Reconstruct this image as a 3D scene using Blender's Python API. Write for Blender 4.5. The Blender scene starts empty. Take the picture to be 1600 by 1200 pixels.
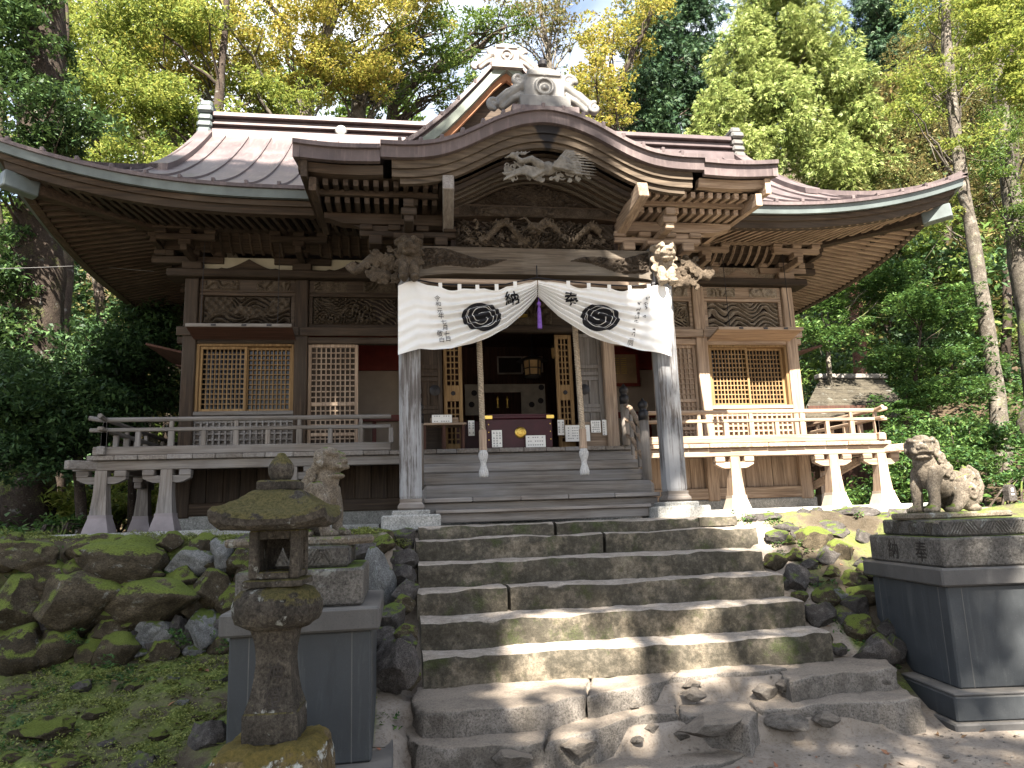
import bpy, bmesh, math, random
import numpy as np
from mathutils import Vector, Matrix, noise

SC = bpy.context.scene
COL = SC.collection
RNG = np.random.default_rng(7)
random.seed(7)
rad = math.radians

# ---------------------------------------------------------------- camera
CAM = np.array([-1.523, -9.743, 1.6])
FPX = 1135.82
AX_R = np.array([0.98784, -0.15007, -0.0340]); AX_U = np.array([0.0063, -0.1829, 0.9831])
AX_R /= np.linalg.norm(AX_R); AX_U -= AX_R * AX_U.dot(AX_R); AX_U /= np.linalg.norm(AX_U)
AX_F = np.cross(AX_U, AX_R)
cd = bpy.data.cameras.new('camera'); cam = bpy.data.objects.new('camera', cd); COL.objects.link(cam)
cd.sensor_fit = 'HORIZONTAL'; cd.sensor_width = 36.0; cd.lens = FPX / 1600 * 36
cd.clip_start = 0.05; cd.clip_end = 900
m4 = Matrix.Identity(4)
for i in range(3):
    m4[i][0] = AX_R[i]; m4[i][1] = AX_U[i]; m4[i][2] = -AX_F[i]; m4[i][3] = CAM[i]
cam.matrix_world = m4
SC.camera = cam

# ---------------------------------------------------------------- sky, sun, exposure
SUN_DIR = Vector((0.10, 1.0, -1.06)).normalized()
SUN_EL = math.asin(-SUN_DIR.z); SUN_AZ = math.atan2(-SUN_DIR.x, -SUN_DIR.y)
W = bpy.data.worlds.new('World'); SC.world = W; W.use_nodes = True
wn = W.node_tree.nodes; wl = W.node_tree.links
sky = wn.new('ShaderNodeTexSky'); sky.sky_type = 'NISHITA'; sky.sun_disc = False
sky.sun_elevation = SUN_EL; sky.sun_rotation = SUN_AZ
sky.air_density = 1.0; sky.dust_density = 1.6; sky.ozone_density = 1.0
bg = wn['Background']; bg.inputs['Strength'].default_value = 0.05
# thin bright cloud spread evenly over the whole sky
tcw = wn.new('ShaderNodeTexCoord'); nzw = wn.new('ShaderNodeTexNoise'); nzw.inputs['Scale'].default_value = 2.2
nzw.inputs['Detail'].default_value = 7
rpw = wn.new('ShaderNodeValToRGB'); rpw.color_ramp.elements[0].position = .42; rpw.color_ramp.elements[1].position = .6
mxw = wn.new('ShaderNodeMix'); mxw.data_type = 'RGBA'; mxw.inputs['B'].default_value = (6.2, 6.5, 7.0, 1)
wl.new(tcw.outputs['Generated'], nzw.inputs['Vector']); wl.new(nzw.outputs['Fac'], rpw.inputs['Fac'])
wl.new(rpw.outputs['Color'], mxw.inputs['Factor']); wl.new(sky.outputs['Color'], mxw.inputs['A'])
wl.new(mxw.outputs['Result'], bg.inputs['Color'])
sl = bpy.data.lights.new('sun', 'SUN'); sl.energy = 5.0; sl.angle = rad(.53); sl.color = (1.0, .91, .78)
so = bpy.data.objects.new('sun', sl); COL.objects.link(so)
so.rotation_euler = SUN_DIR.to_track_quat('-Z', 'Y').to_euler(); so.location = (0, -20, 30)
SC.view_settings.view_transform = 'Standard'; SC.view_settings.look = 'None'
SC.view_settings.exposure = 2.8; SC.view_settings.gamma = 1.0
SC.render.engine = 'CYCLES'
SC.cycles.max_bounces = 6; SC.cycles.diffuse_bounces = 4; SC.cycles.glossy_bounces = 2
SC.cycles.transmission_bounces = 4; SC.cycles.transparent_max_bounces = 4
SC.cycles.use_denoising = True

# ---------------------------------------------------------------- measuring helpers
def at(x, y, Y):
    d = AX_F * FPX + AX_R * (x - 800) - AX_U * (y - 600)
    return CAM + d * (Y - CAM[1]) / d[1]
def at_z(x, y, Z):
    d = AX_F * FPX + AX_R * (x - 800) - AX_U * (y - 600)
    return CAM + d * (Z - CAM[2]) / d[2]

# ---------------------------------------------------------------- mesh helpers
def unit(v):
    v = np.asarray(v, float); return v / (np.linalg.norm(v) + 1e-12)
class MB:
    def __init__(s): s.v = []; s.f = []
    def add(s, vs, fs):
        n = len(s.v); s.v.extend([tuple(map(float, p)) for p in vs]); s.f.extend([tuple(i + n for i in f) for f in fs])
    def box(s, x0, x1, y0, y1, z0, z1, ch=0.0):
        s.obox((x0 + x1) / 2, (y0 + y1) / 2, (z0 + z1) / 2, abs(x1 - x0), abs(y1 - y0), abs(z1 - z0), None, ch)
    def obox(s, cx, cy, cz, sx, sy, sz, rot=None, ch=0.0):
        hx, hy, hz = sx / 2, sy / 2, sz / 2
        if ch <= 0:
            P = [(-hx, -hy, -hz), (hx, -hy, -hz), (hx, hy, -hz), (-hx, hy, -hz), (-hx, -hy, hz), (hx, -hy, hz), (hx, hy, hz), (-hx, hy, hz)]
            F = [(0, 3, 2, 1), (4, 5, 6, 7), (0, 1, 5, 4), (1, 2, 6, 5), (2, 3, 7, 6), (3, 0, 4, 7)]
        else:
            c = min(ch, hx * .6, hy * .6, hz * .6); P = []; ix = {}
            for a in (-1, 1):
                for b in (-1, 1):
                    for d in (-1, 1):
                        for k in range(3):
                            p = [a * (hx - c), b * (hy - c), d * (hz - c)]; p[k] += (a, b, d)[k] * c
                            ix[a, b, d, k] = len(P); P.append(p)
            F = []
            for k in range(3):
                o = [j for j in range(3) if j != k]
                for sg in (-1, 1):
                    q = []
                    for u, w in ((-1, -1), (1, -1), (1, 1), (-1, 1)):
                        t = [0, 0, 0]; t[k] = sg; t[o[0]] = u; t[o[1]] = w; q.append(ix[t[0], t[1], t[2], k])
                    flip = (sg < 0) != (k == 1)
                    F.append(tuple(q[::-1] if flip else q))
            for k in range(3):
                o = [j for j in range(3) if j != k]
                for u in (-1, 1):
                    for w in (-1, 1):
                        def V(e, kk):
                            t = [0, 0, 0]; t[k] = e; t[o[0]] = u; t[o[1]] = w; return ix[t[0], t[1], t[2], kk]
                        F.append((V(-1, o[0]), V(1, o[0]), V(1, o[1]), V(-1, o[1])))
            for a in (-1, 1):
                for b in (-1, 1):
                    for d in (-1, 1): F.append(tuple(ix[a, b, d, k] for k in range(3)))
        P = np.array(P, float)
        if rot is not None: P = P @ np.array(rot).T
        s.add(P + np.array([cx, cy, cz]), F)
    def beam(s, a, b, w, h, ch=0.0, up=(0, 0, 1)):
        a = np.array(a, float); b = np.array(b, float); x = unit(b - a); y = unit(np.cross(up, x)); z = np.cross(x, y)
        c = (a + b) / 2; s.obox(c[0], c[1], c[2], np.linalg.norm(b - a), w, h, np.stack([x, y, z], 1), ch)
    def tube(s, pts, rr, n=8, cap=True, sq=1.0):
        pts = np.array(pts, float); k = len(pts)
        rr = np.full(k, rr) if np.isscalar(rr) else np.array(rr, float)
        tan = np.gradient(pts, axis=0); ref = np.array([0, 0, 1.]) if abs(unit(tan[0])[2]) < .9 else np.array([1., 0, 0])
        V = []; prev = None
        for i in range(k):
            t = unit(tan[i])
            if prev is None: u = unit(np.cross(t, ref))
            else: u = unit(prev - t * prev.dot(t))
            prev = u; w = np.cross(t, u)
            for j in range(n):
                a = 2 * math.pi * j / n
                V.append(pts[i] + rr[i] * (math.cos(a) * u + sq * math.sin(a) * w))
        F = [(i * n + j, i * n + (j + 1) % n, (i + 1) * n + (j + 1) % n, (i + 1) * n + j) for i in range(k - 1) for j in range(n)]
        if cap: F += [tuple(range(n))[::-1], tuple((k - 1) * n + j for j in range(n))]
        s.add(V, F)
    def lathe(s, prof, n=20, c=(0, 0, 0), rot=0.0, sx=1.0, sy=1.0):
        V = []; k = len(prof)
        for r, z in prof:
            for j in range(n):
                a = 2 * math.pi * j / n + rot
                V.append((c[0] + r * math.cos(a) * sx, c[1] + r * math.sin(a) * sy, c[2] + z))
        F = [(i * n + j, i * n + (j + 1) % n, (i + 1) * n + (j + 1) % n, (i + 1) * n + j) for i in range(k - 1) for j in range(n)]
        F += [tuple(range(n))[::-1], tuple((k - 1) * n + j for j in range(n))]
        s.add(V, F)
    def grid(s, P, flip=False, closed=False):
        P = np.asarray(P, float); n, m = P.shape[:2]
        F = []
        for i in range(n - 1):
            for j in range(m - 1):
                q = (i * m + j, i * m + j + 1, (i + 1) * m + j + 1, (i + 1) * m + j); F.append(q[::-1] if flip else q)
        s.add(P.reshape(-1, 3), F)
    def loft(s, rings):
        # closed rings of equal length joined in order, ends capped
        n = len(rings[0]); V = [p for r in rings for p in r]; k = len(rings)
        F = [(i * n + j, i * n + (j + 1) % n, (i + 1) * n + (j + 1) % n, (i + 1) * n + j) for i in range(k - 1) for j in range(n)]
        F += [tuple(range(n))[::-1], tuple((k - 1) * n + j for j in range(n))]
        s.add(V, F)
    def ribbon(s, top, bot, depth, ax=(0, 1, 0)):
        # a solid band between two polylines, given depth along ax
        top = np.array(top, float); bot = np.array(bot, float); d = np.array(ax, float) * depth
        s.loft([[top[i], bot[i], bot[i] + d, top[i] + d] for i in range(len(top))])
    def prism(s, poly, d):
        poly = np.array(poly, float); s.loft([list(poly), list(poly + np.array(d, float))])
    def mesh(s, name, mat=None, smooth=False):
        me = bpy.data.meshes.new(name); me.from_pydata(s.v, [], s.f); me.update()
        bm = bmesh.new(); bm.from_mesh(me); bmesh.ops.recalc_face_normals(bm, faces=bm.faces); bm.to_mesh(me); bm.free()
        if mat: me.materials.append(mat)
        if smooth: me.polygons.foreach_set('use_smooth', [True] * len(me.polygons))
        return me
    def build(s, name, mat, parent=None, smooth=False, **kw):
        return link(name, s.mesh(name, mat, smooth), parent, **kw)
WORLD0 = {}
def link(name, me, parent=None, loc=None, rot=None, scale=None, label=None, cat=None, group=None, kind=None):
    # meshes are in world coordinates unless loc is given (then local around loc)
    o = bpy.data.objects.new(name, me); COL.objects.link(o)
    base = np.zeros(3)
    if parent is not None:
        o.parent = parent; base = WORLD0[parent.name]
    l = np.zeros(3) if loc is None else np.array(loc, float)
    o.location = l - base; WORLD0[o.name] = l
    if rot is not None: o.rotation_euler = rot
    if scale is not None: o.scale = scale
    if label: o['label'] = label
    if cat: o['category'] = cat
    if group: o['group'] = group
    if kind: o['kind'] = kind
    return o
def empty(name, loc, label, cat, group=None, rz=0):
    o = link(name, None, None, loc, (0, 0, rz) if rz else None, None, label, cat, group)
    o.empty_display_size = .2
    return o
def raw_mesh(name, V, quads, mat, smooth=False):
    V = np.asarray(V, np.float32); Q = np.asarray(quads, np.int32); k = Q.shape[1]
    me = bpy.data.meshes.new(name)
    me.vertices.add(len(V)); me.vertices.foreach_set('co', V.ravel())
    me.loops.add(Q.size); me.loops.foreach_set('vertex_index', Q.ravel())
    me.polygons.add(len(Q)); me.polygons.foreach_set('loop_start', np.arange(0, Q.size, k, dtype=np.int32))
    me.polygons.foreach_set('loop_total', np.full(len(Q), k, np.int32))
    if smooth: me.polygons.foreach_set('use_smooth', np.ones(len(Q), bool))
    me.update(calc_edges=True); me.materials.append(mat)
    return me

# ---------------------------------------------------------------- materials
class NT:
    def __init__(s, name):
        s.m = bpy.data.materials.new(name); s.m.use_nodes = True; s.t = s.m.node_tree; s.n = s.t.nodes
        s.p = s.n['Principled BSDF']; s.out = s.n['Material Output']
        s.tc = s.n.new('ShaderNodeTexCoord'); s.oi = s.n.new('ShaderNodeObjectInfo')
        a = s.n.new('ShaderNodeVectorMath'); a.operation = 'SCALE'; a.inputs[0].default_value = (37., 19., 53.)
        s.l(s.oi.outputs['Random'], a.inputs['Scale'])
        b = s.n.new('ShaderNodeVectorMath'); b.operation = 'ADD'
        s.l(s.tc.outputs['Object'], b.inputs[0]); s.l(a.outputs[0], b.inputs[1]); s.co = b.outputs[0]
    def l(s, a, b): s.t.links.new(a, b)
    def noise(s, scale, detail=5, rough=.6, vec=(1, 1, 1), dist=0, co=None):
        mp = s.n.new('ShaderNodeMapping'); mp.inputs['Scale'].default_value = vec; s.l(co or s.co, mp.inputs['Vector'])
        x = s.n.new('ShaderNodeTexNoise'); x.inputs['Scale'].default_value = scale; x.inputs['Detail'].default_value = detail
        x.inputs['Roughness'].default_value = rough; x.inputs['Distortion'].default_value = dist
        s.l(mp.outputs[0], x.inputs['Vector']); return x.outputs['Fac']
    def ramp(s, fac, stops):
        r = s.n.new('ShaderNodeValToRGB'); e = r.color_ramp.elements
        while len(e) < len(stops): e.new(.5)
        for q, (p, c) in zip(e, stops):
            q.position = p; q.color = (*c, 1) if not np.isscalar(c) else (c, c, c, 1)
        s.l(fac, r.inputs['Fac']); return r.outputs['Color']
    def mix(s, fac, a, b, mode='MIX'):
        x = s.n.new('ShaderNodeMix'); x.data_type = 'RGBA'; x.blend_type = mode; x.clamp_factor = True
        for k, v in (('Factor', fac), ('A', a), ('B', b)):
            i = x.inputs[k] if k == 'Factor' else [q for q in x.inputs if q.name == k and q.type == 'RGBA'][0]
            if hasattr(v, 'links'): s.l(v, i)
            elif np.isscalar(v): i.default_value = v if k == 'Factor' else (v, v, v, 1)
            else: i.default_value = (*v, 1)
        return [q for q in x.outputs if q.type == 'RGBA'][0]
    def math(s, op, a, b=0.0, clamp=False):
        x = s.n.new('ShaderNodeMath'); x.operation = op; x.use_clamp = clamp
        for i, v in enumerate((a, b)):
            if hasattr(v, 'links'): s.l(v, x.inputs[i])
            else: x.inputs[i].default_value = v
        return x.outputs[0]
    def vary(s, col, amt):
        h = s.n.new('ShaderNodeHueSaturation'); s.l(col, h.inputs['Color'])
        mr = s.n.new('ShaderNodeMapRange'); mr.inputs['To Min'].default_value = 1 - amt; mr.inputs['To Max'].default_value = 1 + amt
        s.l(s.oi.outputs['Random'], mr.inputs['Value']); s.l(mr.outputs[0], h.inputs['Value']); return h.outputs['Color']
    def upness(s, lo, hi):
        g = s.n.new('ShaderNodeNewGeometry'); x = s.n.new('ShaderNodeSeparateXYZ'); s.l(g.outputs['Normal'], x.inputs[0])
        mr = s.n.new('ShaderNodeMapRange'); mr.inputs['From Min'].default_value = lo; mr.inputs['From Max'].default_value = hi
        s.l(x.outputs['Z'], mr.inputs['Value']); return mr.outputs[0]
    def done(s, col, rough=.8, bump=None, bstr=.4, bdist=.01, metal=0.0, spec=.3):
        if hasattr(col, 'links'): s.l(col, s.p.inputs['Base Color'])
        else: s.p.inputs['Base Color'].default_value = (*col, 1)
        if hasattr(rough, 'links'): s.l(rough, s.p.inputs['Roughness'])
        else: s.p.inputs['Roughness'].default_value = rough
        s.p.inputs['Metallic'].default_value = metal; s.p.inputs['Specular IOR Level'].default_value = spec
        if bump is not None:
            b = s.n.new('ShaderNodeBump'); b.inputs['Strength'].default_value = bstr; b.inputs['Distance'].default_value = bdist
            s.l(bump, b.inputs['Height']); s.l(b.outputs[0], s.p.inputs['Normal'])
        return s.m
def wood(name, dark, mid, light, axis, gray=(.3, .28, .26), gamt=.5, vary=.18, rough=.8):
    t = NT(name); st = [22., 22., 22.]; st['xyz'.index(axis)] = 1.1
    g = t.noise(1.6, 6, .65, st, .4); big = t.noise(1.1, 4, .6)
    c = t.ramp(g, [(.28, dark), (.5, mid), (.72, light)])
    w = t.ramp(big, [(.4, 0.0), (.68, gamt)])
    c = t.mix(w, c, t.mix(g, tuple(x * .6 for x in gray), gray))
    return t.done(t.vary(c, vary), rough, g, .45, .006)
def wood3(name, *a, **k): return {ax: wood(name + '_' + ax, *a, axis=ax, **k) for ax in 'xyz'}
OLD = wood3('aged_shaded_timber', (.011, .0066, .0042), (.032, .0205, .0128), (.070, .047, .031), gray=(.088, .074, .062), gamt=.35, vary=.3)  # old dark timber; on the hall's left it also carries the shade
GREY = wood3('grey_timber', (.068, .057, .049), (.145, .127, .112), (.225, .205, .187), gray=(.235, .232, .235), gamt=.7)  # grey timber; on the left veranda it also carries the shade
TAN = wood3('tan_sunlit_timber', (.12, .082, .056), (.25, .18, .128), (.42, .325, .238), gray=(.32, .28, .25), gamt=.25)  # tan timber; on the hall's right, sunlight is put into this colour
MIDW = wood3('pale_beam_timber', (.03, .023, .017), (.078, .061, .045), (.14, .115, .088), gray=(.2, .19, .17), gamt=.5)
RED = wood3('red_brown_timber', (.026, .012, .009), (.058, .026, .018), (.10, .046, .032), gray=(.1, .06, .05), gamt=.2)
LAT = wood3('lattice_timber', (.105, .060, .026), (.185, .113, .050), (.29, .19, .092), gray=(.4, .3, .15), gamt=.1, vary=.1)
def simple(name, col, rough=.6, metal=0., nz=.25, scale=6., spec=.3, bstr=.15, vary=.08):
    t = NT(name); n = t.noise(scale, 6, .6)
    c = t.ramp(n, [(.3, tuple(x * (1 - nz) for x in col)), (.7, tuple(min(1, x * (1 + nz)) for x in col))])
    return t.done(t.vary(c, vary), rough, n, bstr, .004, metal, spec)
def painted_post():
    t = NT('flaking_grey_paint'); g = t.noise(1.6, 7, .7, (26, 26, 1.3), .3); big = t.noise(2.2, 5, .65, (1.5, 1.5, .5))
    w = t.ramp(g, [(.3, (.04, .035, .032)), (.5, (.10, .09, .085)), (.7, (.17, .158, .15))])
    fl = t.ramp(t.math('ADD', t.math('MULTIPLY', g, .6), t.math('MULTIPLY', big, .7)), [(.56, 0.), (.68, 1.)])
    c = t.mix(fl, w, (.23, .235, .245))
    return t.done(c, .8, g, .6, .006)
PAINT = painted_post()
def roof_metal():
    t = NT('brown_sheet_metal'); n = t.noise(2.2, 7, .65); st = t.noise(3., 5, .6, (9, 1, 1))
    c = t.ramp(n, [(.3, (.060, .048, .050)), (.55, (.098, .078, .080)), (.8, (.16, .132, .13))])
    c = t.mix(t.ramp(st, [(.5, 0.), (.75, .35)]), c, (.24, .19, .18))
    return t.done(c, t.ramp(n, [(.3, .36), (.7, .55)]), n, .12, .01, .1, .22)
ROOF = roof_metal()
COPPER = simple('green_grey_copper', (.092, .112, .114), .5, .15, .3, 3.5, .5)
ORNM = simple('silver_grey_metal', (.115, .112, .108), .5, .25, .25, 9., .5)
DARKM = simple('dark_metal', (.025, .024, .026), .45, .5)
PLASTER = simple('cream_plaster', (.34, .32, .25), .9, 0, .12, 5.)
CREAM = simple('cream_paper', (.40, .33, .265), .9, 0, .08, 5.)
WHITE = simple('white_paper', (.78, .78, .76), .8, 0, .05)
LACQ = simple('dark_red_lacquer', (.042, .006, .011), .4, 0, .2, 8., .25)
REDW = simple('red_lacquered_wood', (.15, .022, .015), .4, 0, .25)
GOLD = simple('polished_brass', (.62, .42, .10), .3, .9, .2, 20.)
BLACK = simple('black_ink', (.012, .012, .016), .8, 0, .1)
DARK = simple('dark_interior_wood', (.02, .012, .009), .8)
ROPE = simple('hemp_rope', (.30, .25, .19), .95, 0, .35, 40., .1, .6)
ROPEW = simple('white_rope_tassel', (.42, .42, .42), .95, 0, .25, 60., .1, .6)
PURP = simple('purple_silk', (.13, .06, .28), .6, 0, .3, 30.)
GLASS = simple('dark_glass_pane', (.008, .008, .009), .08, 0, .1, 3., .25, .03)
def cloth():
    t = NT('white_cotton'); n = t.noise(3., 5, .6); f = t.noise(160., 2, .5)
    c = t.ramp(n, [(.3, (.70, .70, .69)), (.7, (.80, .80, .79))]); t.done(c, .9, f, .12, .002, 0, .1)
    tr = t.n.new('ShaderNodeBsdfTranslucent'); tr.inputs['Color'].default_value = (.7, .69, .66, 1)
    mx = t.n.new('ShaderNodeMixShader'); mx.inputs[0].default_value = .2
    t.l(t.p.outputs[0], mx.inputs[1]); t.l(tr.outputs[0], mx.inputs[2]); t.l(mx.outputs[0], t.out.inputs[0]); return t.m
CLOTH = cloth()
def stone(name, stops, moss=.5, mosscol=((.035, .05, .012), (.12, .16, .03)), lichen=.25, sc=4., lo=.2, hi=.9, bstr=.8, rough=.92, vary=.2, spec=.2):
    t = NT(name); n = t.noise(sc, 11, .74); f = t.noise(sc * 11, 6, .78); b = t.noise(sc * .55, 7, .68)
    c = t.ramp(n, [(.3, stops[0]), (.5, stops[1]), (.72, stops[2])])
    c = t.mix(t.ramp(f, [(.36, .8), (.56, 0.)]), c, tuple(x * .35 for x in stops[0])); c = t.mix(t.ramp(f, [(.58, 0.), (.72, .5)]), c, tuple(min(1, x * 1.35) for x in stops[2]))
    c = t.vary(c, vary)
    if lichen: c = t.mix(t.ramp(t.noise(sc * 1.4, 8, .7), [(.60 if lichen < .5 else .53, 0.), (.66 if lichen < .5 else .57, lichen * 2.4 if lichen < .4 else 1.)]), c, (.36, .38, .36))
    if moss:
        k = t.math('MULTIPLY', t.upness(lo, hi), t.ramp(b, [(.5 - moss * .3, 0.), (.62 - moss * .25, 1.)]), True)
        k2 = t.ramp(t.math('ADD', k, t.math('MULTIPLY', t.math('SUBTRACT', f, .5), .8)), [(.35, 0.), (.55, 1.)])
        c = t.mix(k2, c, t.ramp(f, [(.3, mosscol[0]), (.7, mosscol[1])]))
    h = t.math('ADD', n, t.math('MULTIPLY', f, .55))
    return t.done(c, rough, h, bstr, .03, 0, spec)
BROWNROCK = stone('mossy_brown_rock', ((.022, .018, .012), (.060, .048, .030), (.135, .11, .075)), .55, ((.04, .055, .012), (.15, .185, .035)), lichen=.12, lo=.25, hi=.85)
LAVA = stone('dark_lava_rock', ((.030, .027, .025), (.074, .067, .063), (.16, .147, .138)), .2, lichen=.08, lo=.45, hi=.95)
PALEROCK = stone('pale_lichen_rock', ((.07, .072, .074), (.16, .163, .162), (.27, .28, .28)), .4, lichen=.2, lo=.4)
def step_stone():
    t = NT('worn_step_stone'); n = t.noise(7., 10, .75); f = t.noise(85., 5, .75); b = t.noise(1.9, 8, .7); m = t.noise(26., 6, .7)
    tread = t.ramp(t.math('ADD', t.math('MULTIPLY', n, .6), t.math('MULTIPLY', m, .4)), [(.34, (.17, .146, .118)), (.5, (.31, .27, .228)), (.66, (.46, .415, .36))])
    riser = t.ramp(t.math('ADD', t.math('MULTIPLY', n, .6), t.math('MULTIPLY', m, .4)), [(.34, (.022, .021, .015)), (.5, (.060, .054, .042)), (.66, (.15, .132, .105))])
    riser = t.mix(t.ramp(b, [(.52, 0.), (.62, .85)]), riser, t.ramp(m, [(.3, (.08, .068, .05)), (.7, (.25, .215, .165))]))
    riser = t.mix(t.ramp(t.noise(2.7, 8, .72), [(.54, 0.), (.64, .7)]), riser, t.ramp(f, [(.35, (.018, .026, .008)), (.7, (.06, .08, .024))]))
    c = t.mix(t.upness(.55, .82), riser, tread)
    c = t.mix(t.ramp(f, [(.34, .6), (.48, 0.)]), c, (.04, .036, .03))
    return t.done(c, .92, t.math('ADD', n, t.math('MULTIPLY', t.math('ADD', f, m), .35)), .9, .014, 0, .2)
STEP = step_stone()
SLABSTONE = stone('grey_granite', ((.20, .20, .19), (.30, .30, .285), (.40, .395, .37)), 0, lichen=0, sc=6., bstr=.3, vary=.1)
def terr():
    t = NT('sandy_foot_stone'); n = t.noise(5., 11, .74); f = t.noise(70., 6, .78); b = t.noise(2.2, 7, .68)
    c = t.ramp(n, [(.3, (.10, .09, .08)), (.5, (.22, .20, .178)), (.72, (.38, .345, .31))])
    c = t.mix(t.ramp(f, [(.36, .8), (.54, 0.)]), c, (.04, .037, .034)); c = t.mix(t.ramp(b, [(.5, 0.), (.64, .6)]), c, (.09, .08, .068))
    sand = t.ramp(f, [(.3, (.20, .165, .13)), (.55, (.32, .272, .222)), (.75, (.42, .365, .305))])
    k = t.math('MULTIPLY', t.upness(.55, .95), t.ramp(n, [(.28, .35), (.55, 1.)]), True)
    return t.done(t.mix(k, c, sand), .95, t.math('ADD', n, t.math('MULTIPLY', f, .6)), 1., .03, 0, .15)
TERR = terr()
STATUE = stone('weathered_statue_stone', ((.07, .058, .044), (.15, .127, .10), (.235, .205, .165)), .22, lichen=.2, sc=7., lo=.5, bstr=.6, vary=.08)
PEDBLOCK = stone('carved_block_stone', ((.05, .046, .042), (.10, .094, .086), (.17, .16, .145)), .35, lichen=.14, sc=5., lo=.6, bstr=.5)
LANT = stone('mossy_lantern_stone', ((.022, .020, .017), (.064, .056, .046), (.145, .128, .105)), .5, ((.022, .024, .007), (.135, .115, .045)), .3, 5., .05, .8, 1., vary=.1)
LANTBASE = stone('lichened_base_rock', ((.05, .038, .02), (.12, .09, .048), (.2, .16, .09)), .55, ((.05, .044, .012), (.15, .11, .03)), .7, 4., .2, .9, .8, vary=.1)
def concrete(name, c0, c1):
    t = NT(name); n = t.noise(2.2, 9, .7); st = t.noise(2.4, 6, .7, (5, 5, .5), .6); f = t.noise(120., 4, .75)
    c = t.ramp(n, [(.3, c0), (.7, c1)]); c = t.mix(t.ramp(st, [(.54, 0.), (.70, .2)]), c, (.14, .145, .14)); c = t.mix(t.ramp(st, [(.28, .4), (.42, 0.)]), c, tuple(x * .6 for x in c0))
    c = t.mix(t.ramp(f, [(.34, .5), (.44, 0.)]), c, (.03, .03, .03)); c = t.mix(t.ramp(f, [(.64, 0.), (.7, .35)]), c, (.2, .2, .2))
    c = t.mix(t.math('MULTIPLY', t.upness(.6, .95), t.ramp(n, [(.35, .2), (.6, .8)]), True), c, (.17, .155, .135))
    return t.done(c, t.ramp(n, [(.3, .5), (.7, .8)]), t.math('ADD', n, t.math('MULTIPLY', f, .4)), .25, .01, 0, .3)
CONC = concrete('dark_smooth_concrete', (.025, .029, .033), (.044, .049, .054)); CONCL = concrete('dark_trim_concrete', (.05, .049, .05), (.085, .083, .081))
MOSSR = stone('shingled_mossy_roof', ((.03, .026, .02), (.06, .053, .04), (.10, .088, .066)), 0, lichen=.1, sc=3., lo=.3)

# ================================================================ GROUND
def vnoise(x, y, seed=0):
    x = np.asarray(x, float); y = np.asarray(y, float)
    xi = np.floor(x).astype(np.int64); yi = np.floor(y).astype(np.int64); fx = x - xi; fy = y - yi
    fx = fx * fx * (3 - 2 * fx); fy = fy * fy * (3 - 2 * fy)
    def h(a, b):
        n = (a * 374761393 + b * 668265263 + seed * 144665) & 0x7fffffff
        n = ((n ^ (n >> 13)) * 1274126177) & 0x7fffffff
        return ((n ^ (n >> 16)) & 0xffff) / 65535.0
    return (h(xi, yi) * (1 - fx) + h(xi + 1, yi) * fx) * (1 - fy) + (h(xi, yi + 1) * (1 - fx) + h(xi + 1, yi + 1) * fx) * fy
def fbm(x, y, seed=0, o=4):
    s = 0; a = .5; t = 0
    for k in range(o): s = s + a * vnoise(x * 2 ** k, y * 2 ** k, seed + k * 7); t += a; a *= .55
    return s / t
def sstep(a, b, x): t = np.clip((x - a) / (b - a), 0, 1); return t * t * (3 - 2 * t)
T = 1.555                                   # terrace level
def ground_z(x, y):
    x = np.asarray(x, float); y = np.asarray(y, float)
    low = 0.02 + 0 * x
    # left: moss slope up to the foot of the boulder wall, then the wall's back
    yl = y + .0 * x
    slope = np.interp(yl, [-8, -6.2, -4.9, -3.7, -3.35], [.02, .08, .28, .56, .66])
    left = np.where(yl < -3.35, slope, .66 + (1.50 - .66) * sstep(-3.32, -3.0, yl))
    # right: earth bank beside the stairs
    right = np.interp(y, [-4.75, -4.3, -2.5], [.02, .16, 1.50])
    right = np.where(x > 3.2, np.interp(y, [-5.2, -4.6, -3.4, -2.4], [.05, .35, 1.25, 1.52]), right)
    under = np.interp(y, [-5.15, -4.84, -4.76, -4.50, -4.42, -4.2, -4.1, -2.4], [.02, .06, .205, .215, .365, .37, .3, 1.25])
    wl = sstep(-1.45, -1.62, x) ; wr = sstep(1.72, 1.95, x)
    z = under * (1 - wl) * (1 - wr) + left * wl + right * wr
    wlow = sstep(-1.5, -1.62, x)
    hb = np.where(y > -2.4, T - .045, 0)
    z = np.where(y > -2.4, T - .045 + 0 * x, z)
    # forest hillside behind and to the right
    z = z + np.maximum(0, y - 7) * .42 + np.maximum(0, x - 8.5) * .34 * sstep(-4, 2, y) + np.maximum(0, -x - 9) * .12 * sstep(-4, 2, y)
    n = fbm(x * 1.3, y * 1.3, 3) - .5; n2 = fbm(x * 6, y * 6, 9) - .5
    rough = .03 + .10 * sstep(-1.6, -1.9, x) * (y < -2.6) + .10 * sstep(1.95, 2.3, x) * (y < -2.3) * (y > -4.6) + .5 * sstep(7, 12, y) + .4 * sstep(8.5, 11, x)
    near = np.where((y > -2.4) & (y < 6.5) & (np.abs(x) < 6.6), .15, 1.0)
    return z + (n * rough * 1.4 + n2 * rough * .5) * near
def axis(segs):
    a = [np.arange(s, e, d) for s, e, d in segs]; return np.unique(np.round(np.concatenate(a), 4))
gx = axis([(-120, -30, 10), (-30, -8, 1.2), (-8, -5, .2), (-5, 4.5, .055), (4.5, 9, .2), (9, 30, 1.2), (30, 121, 10)])
gy = axis([(-60, -14, 4), (-14, -8, .5), (-8, -6, .12), (-6, -2, .05), (-2, 8, .4), (8, 30, 1.), (30, 161, 10)])
GX, GY = np.meshgrid(gx, gy); GZ = ground_z(GX, GY)
nx, ny = len(gx), len(gy)
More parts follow.
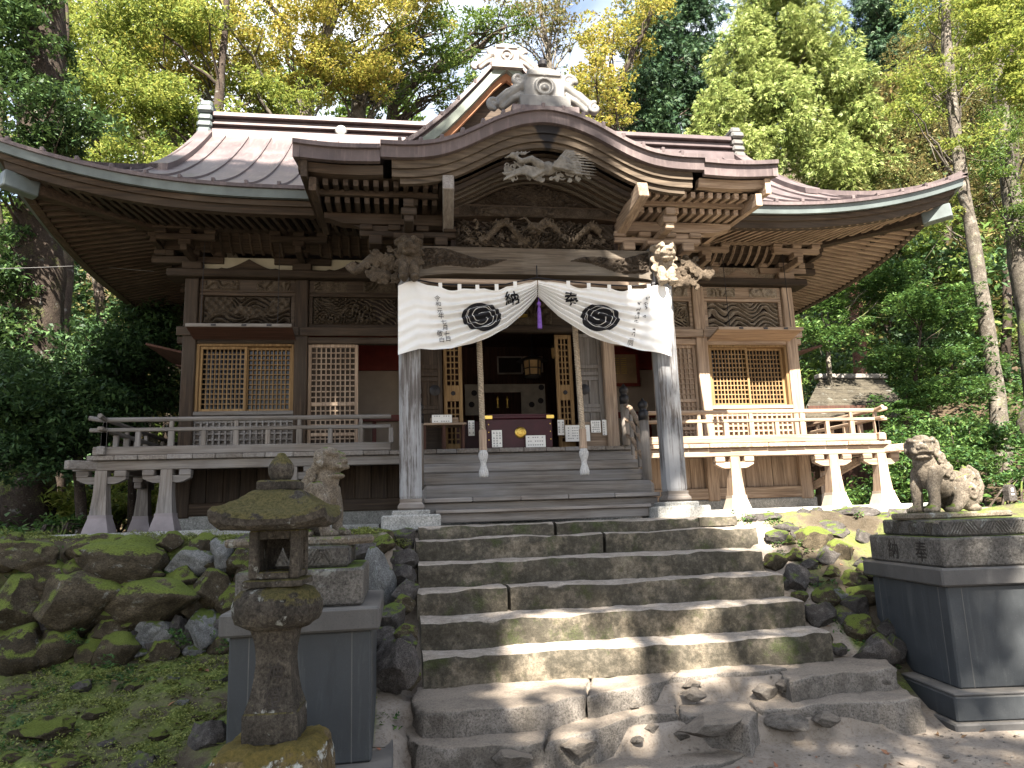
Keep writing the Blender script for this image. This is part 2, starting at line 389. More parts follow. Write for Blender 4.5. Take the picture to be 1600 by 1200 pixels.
ii = (np.arange(ny - 1)[:, None] * nx + np.arange(nx - 1)[None]).ravel()
def ground_mat():
    t = NT('ground_earth'); n = t.noise(2.5, 8, .65); f = t.noise(45., 5, .7); b = t.noise(.9, 6, .6); g = t.noise(170., 3, .6)
    at_ = t.n.new('ShaderNodeAttribute'); at_.attribute_name = 'cover'; sp = t.n.new('ShaderNodeSeparateColor'); t.l(at_.outputs['Color'], sp.inputs[0])
    dirt = t.ramp(n, [(.3, (.15, .125, .10)), (.55, (.235, .203, .17)), (.8, (.32, .285, .245))])
    dirt = t.mix(t.ramp(f, [(.36, .5), (.48, 0.)]), dirt, (.085, .062, .045))
    dirt = t.mix(t.ramp(g, [(.66, 0.), (.70, .5)]), dirt, (.32, .30, .28))
    mossc = t.ramp(f, [(.3, (.034, .046, .012)), (.5, (.088, .115, .028)), (.72, (.17, .195, .058))])
    soil = t.ramp(n, [(.3, (.04, .032, .022)), (.7, (.12, .098, .07))]); soil = t.mix(t.ramp(g, [(.6, 0.), (.68, .6)]), soil, (.2, .19, .17))
    mk = t.ramp(t.math('ADD', t.math('MULTIPLY', n, .75), t.math('MULTIPLY', b, .45)), [(.55, 0.), (.66, 1.)])
    green = t.mix(mk, soil, mossc)
    litter = t.ramp(f, [(.3, (.022, .017, .012)), (.5, (.058, .042, .028)), (.68, (.10, .075, .048)), (.8, (.16, .118, .075))])
    lit2 = t.mix(t.ramp(b, [(.52, 0.), (.62, .8)]), litter, (.035, .055, .014))
    j = t.math('ADD', sp.outputs[0], t.math('MULTIPLY', t.math('SUBTRACT', n, .5), .5))
    c = t.mix(t.ramp(j, [(.42, 0.), (.56, 1.)]), dirt, green)
    c = t.mix(sp.outputs[1], c, lit2)
    return t.done(c, .95, t.math('ADD', t.math('MULTIPLY', f, .6), n), .8, .02, 0, .15)
GROUND = ground_mat()
gm = raw_mesh('ground', np.stack([GX, GY, GZ], -1).reshape(-1, 3), np.stack([ii, ii + 1, ii + nx + 1, ii + nx], 1), GROUND, True)
cov = np.zeros((ny, nx, 4), np.float32); cov[..., 3] = 1
cov[..., 0] = np.clip(sstep(-1.5, -1.9, GX) * sstep(-8.5, -6.5, GY) + .68 * sstep(1.9, 2.4, GX) * sstep(-4.7, -4.2, GY) * (GY < -2.2), 0, 1)
cov[..., 0] = np.where((GY > -2.4) & (GX < -1.5) & (GY < -1.2), 1, np.where(GY > -2.2, .2, cov[..., 0]))
cov[..., 1] = np.clip(sstep(5.5, 7.5, GY) + sstep(5.8, 7.5, np.abs(GX)) * sstep(-3.5, -1.5, GY), 0, 1)
ca = gm.color_attributes.new('cover', 'FLOAT_COLOR', 'POINT'); ca.data.foreach_set('color', cov.ravel())
link('ground', gm, kind='structure', loc=(0, 0, 0))

# ================================================================ ROCK SHAPES
def rock_mesh(name, seed, mat, sub=3, flat=1.0, facet=.55):
    bm = bmesh.new(); bmesh.ops.create_icosphere(bm, subdivisions=sub, radius=.5)
    r = np.random.default_rng(seed)
    pl = [(unit(r.normal(size=3)), r.uniform(.27, .42)) for _ in range(13)]
    off = Vector(r.uniform(0, 90, 3))
    for v in bm.verts:
        p = np.array(v.co)
        for n_, d in pl:
            e = p.dot(n_) - d
            if e > 0: p = p - n_ * e * min(1, facet * 1.6)
        q = Vector(p)
        k = noise.fractal(q * 2.6 + off, .9, 2.1, 3) * .085 + noise.fractal(q * 8 + off, .8, 2.1, 3) * .034 + noise.fractal(q * 22 + off, .8, 2.1, 2) * .012
        q = q * (1 + k * 1.5)
        v.co = (q.x, q.y, q.z * flat)
    me = bpy.data.meshes.new(name); bm.to_mesh(me); bm.free(); me.materials.append(mat)
    me.polygons.foreach_set('use_smooth', [True] * len(me.polygons)); me.set_sharp_from_angle(angle=rad(38))
    # unit size
    co = np.array([v.co[:] for v in me.vertices]); mn, mx = co.min(0), co.max(0)
    co = (co - (mn + mx) / 2) / (mx - mn); me.vertices.foreach_set('co', co.ravel()); me.update()
    return me
BR = [rock_mesh('boulder', 20 + i, BROWNROCK, 4, 1, .62) for i in range(6)]
LV = [rock_mesh('lava_rock', 40 + i, LAVA, 4, 1, .75) for i in range(5)]
PR = [rock_mesh('pale_rock', 60 + i, PALEROCK, 4, 1, .95) for i in range(3)]
KR = [rock_mesh('knobbly_stone', 80 + i, TERR, 4, 1, .8) for i in range(3)]
def px_rock(parent, x, y, w, h, Y, kind='b', name='boulder', dep=.75, tilt=None, rz=None):
    c = at(x, y, Y); k = (AX_F @ (c - CAM)) / FPX
    i = int(RNG.integers(0, 99))
    me = {'b': BR[i % 6], 'l': LV[i % 5], 'p': PR[i % 3], 'k': KR[i % 3]}[kind]
    sx, sz = w * k, h * k
    return link(name, me, parent, c, (RNG.uniform(-.15, .15), RNG.uniform(-.12, .12) if tilt is None else tilt, RNG.uniform(-.5, .5) if rz is None else rz),
                (sx * 1.12, (sx + sz) * .5 * dep * 1.1, sz * 1.12))

# ---------------------------------------------------------------- boulder wall, left
bw = empty('boulder_wall', (-3.2, -3.3, .6), 'dry wall of big mossy brown boulders left of the stone stairs', 'stone wall')
bk = MB(); xs = np.linspace(-9, -1.72, 40)
bk.grid([[(x, -3.02 + .06 * math.sin(x * 5), 1.42) for x in xs], [(x, -3.16 + .05 * math.sin(x * 7), 1.0) for x in xs], [(x, -3.36, .4) for x in xs]])
bk.build('earth_backing', BROWNROCK, bw)
WALLR = [(44, 872, 95, 52, 'b'), (70, 903, 80, 50, 'b'), (10, 868, 80, 50, 'b'), (150, 862, 90, 50, 'b'), (200, 872, 135, 66, 'b'), (267, 846, 40, 30, 'b'), (317, 852, 48, 36, 'b'),
         (297, 878, 64, 44, 'p'), (343, 869, 40, 52, 'p'), (381, 848, 30, 24, 'l'), (372, 880, 46, 42, 'b'), (35, 944, 100, 92, 'b'), (131, 944, 122, 94, 'b'), (197, 917, 58, 54, 'b'),
         (245, 944, 140, 74, 'b'), (281, 904, 60, 36, 'b'), (329, 921, 62, 62, 'b'), (362, 944, 46, 46, 'b'), (395, 900, 50, 50, 'b'), (26, 1018, 106, 82, 'b'), (92, 1017, 66, 62, 'b'),
         (240, 994, 54, 46, 'p'), (187, 1026, 66, 70, 'b'), (142, 1021, 54, 46, 'b'), (251, 1022, 56, 44, 'b'), (275, 983, 32, 40, 'l'), (317, 987, 50, 64, 'p'), (341, 1013, 36, 36, 'b'),
         (-60, 880, 110, 70, 'b'), (-70, 960, 120, 90, 'b'), (-70, 1030, 110, 80, 'b'), (420, 870, 60, 46, 'l'), (430, 920, 70, 60, 'b'), (420, 980, 70, 64, 'b'), (480, 930, 60, 60, 'b'), (540, 940, 60, 60, 'b'), (500, 990, 70, 60, 'l'),
         (170, 986, 56, 40, 'b'), (210, 970, 40, 34, 'b'), (95, 975, 50, 36, 'b'), (300, 945, 40, 40, 'b'), (365, 985, 36, 40, 'b'), (520, 870, 50, 34, 'b'), (570, 862, 44, 30, 'l'), (540, 850, 40, 26, 'p'), (600, 850, 36, 28, 'b'),
         (115, 895, 46, 40, 'b'), (235, 905, 40, 34, 'b'), (390, 935, 40, 40, 'l'), (460, 870, 46, 36, 'b'), (330, 880, 30, 26, 'b')]
FR = np.random.default_rng(31)
for _ in range(60): WALLR.append((FR.uniform(-20, 600), FR.uniform(848, 1040), FR.uniform(22, 48), FR.uniform(18, 36), 'bblp'[FR.integers(0, 4)]))
for x, y, w, h, k in WALLR:
    Y = np.interp(y, [840, 1060], [-3.08, -3.52]); px_rock(bw, x, y, w, h, Y, k, 'boulder', .9)
# rough rocks beside the left edge of the stairs
eb = empty('rock_edging', (-1.7, -3.4, .6), 'rough dark lava rocks with moss caps along the left edge of the stairs', 'rock edging')
for x, y, w, h, k in [(632, 843, 36, 32, 'l'), (590, 846, 50, 36, 'b'), (632, 876, 42, 34, 'l'), (628, 900, 42, 34, 'l'), (630, 924, 44, 32, 'l'), (628, 946, 40, 30, 'b'), (612, 970, 46, 46, 'l'), (628, 996, 46, 38, 'b'),
                      (617, 1040, 72, 76, 'l'), (590, 905, 50, 92, 'p'), (632, 1010, 36, 36, 'l'), (600, 1000, 40, 40, 'l'), (640, 1062, 34, 30, 'b')]:
    Y = np.interp(y, [840, 880, 925, 970, 1040], [-2.75, -3.1, -3.5, -3.85, -4.3]); px_rock(eb, x, y, w, h, Y, k, 'rock', .8)
# loose stones on the moss slope
ls = empty('slope_stones', (-3.0, -4.5, .35), 'scattered half buried stones on the mossy slope below the boulder wall', 'stones', 'loose stones on the banks')
for x, y, w, h, k in [(65, 1120, 88, 40, 'b'), (326, 1168, 58, 56, 'l'), (223, 1188, 52, 34, 'l'), (100, 1178, 60, 26, 'b'), (150, 1092, 34, 16, 'b'), (285, 1088, 20, 12, 'p'), (345, 1062, 24, 16, 'l'), (210, 1060, 26, 14, 'b'), (40, 1062, 40, 20, 'b'), (170, 1140, 26, 12, 'l'),
                      (250, 1130, 30, 16, 'b'), (310, 1110, 22, 14, 'b'), (130, 1055, 30, 18, 'l'), (15, 1170, 36, 18, 'b'), (270, 1060, 20, 14, 'p')]:
    Y = np.interp(y, [1050, 1100, 1200], [-3.85, -4.4, -4.95]); c = at(x, y, Y); o = px_rock(ls, x, y, w, h, Y, k, 'stone', .9)
    o.location.z += float(ground_z(c[0], c[1]) - c[2]) * .8
# right bank
rb = empty('rock_bank', (2.3, -3.4, .7), 'earth bank of dark lava rocks between the stairs and the right pedestal', 'rock bank')
for x, y, w, h, k in [(1244, 902, 42, 50, 'l'), (1211, 878, 34, 32, 'b'), (1282, 952, 50, 40, 'l'), (1355, 927, 70, 30, 'b'), (1366, 1008, 66, 56, 'l'), (1345, 972, 50, 42, 'b'), (1313, 869, 46, 40, 'b'), (1377, 850, 40, 36, 'l'), (1275, 852, 60, 44, 'b'),
                      (1200, 812, 44, 16, 'l'), (1252, 807, 26, 16, 'l'), (1278, 804, 16, 14, 'l'), (1320, 808, 40, 20, 'l'), (1352, 812, 44, 26, 'l'), (1380, 822, 34, 22, 'l'), (1410, 815, 40, 24, 'l'), (1300, 832, 40, 24, 'l'), (1372, 838, 30, 16, 'p'),
                      (1225, 830, 40, 20, 'l'), (1240, 870, 34, 26, 'b'), (1330, 905, 44, 34, 'b'), (1395, 890, 40, 40, 'b'), (1405, 960, 50, 50, 'b'), (1395, 1000, 40, 40, 'l'), (1270, 905, 26, 20, 'l'), (1310, 925, 30, 20, 'p'), (1175, 812, 30, 12, 'l'),
                      (1430, 840, 60, 40, 'l'), (1290, 985, 24, 20, 'b'), (1340, 1040, 20, 14, 'l'), (1345, 885, 30, 24, 'l'), (1300, 895, 34, 22, 'b'), (1230, 850, 30, 20, 'b'), (1262, 880, 28, 18, 'l'), (1400, 925, 36, 30, 'b'), (1215, 845, 46, 26, 'l'), (1255, 845, 36, 24, 'l'), (1310, 845, 40, 26, 'l'), (1345, 850, 36, 26, 'l'), (1290, 875, 44, 30, 'l'), (1335, 940, 40, 30, 'l'), (1290, 930, 40, 30, 'b'), (1380, 975, 44, 36, 'l'), (1325, 960, 30, 24, 'l'), (1360, 895, 44, 30, 'b'), (1225, 905, 24, 20, 'l'), (1310, 1000, 24, 18, 'l'), (1250, 925, 24, 18, 'b')]:
    Y = np.interp(y, [804, 840, 900, 950, 1010, 1050], [-2.45, -2.75, -3.3, -3.65, -4.1, -4.4]); c = at(x, y, Y); o = px_rock(rb, x, y, w, h, Y, k, 'rock', .8)
    o.location.z += float(np.clip(ground_z(c[0], c[1]) - c[2], -.12, .12)) * .6

# ================================================================ STONE STAIRS
ST = empty('stone_staircase', (.25, -3.7, 0), 'worn stone staircase with dark mossy risers climbing from the dirt to the shrine', 'stairs')
def rough_block(name, x0, x1, y0, y1, z0, z1, seed, amp=.012, zl=0., zr=0., cham=.016, sub=.05, chips=.012):
    # a hewn block, its faces cut fine and roughened, its front top edge worn and chipped
    nx_ = max(4, int((x1 - x0) / sub)); nyy = max(3, int((y1 - y0) / .09)); nz = max(4, int((z1 - z0) / .045))
    bm = bmesh.new()
    def face(fn, a, b):
        V = [[bm.verts.new(fn(i / a, j / b)) for j in range(b + 1)] for i in range(a + 1)]
        for i in range(a):
            for j in range(b): bm.faces.new((V[i][j], V[i + 1][j], V[i + 1][j + 1], V[i][j + 1]))
    L = lambda a, b, t: a + (b - a) * t
    face(lambda u, v: (L(x0, x1, u), y0, L(z0, z1, v)), nx_, nz)
    face(lambda u, v: (L(x0, x1, u), L(y0, y1, v), z1), nx_, nyy)
    face(lambda u, v: (x0, L(y1, y0, u), L(z0, z1, v)), nyy, nz)
    face(lambda u, v: (x1, L(y0, y1, u), L(z0, z1, v)), nyy, nz)
    face(lambda u, v: (L(x1, x0, u), y1, L(z0, z1, v)), 1, 1)
    bmesh.ops.remove_doubles(bm, verts=bm.verts, dist=1e-4)
    o = Vector((seed * 3.1, seed * 1.7, seed * .9))
    for v in bm.verts:
        x, y, z = v.co
        u = (x - x0) / (x1 - x0); top = (z - z0) / (z1 - z0)
        z += top * L(zl, zr, u)
        ed = max(0, 1 - (y - y0) / .06) * max(0, 1 - (z1 - v.co.z) / .06)         # front top edge
        q = Vector((x, y, z))
        w = noise.fractal(q * 2.1 + o, .9, 2, 3)
        n = noise.fractal(q * 11 + o, .9, 2, 4)
        chip = max(0, noise.noise(q * 5.3 + o) - .22) * chips * 3
        dn = ed * (cham * .6 + chip); en = max(0, 1 - min(x - x0, x1 - x) / .035) * .012
        z += -dn + (n * amp * .5 + w * amp * 1.4) * top; y += ed * (cham * .6 + chip * 1.1) + (w * amp * 1.5 + n * amp) * (1 if y < y0 + .02 else 0)
        y += (1 - top) * .012 * (y < y0 + .02)
        x += (en if u < .5 else -en)
        v.co = (x, y, z)
    me = bpy.data.meshes.new(name); bmesh.ops.recalc_face_normals(bm, faces=bm.faces); bm.to_mesh(me); bm.free()
    me.materials.append(STEP); me.polygons.foreach_set('use_smooth', [True] * len(me.polygons)); me.set_sharp_from_angle(angle=rad(50))
    return link(name, me, ST)
STEPS = [  # x splits, front y, z top, riser, tread depth
    ([-1.36, -.02, 1.47], -2.66, 1.535, .135, .5), ([-1.39, .42, 2.0], -2.83, 1.42, .205, .45), ([-1.38, 1.86], -3.17, 1.222, .21, .5), ([-1.40, -.62, 1.87], -3.50, 1.018, .20, .5),
    ([-1.38, 1.87], -3.81, .82, .205, .5), ([-1.375, 1.88], -4.15, .61, .19, .5)]
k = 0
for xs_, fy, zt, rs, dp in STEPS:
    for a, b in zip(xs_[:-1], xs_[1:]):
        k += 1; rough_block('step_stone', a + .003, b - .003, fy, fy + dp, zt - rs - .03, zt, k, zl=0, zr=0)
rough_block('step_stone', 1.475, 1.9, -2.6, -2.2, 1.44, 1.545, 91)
# two lowest, broken steps of natural slabs
def slab(name, poly, z0, z1, seed, amp=.02):
    # natural flat-topped stone: outline with rounded rough rim
    poly = np.array(poly, float); c = poly.mean(0); rg = []
    # densify
    P = []
    for i in range(len(poly)):
        a, b = poly[i], poly[(i + 1) % len(poly)]; m_ = max(1, int(np.linalg.norm(b - a) / .032))
        for j in range(m_): P.append(a + (b - a) * j / m_)
    P = np.array(P); o = Vector((seed * 2.3, seed * 5.1, 0))
    for sc_, zz in ((1.02, z0), (1.03, z0 + (z1 - z0) * .25), (1.02, z0 + (z1 - z0) * .45), (1.01, z0 + (z1 - z0) * .62), (1.0, z1 - .035), (.992, z1 - .016), (.975, z1 - .006), (.94, z1 - .001), (.86, z1), (.78, z1), (.68, z1), (.56, z1), (.44, z1), (.3, z1), (.12, z1)):
        ring = []
        for p in P:
            d = p - c; L_ = np.linalg.norm(d); q = c + d * (1 - (1 - sc_) * min(1., .5 / max(L_, .1) + .45))
            w = noise.fractal(Vector((q[0] * 3.5, q[1] * 3.5, zz * 4)) + o, .9, 2, 4)
            w += .5 * noise.fractal(Vector((q[0] * 13, q[1] * 13, zz * 13)) + o, .9, 2, 3); k_ = 1 + (w * .085 if zz < z1 - .01 else w * .05) * min(1., .35 / max(L_, .1))
            zn = (noise.fractal(Vector((q[0] * 2.4, q[1] * 2.4, 7)) + o, .9, 2, 4) * amp * .7 + noise.fractal(Vector((q[0] * 14, q[1] * 14, 3)) + o, .9, 2, 3) * .006) if zz > z0 else 0
            ring.append((c[0] + (q[0] - c[0]) * k_, c[1] + (q[1] - c[1]) * k_, zz + zn))
        rg.append(ring)
    b = MB(); b.loft(rg); me = b.mesh(name, TERR, True); me.set_sharp_from_angle(angle=rad(55))
    return link(name, me, ST)
def gp(x, y, Z): p = at_z(x, y, Z); return (p[0], p[1])
Z7, Z8, Z9 = .40, .245, .085
slab('step_stone', [gp(640, 1092, Z7), gp(663, 1112, Z7), gp(760, 1108, Z7), gp(850, 1100, Z7), gp(915, 1085, Z7), (-.1, -4.05), (-1.42, -4.05)], .12, Z7, 1)
slab('step_stone', [gp(917, 1086, Z7), gp(985, 1076, Z7), gp(1042, 1062, Z7), (.62, -4.05), (-.08, -4.05)], .12, Z7 - .005, 2)
slab('step_stone', [gp(1046, 1060, Z7), gp(1120, 1052, Z7), gp(1180, 1050, Z7), gp(1230, 1044, Z7), (1.35, -4.05), (.65, -4.05)], .1, Z7 + .005, 3)
slab('step_stone', [gp(1233, 1062, Z7), gp(1290, 1054, Z7), gp(1350, 1046, Z7), gp(1398, 1040, Z7), gp(1380, 1022, Z7), gp(1310, 1008, Z7), (1.36, -4.05)], .08, Z7 - .01, 4, .03)
slab('step_stone', [gp(628, 1140, Z8), gp(650, 1166, Z8), gp(760, 1168, Z8), gp(850, 1160, Z8), (-.45, -4.38), (-1.45, -4.38)], .0, Z8, 5)
slab('step_stone', [gp(853, 1158, Z8), gp(930, 1142, Z8), gp(990, 1122, Z8), gp(1060, 1116, Z8), (.42, -4.38), (-.43, -4.38)], .0, Z8 + .005, 6, .03)
slab('step_stone', [gp(1064, 1118, Z8), gp(1130, 1122, Z8), gp(1168, 1130, Z8), gp(1185, 1112, Z8), (.95, -4.38), (.45, -4.38)], -.02, Z8, 7, .03)
slab('step_stone', [gp(1188, 1108, Z8), gp(1260, 1104, Z8), gp(1330, 1100, Z8), gp(1415, 1096, Z8), gp(1440, 1092, Z8), gp(1405, 1066, Z8), (1.75, -4.36), (.97, -4.38)], -.02, Z8, 8, .03)
slab('step_stone', [gp(640, 1200, Z9), gp(700, 1222, Z9), gp(850, 1212, Z9), gp(870, 1188, Z9), (-.5, -4.75), (-1.3, -4.75)], -.06, Z9 + .03, 9, .02)
slab('step_stone', [gp(874, 1206, Z9), gp(1000, 1196, Z9), gp(1120, 1186, Z9), gp(1175, 1168, Z9), gp(1160, 1150, Z9), (.3, -4.72), (-.48, -4.75)], -.06, Z9 - .03, 10, .02)
slab('step_stone', [gp(1180, 1168, Z9), gp(1240, 1164, Z9), gp(1305, 1150, Z9), gp(1300, 1136, Z9), gp(1190, 1146, Z9)], -.06, Z9 - .045, 11, .015)
# knobbly natural stones showing in the broken edges
for x, y, w, h, Y in [(880, 1098, 36, 22, -4.5), (830, 1112, 70, 24, -4.55), (1110, 1132, 92, 34, -4.95), (1230, 1128, 60, 28, -4.85), (1290, 1124, 40, 22, -4.83), (690, 1140, 60, 20, -4.55), (1080, 1070, 30, 16, -4.42), (1310, 1064, 50, 20, -4.3), (800, 1185, 60, 26, -5.1), (905, 1165, 60, 24, -5.0)]:
    px_rock(ST, x, y, w, h, Y, 'k', 'stone', .8)

for _ in range(24):
    x = RNG.uniform(640, 1420); band_ = RNG.random() < .5
    y = (np.interp(x, [640, 900, 1400], [1128, 1108, 1058]) if band_ else np.interp(x, [640, 900, 1400], [1185, 1165, 1122])) + RNG.normal() * 7
    s_ = RNG.uniform(12, 34); px_rock(ST, x, y, s_ * 1.3, s_ * .7, np.interp(y, [1050, 1110, 1180], [-4.42, -4.6, -4.95]), 'k', 'stone', .8)

# ================================================================ SHRINE HALL
SH = empty('shrine_hall', (0, 1.96, T), 'old unpainted timber shrine hall with sweeping brown metal roof and carved gabled porch', 'shrine')
ZF = 2.44; HX = 4.2; BX = (4.2, 2.8, 1.4); YB = 3.92
def P1(name, mat, *boxes, ch=.008, parent=SH, **kw):
    b = MB()
    for q in boxes: b.box(*q, ch)
    return b.build(name, mat, parent, **kw)
# foundation kerb
kb = []
for x0, x1 in [(-5.5, -4.1), (-4.1, -2.9), (-2.9, -1.75), (1.7, 2.75), (2.75, 4.1), (4.1, 5.7)]:
    P1('kerb_stone', SLABSTONE, (x0 + .004, x1 - .004, -1.06, -.55, 1.48, 1.60 if x0 > 0 else 1.575), ch=.012)
P1('foundation', SLABSTONE, (-4.35, 4.35, -.06, 4.0, 1.45, 1.74), ch=.02)
# posts
for sx in (-1, 1):
    for x in BX: P1('post', OLD['z'] if sx < 0 else TAN['z'], (sx * x - .085, sx * x + .085, -.085, .085, 1.72, 4.83), ch=.012)  # left posts take the shaded tone, right posts the sunlit one
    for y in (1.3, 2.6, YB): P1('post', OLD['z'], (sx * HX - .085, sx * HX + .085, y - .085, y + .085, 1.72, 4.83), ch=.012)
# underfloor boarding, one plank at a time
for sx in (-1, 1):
    mt = OLD if sx < 0 else TAN  # shade and sunlight put into the boarding's colour, side by side
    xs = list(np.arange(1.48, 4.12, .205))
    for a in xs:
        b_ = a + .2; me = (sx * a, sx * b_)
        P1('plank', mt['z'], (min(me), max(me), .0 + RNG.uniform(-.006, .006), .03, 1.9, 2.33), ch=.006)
    P1('plank_light_stop', DARK, (min(sx * 1.46, sx * 4.1), max(sx * 1.46, sx * 4.1), .034, .05, 1.76, 2.38), ch=0)  # dark sheet added to stop light showing through the plank gaps
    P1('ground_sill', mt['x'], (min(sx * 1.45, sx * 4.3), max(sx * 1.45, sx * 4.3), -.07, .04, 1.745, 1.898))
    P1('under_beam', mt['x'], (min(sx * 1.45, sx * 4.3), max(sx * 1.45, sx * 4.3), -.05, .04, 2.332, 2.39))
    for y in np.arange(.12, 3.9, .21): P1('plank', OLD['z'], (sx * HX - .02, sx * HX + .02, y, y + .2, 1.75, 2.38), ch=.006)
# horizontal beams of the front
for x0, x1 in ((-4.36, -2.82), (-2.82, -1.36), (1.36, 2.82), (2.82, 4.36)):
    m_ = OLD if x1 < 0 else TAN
    P1('head_beam', m_['x'], (x0 + .003, x1 - .003, -.115, -.088, 4.05, 4.17))
    P1('head_beam', m_['x'], (x0 + .003, x1 - .003, -.06, .05, 3.955, 4.045))
P1('head_beam', OLD['x'], (-1.31, 1.31, -.06, .05, 4.13, 4.23))
P1('wall_plate', OLD['x'], (-4.5, 4.5, -.17, .17, 4.835, 4.94), ch=.014)
for sx in (-1, 1): P1('wall_plate', OLD['y'], (sx * HX - .16, sx * HX + .16, .172, 4.15, 4.835, 4.94), ch=.014)

# carved relief boards
def relief_h(u, w, seed, kind):
    # u, w in metres over the panel
    a = fbm(u * 3.2 + seed, w * 3.2, seed, 3); b = fbm(u * 3.2, w * 3.2 + 9 + seed, seed + 5, 3)
    if kind == 'wave':
        q = np.sin(95 * (w + .05 * np.sin(u * 15 + seed) + .16 * (a - .5)) + 9 * b); h = np.sign(q) * np.abs(q) ** .6 * .5 + .5
        k = sstep(.68, .74, b); h = h * (1 - k) + k * (1.1 + .4 * np.sin(u * 60) * np.sin(w * 50))
    elif kind == 'cloud':
        r = np.abs(((a - .5) * 7) % 1 - .5) * 2; h = sstep(.2, .55, r) * sstep(.40, .5, b + .0) * 1.2
    else:
        cx = np.round(u / .17 + .25 * np.sin(w * 30 + seed)) ; r = np.hypot((u - cx * .17) + .12 * (a - .5), (w - .16) + .35 * (b - .5))
        h = sstep(.35, .5, a) * (.5 + .5 * np.sign(np.sin(r * 150)) * np.abs(np.sin(r * 150)) ** .5) + .7 * sstep(.5, .56, b) + .3 * np.sin(110 * (u * .6 + w) + 16 * a)
    return h
def relief(name, x0, x1, z0, z1, y, seed, kind, amp, mat, parent=SH, n=(120, 44), yb=.03, pierce=0):
    u = np.linspace(0, x1 - x0, n[0]); w = np.linspace(0, z1 - z0, n[1]); U, Wv = np.meshgrid(u, w, indexing='ij')
    h = relief_h(U, Wv, seed, kind) * amp
    ed = np.minimum(np.minimum(U, U[-1, -1] - U), np.minimum(Wv, Wv[-1, -1] - Wv)); h = h * sstep(0, .02, ed)
    Pm = np.stack([x0 + U, y - h, z0 + Wv], -1).reshape(-1, 3)
    i = (np.arange(n[0] - 1)[:, None] * n[1] + np.arange(n[1] - 1)[None]).ravel()
    Q = np.stack([i, i + n[1], i + n[1] + 1, i + 1], 1)
    if pierce:                                  # openwork: the ground between the figures is cut right through
        hh = (h / amp).ravel(); Q = Q[(hh[Q].max(1) > pierce) | (ed.ravel()[Q].min(1) < .012)]
    me = raw_mesh(name, Pm, Q, mat, False)
    return link(name, me, parent)
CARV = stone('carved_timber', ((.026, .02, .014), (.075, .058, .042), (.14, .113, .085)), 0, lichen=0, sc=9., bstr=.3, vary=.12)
CARVL = stone('sunlit_carved_timber', ((.12, .095, .07), (.26, .215, .165), (.37, .32, .26)), 0, lichen=0, sc=9., bstr=.3, vary=.08)  # paler copy for the right-hand carvings, sunlight put into the colour
CARVD = stone('dark_carved_timber', ((.016, .012, .009), (.048, .037, .028), (.09, .073, .057)), 0, lichen=0, sc=9., bstr=.3, vary=.12)
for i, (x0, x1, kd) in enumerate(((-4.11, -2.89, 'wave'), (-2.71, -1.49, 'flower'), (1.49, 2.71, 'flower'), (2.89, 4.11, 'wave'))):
    c = CARV if x0 < 0 else CARVL; wm = OLD if x0 < 0 else TAN  # left panels in the shaded tones, right panels in the sunlit ones
    f = MB(); f.box(x0, x1, -.045, .02, 4.17, 4.225, .006); f.box(x0, x1, -.045, .02, 4.61, 4.655, .006); f.box(x0, x0 + .05, -.045, .02, 4.226, 4.609, .006); f.box(x1 - .05, x1, -.045, .02, 4.226, 4.609, .006)
    fr = f.build('panel_frame', wm['x'], SH)
    relief('carved_panel', x0 + .05, x1 - .05, 4.226, 4.609, .016, i * 3 + 1, kd, .05, c, fr, (230, 80), pierce=.16)
    b = MB(); b.box(x0 + .02, x1 - .02, .05, .06, 4.19, 4.64); b.build('backing_board', DARK, fr)  # dark board added so the carving's hollows read as black shade
    bm_ = P1('tie_beam', wm['x'], (x0, x1, -.05, .05, 4.657, 4.832))
    for sg in (0, 1):
        a = x0 + .06 if sg == 0 else x1 - .5; relief('scroll_carving', a, a + .44, 4.675, 4.815, -.053, 11 + i + sg * 5, 'cloud', .03, c, bm_, (56, 22))
tb = P1('tie_beam', OLD['x'], (-1.31, 1.31, -.05, .05, 4.657, 4.832))
hb = P1('transom_board', OLD['x'], (-1.31, 1.31, 0, .03, 4.23, 4.655))
relief('transom_carving', -.62, .62, 4.24, 4.62, -.004, 33, 'cloud', .06, CARV, hb, (90, 34))
for sx in (-1, 1):
    b = MB(); b.lathe([(.001, -.01), (.03, 0), (.035, .01), (.001, .02)], 10, (sx * .12, -.06, 4.33)); b.obox(sx * .2, -.07, 4.36, .12, .02, .05, None, .006); b.build('brass_fitting', GOLD, hb)

# lattice windows
def lattice(x0, x1, z0, z1, y, nxb, nzb, w, mat, parent, name='lattice', d=.02, fr=.035):
    b = MB()
    b.box(x0, x0 + fr, y - d, y + d, z0, z1, .004); b.box(x1 - fr, x1, y - d, y + d, z0, z1, .004)
    b.box(x0 + fr, x1 - fr, y - d, y + d, z0, z0 + fr, .004); b.box(x0 + fr, x1 - fr, y - d, y + d, z1 - fr, z1, .004)
    f = b.build('sash_frame', mat['z'], parent)
    b = MB(); u0, u1, v0, v1 = x0 + fr, x1 - fr, z0 + fr, z1 - fr
    for i in range(1, nxb):
        x = u0 + (u1 - u0) * i / nxb; b.box(x - w / 2, x + w / 2, y - d * .6, y + d * .6, v0, v1)
    for j in range(1, nzb):
        z = v0 + (v1 - v0) * j / nzb; b.box(u0, u1, y - d * .45, y + d * .45, z - w / 2, z + w / 2)
    b.build(name, mat['z'], parent); return f
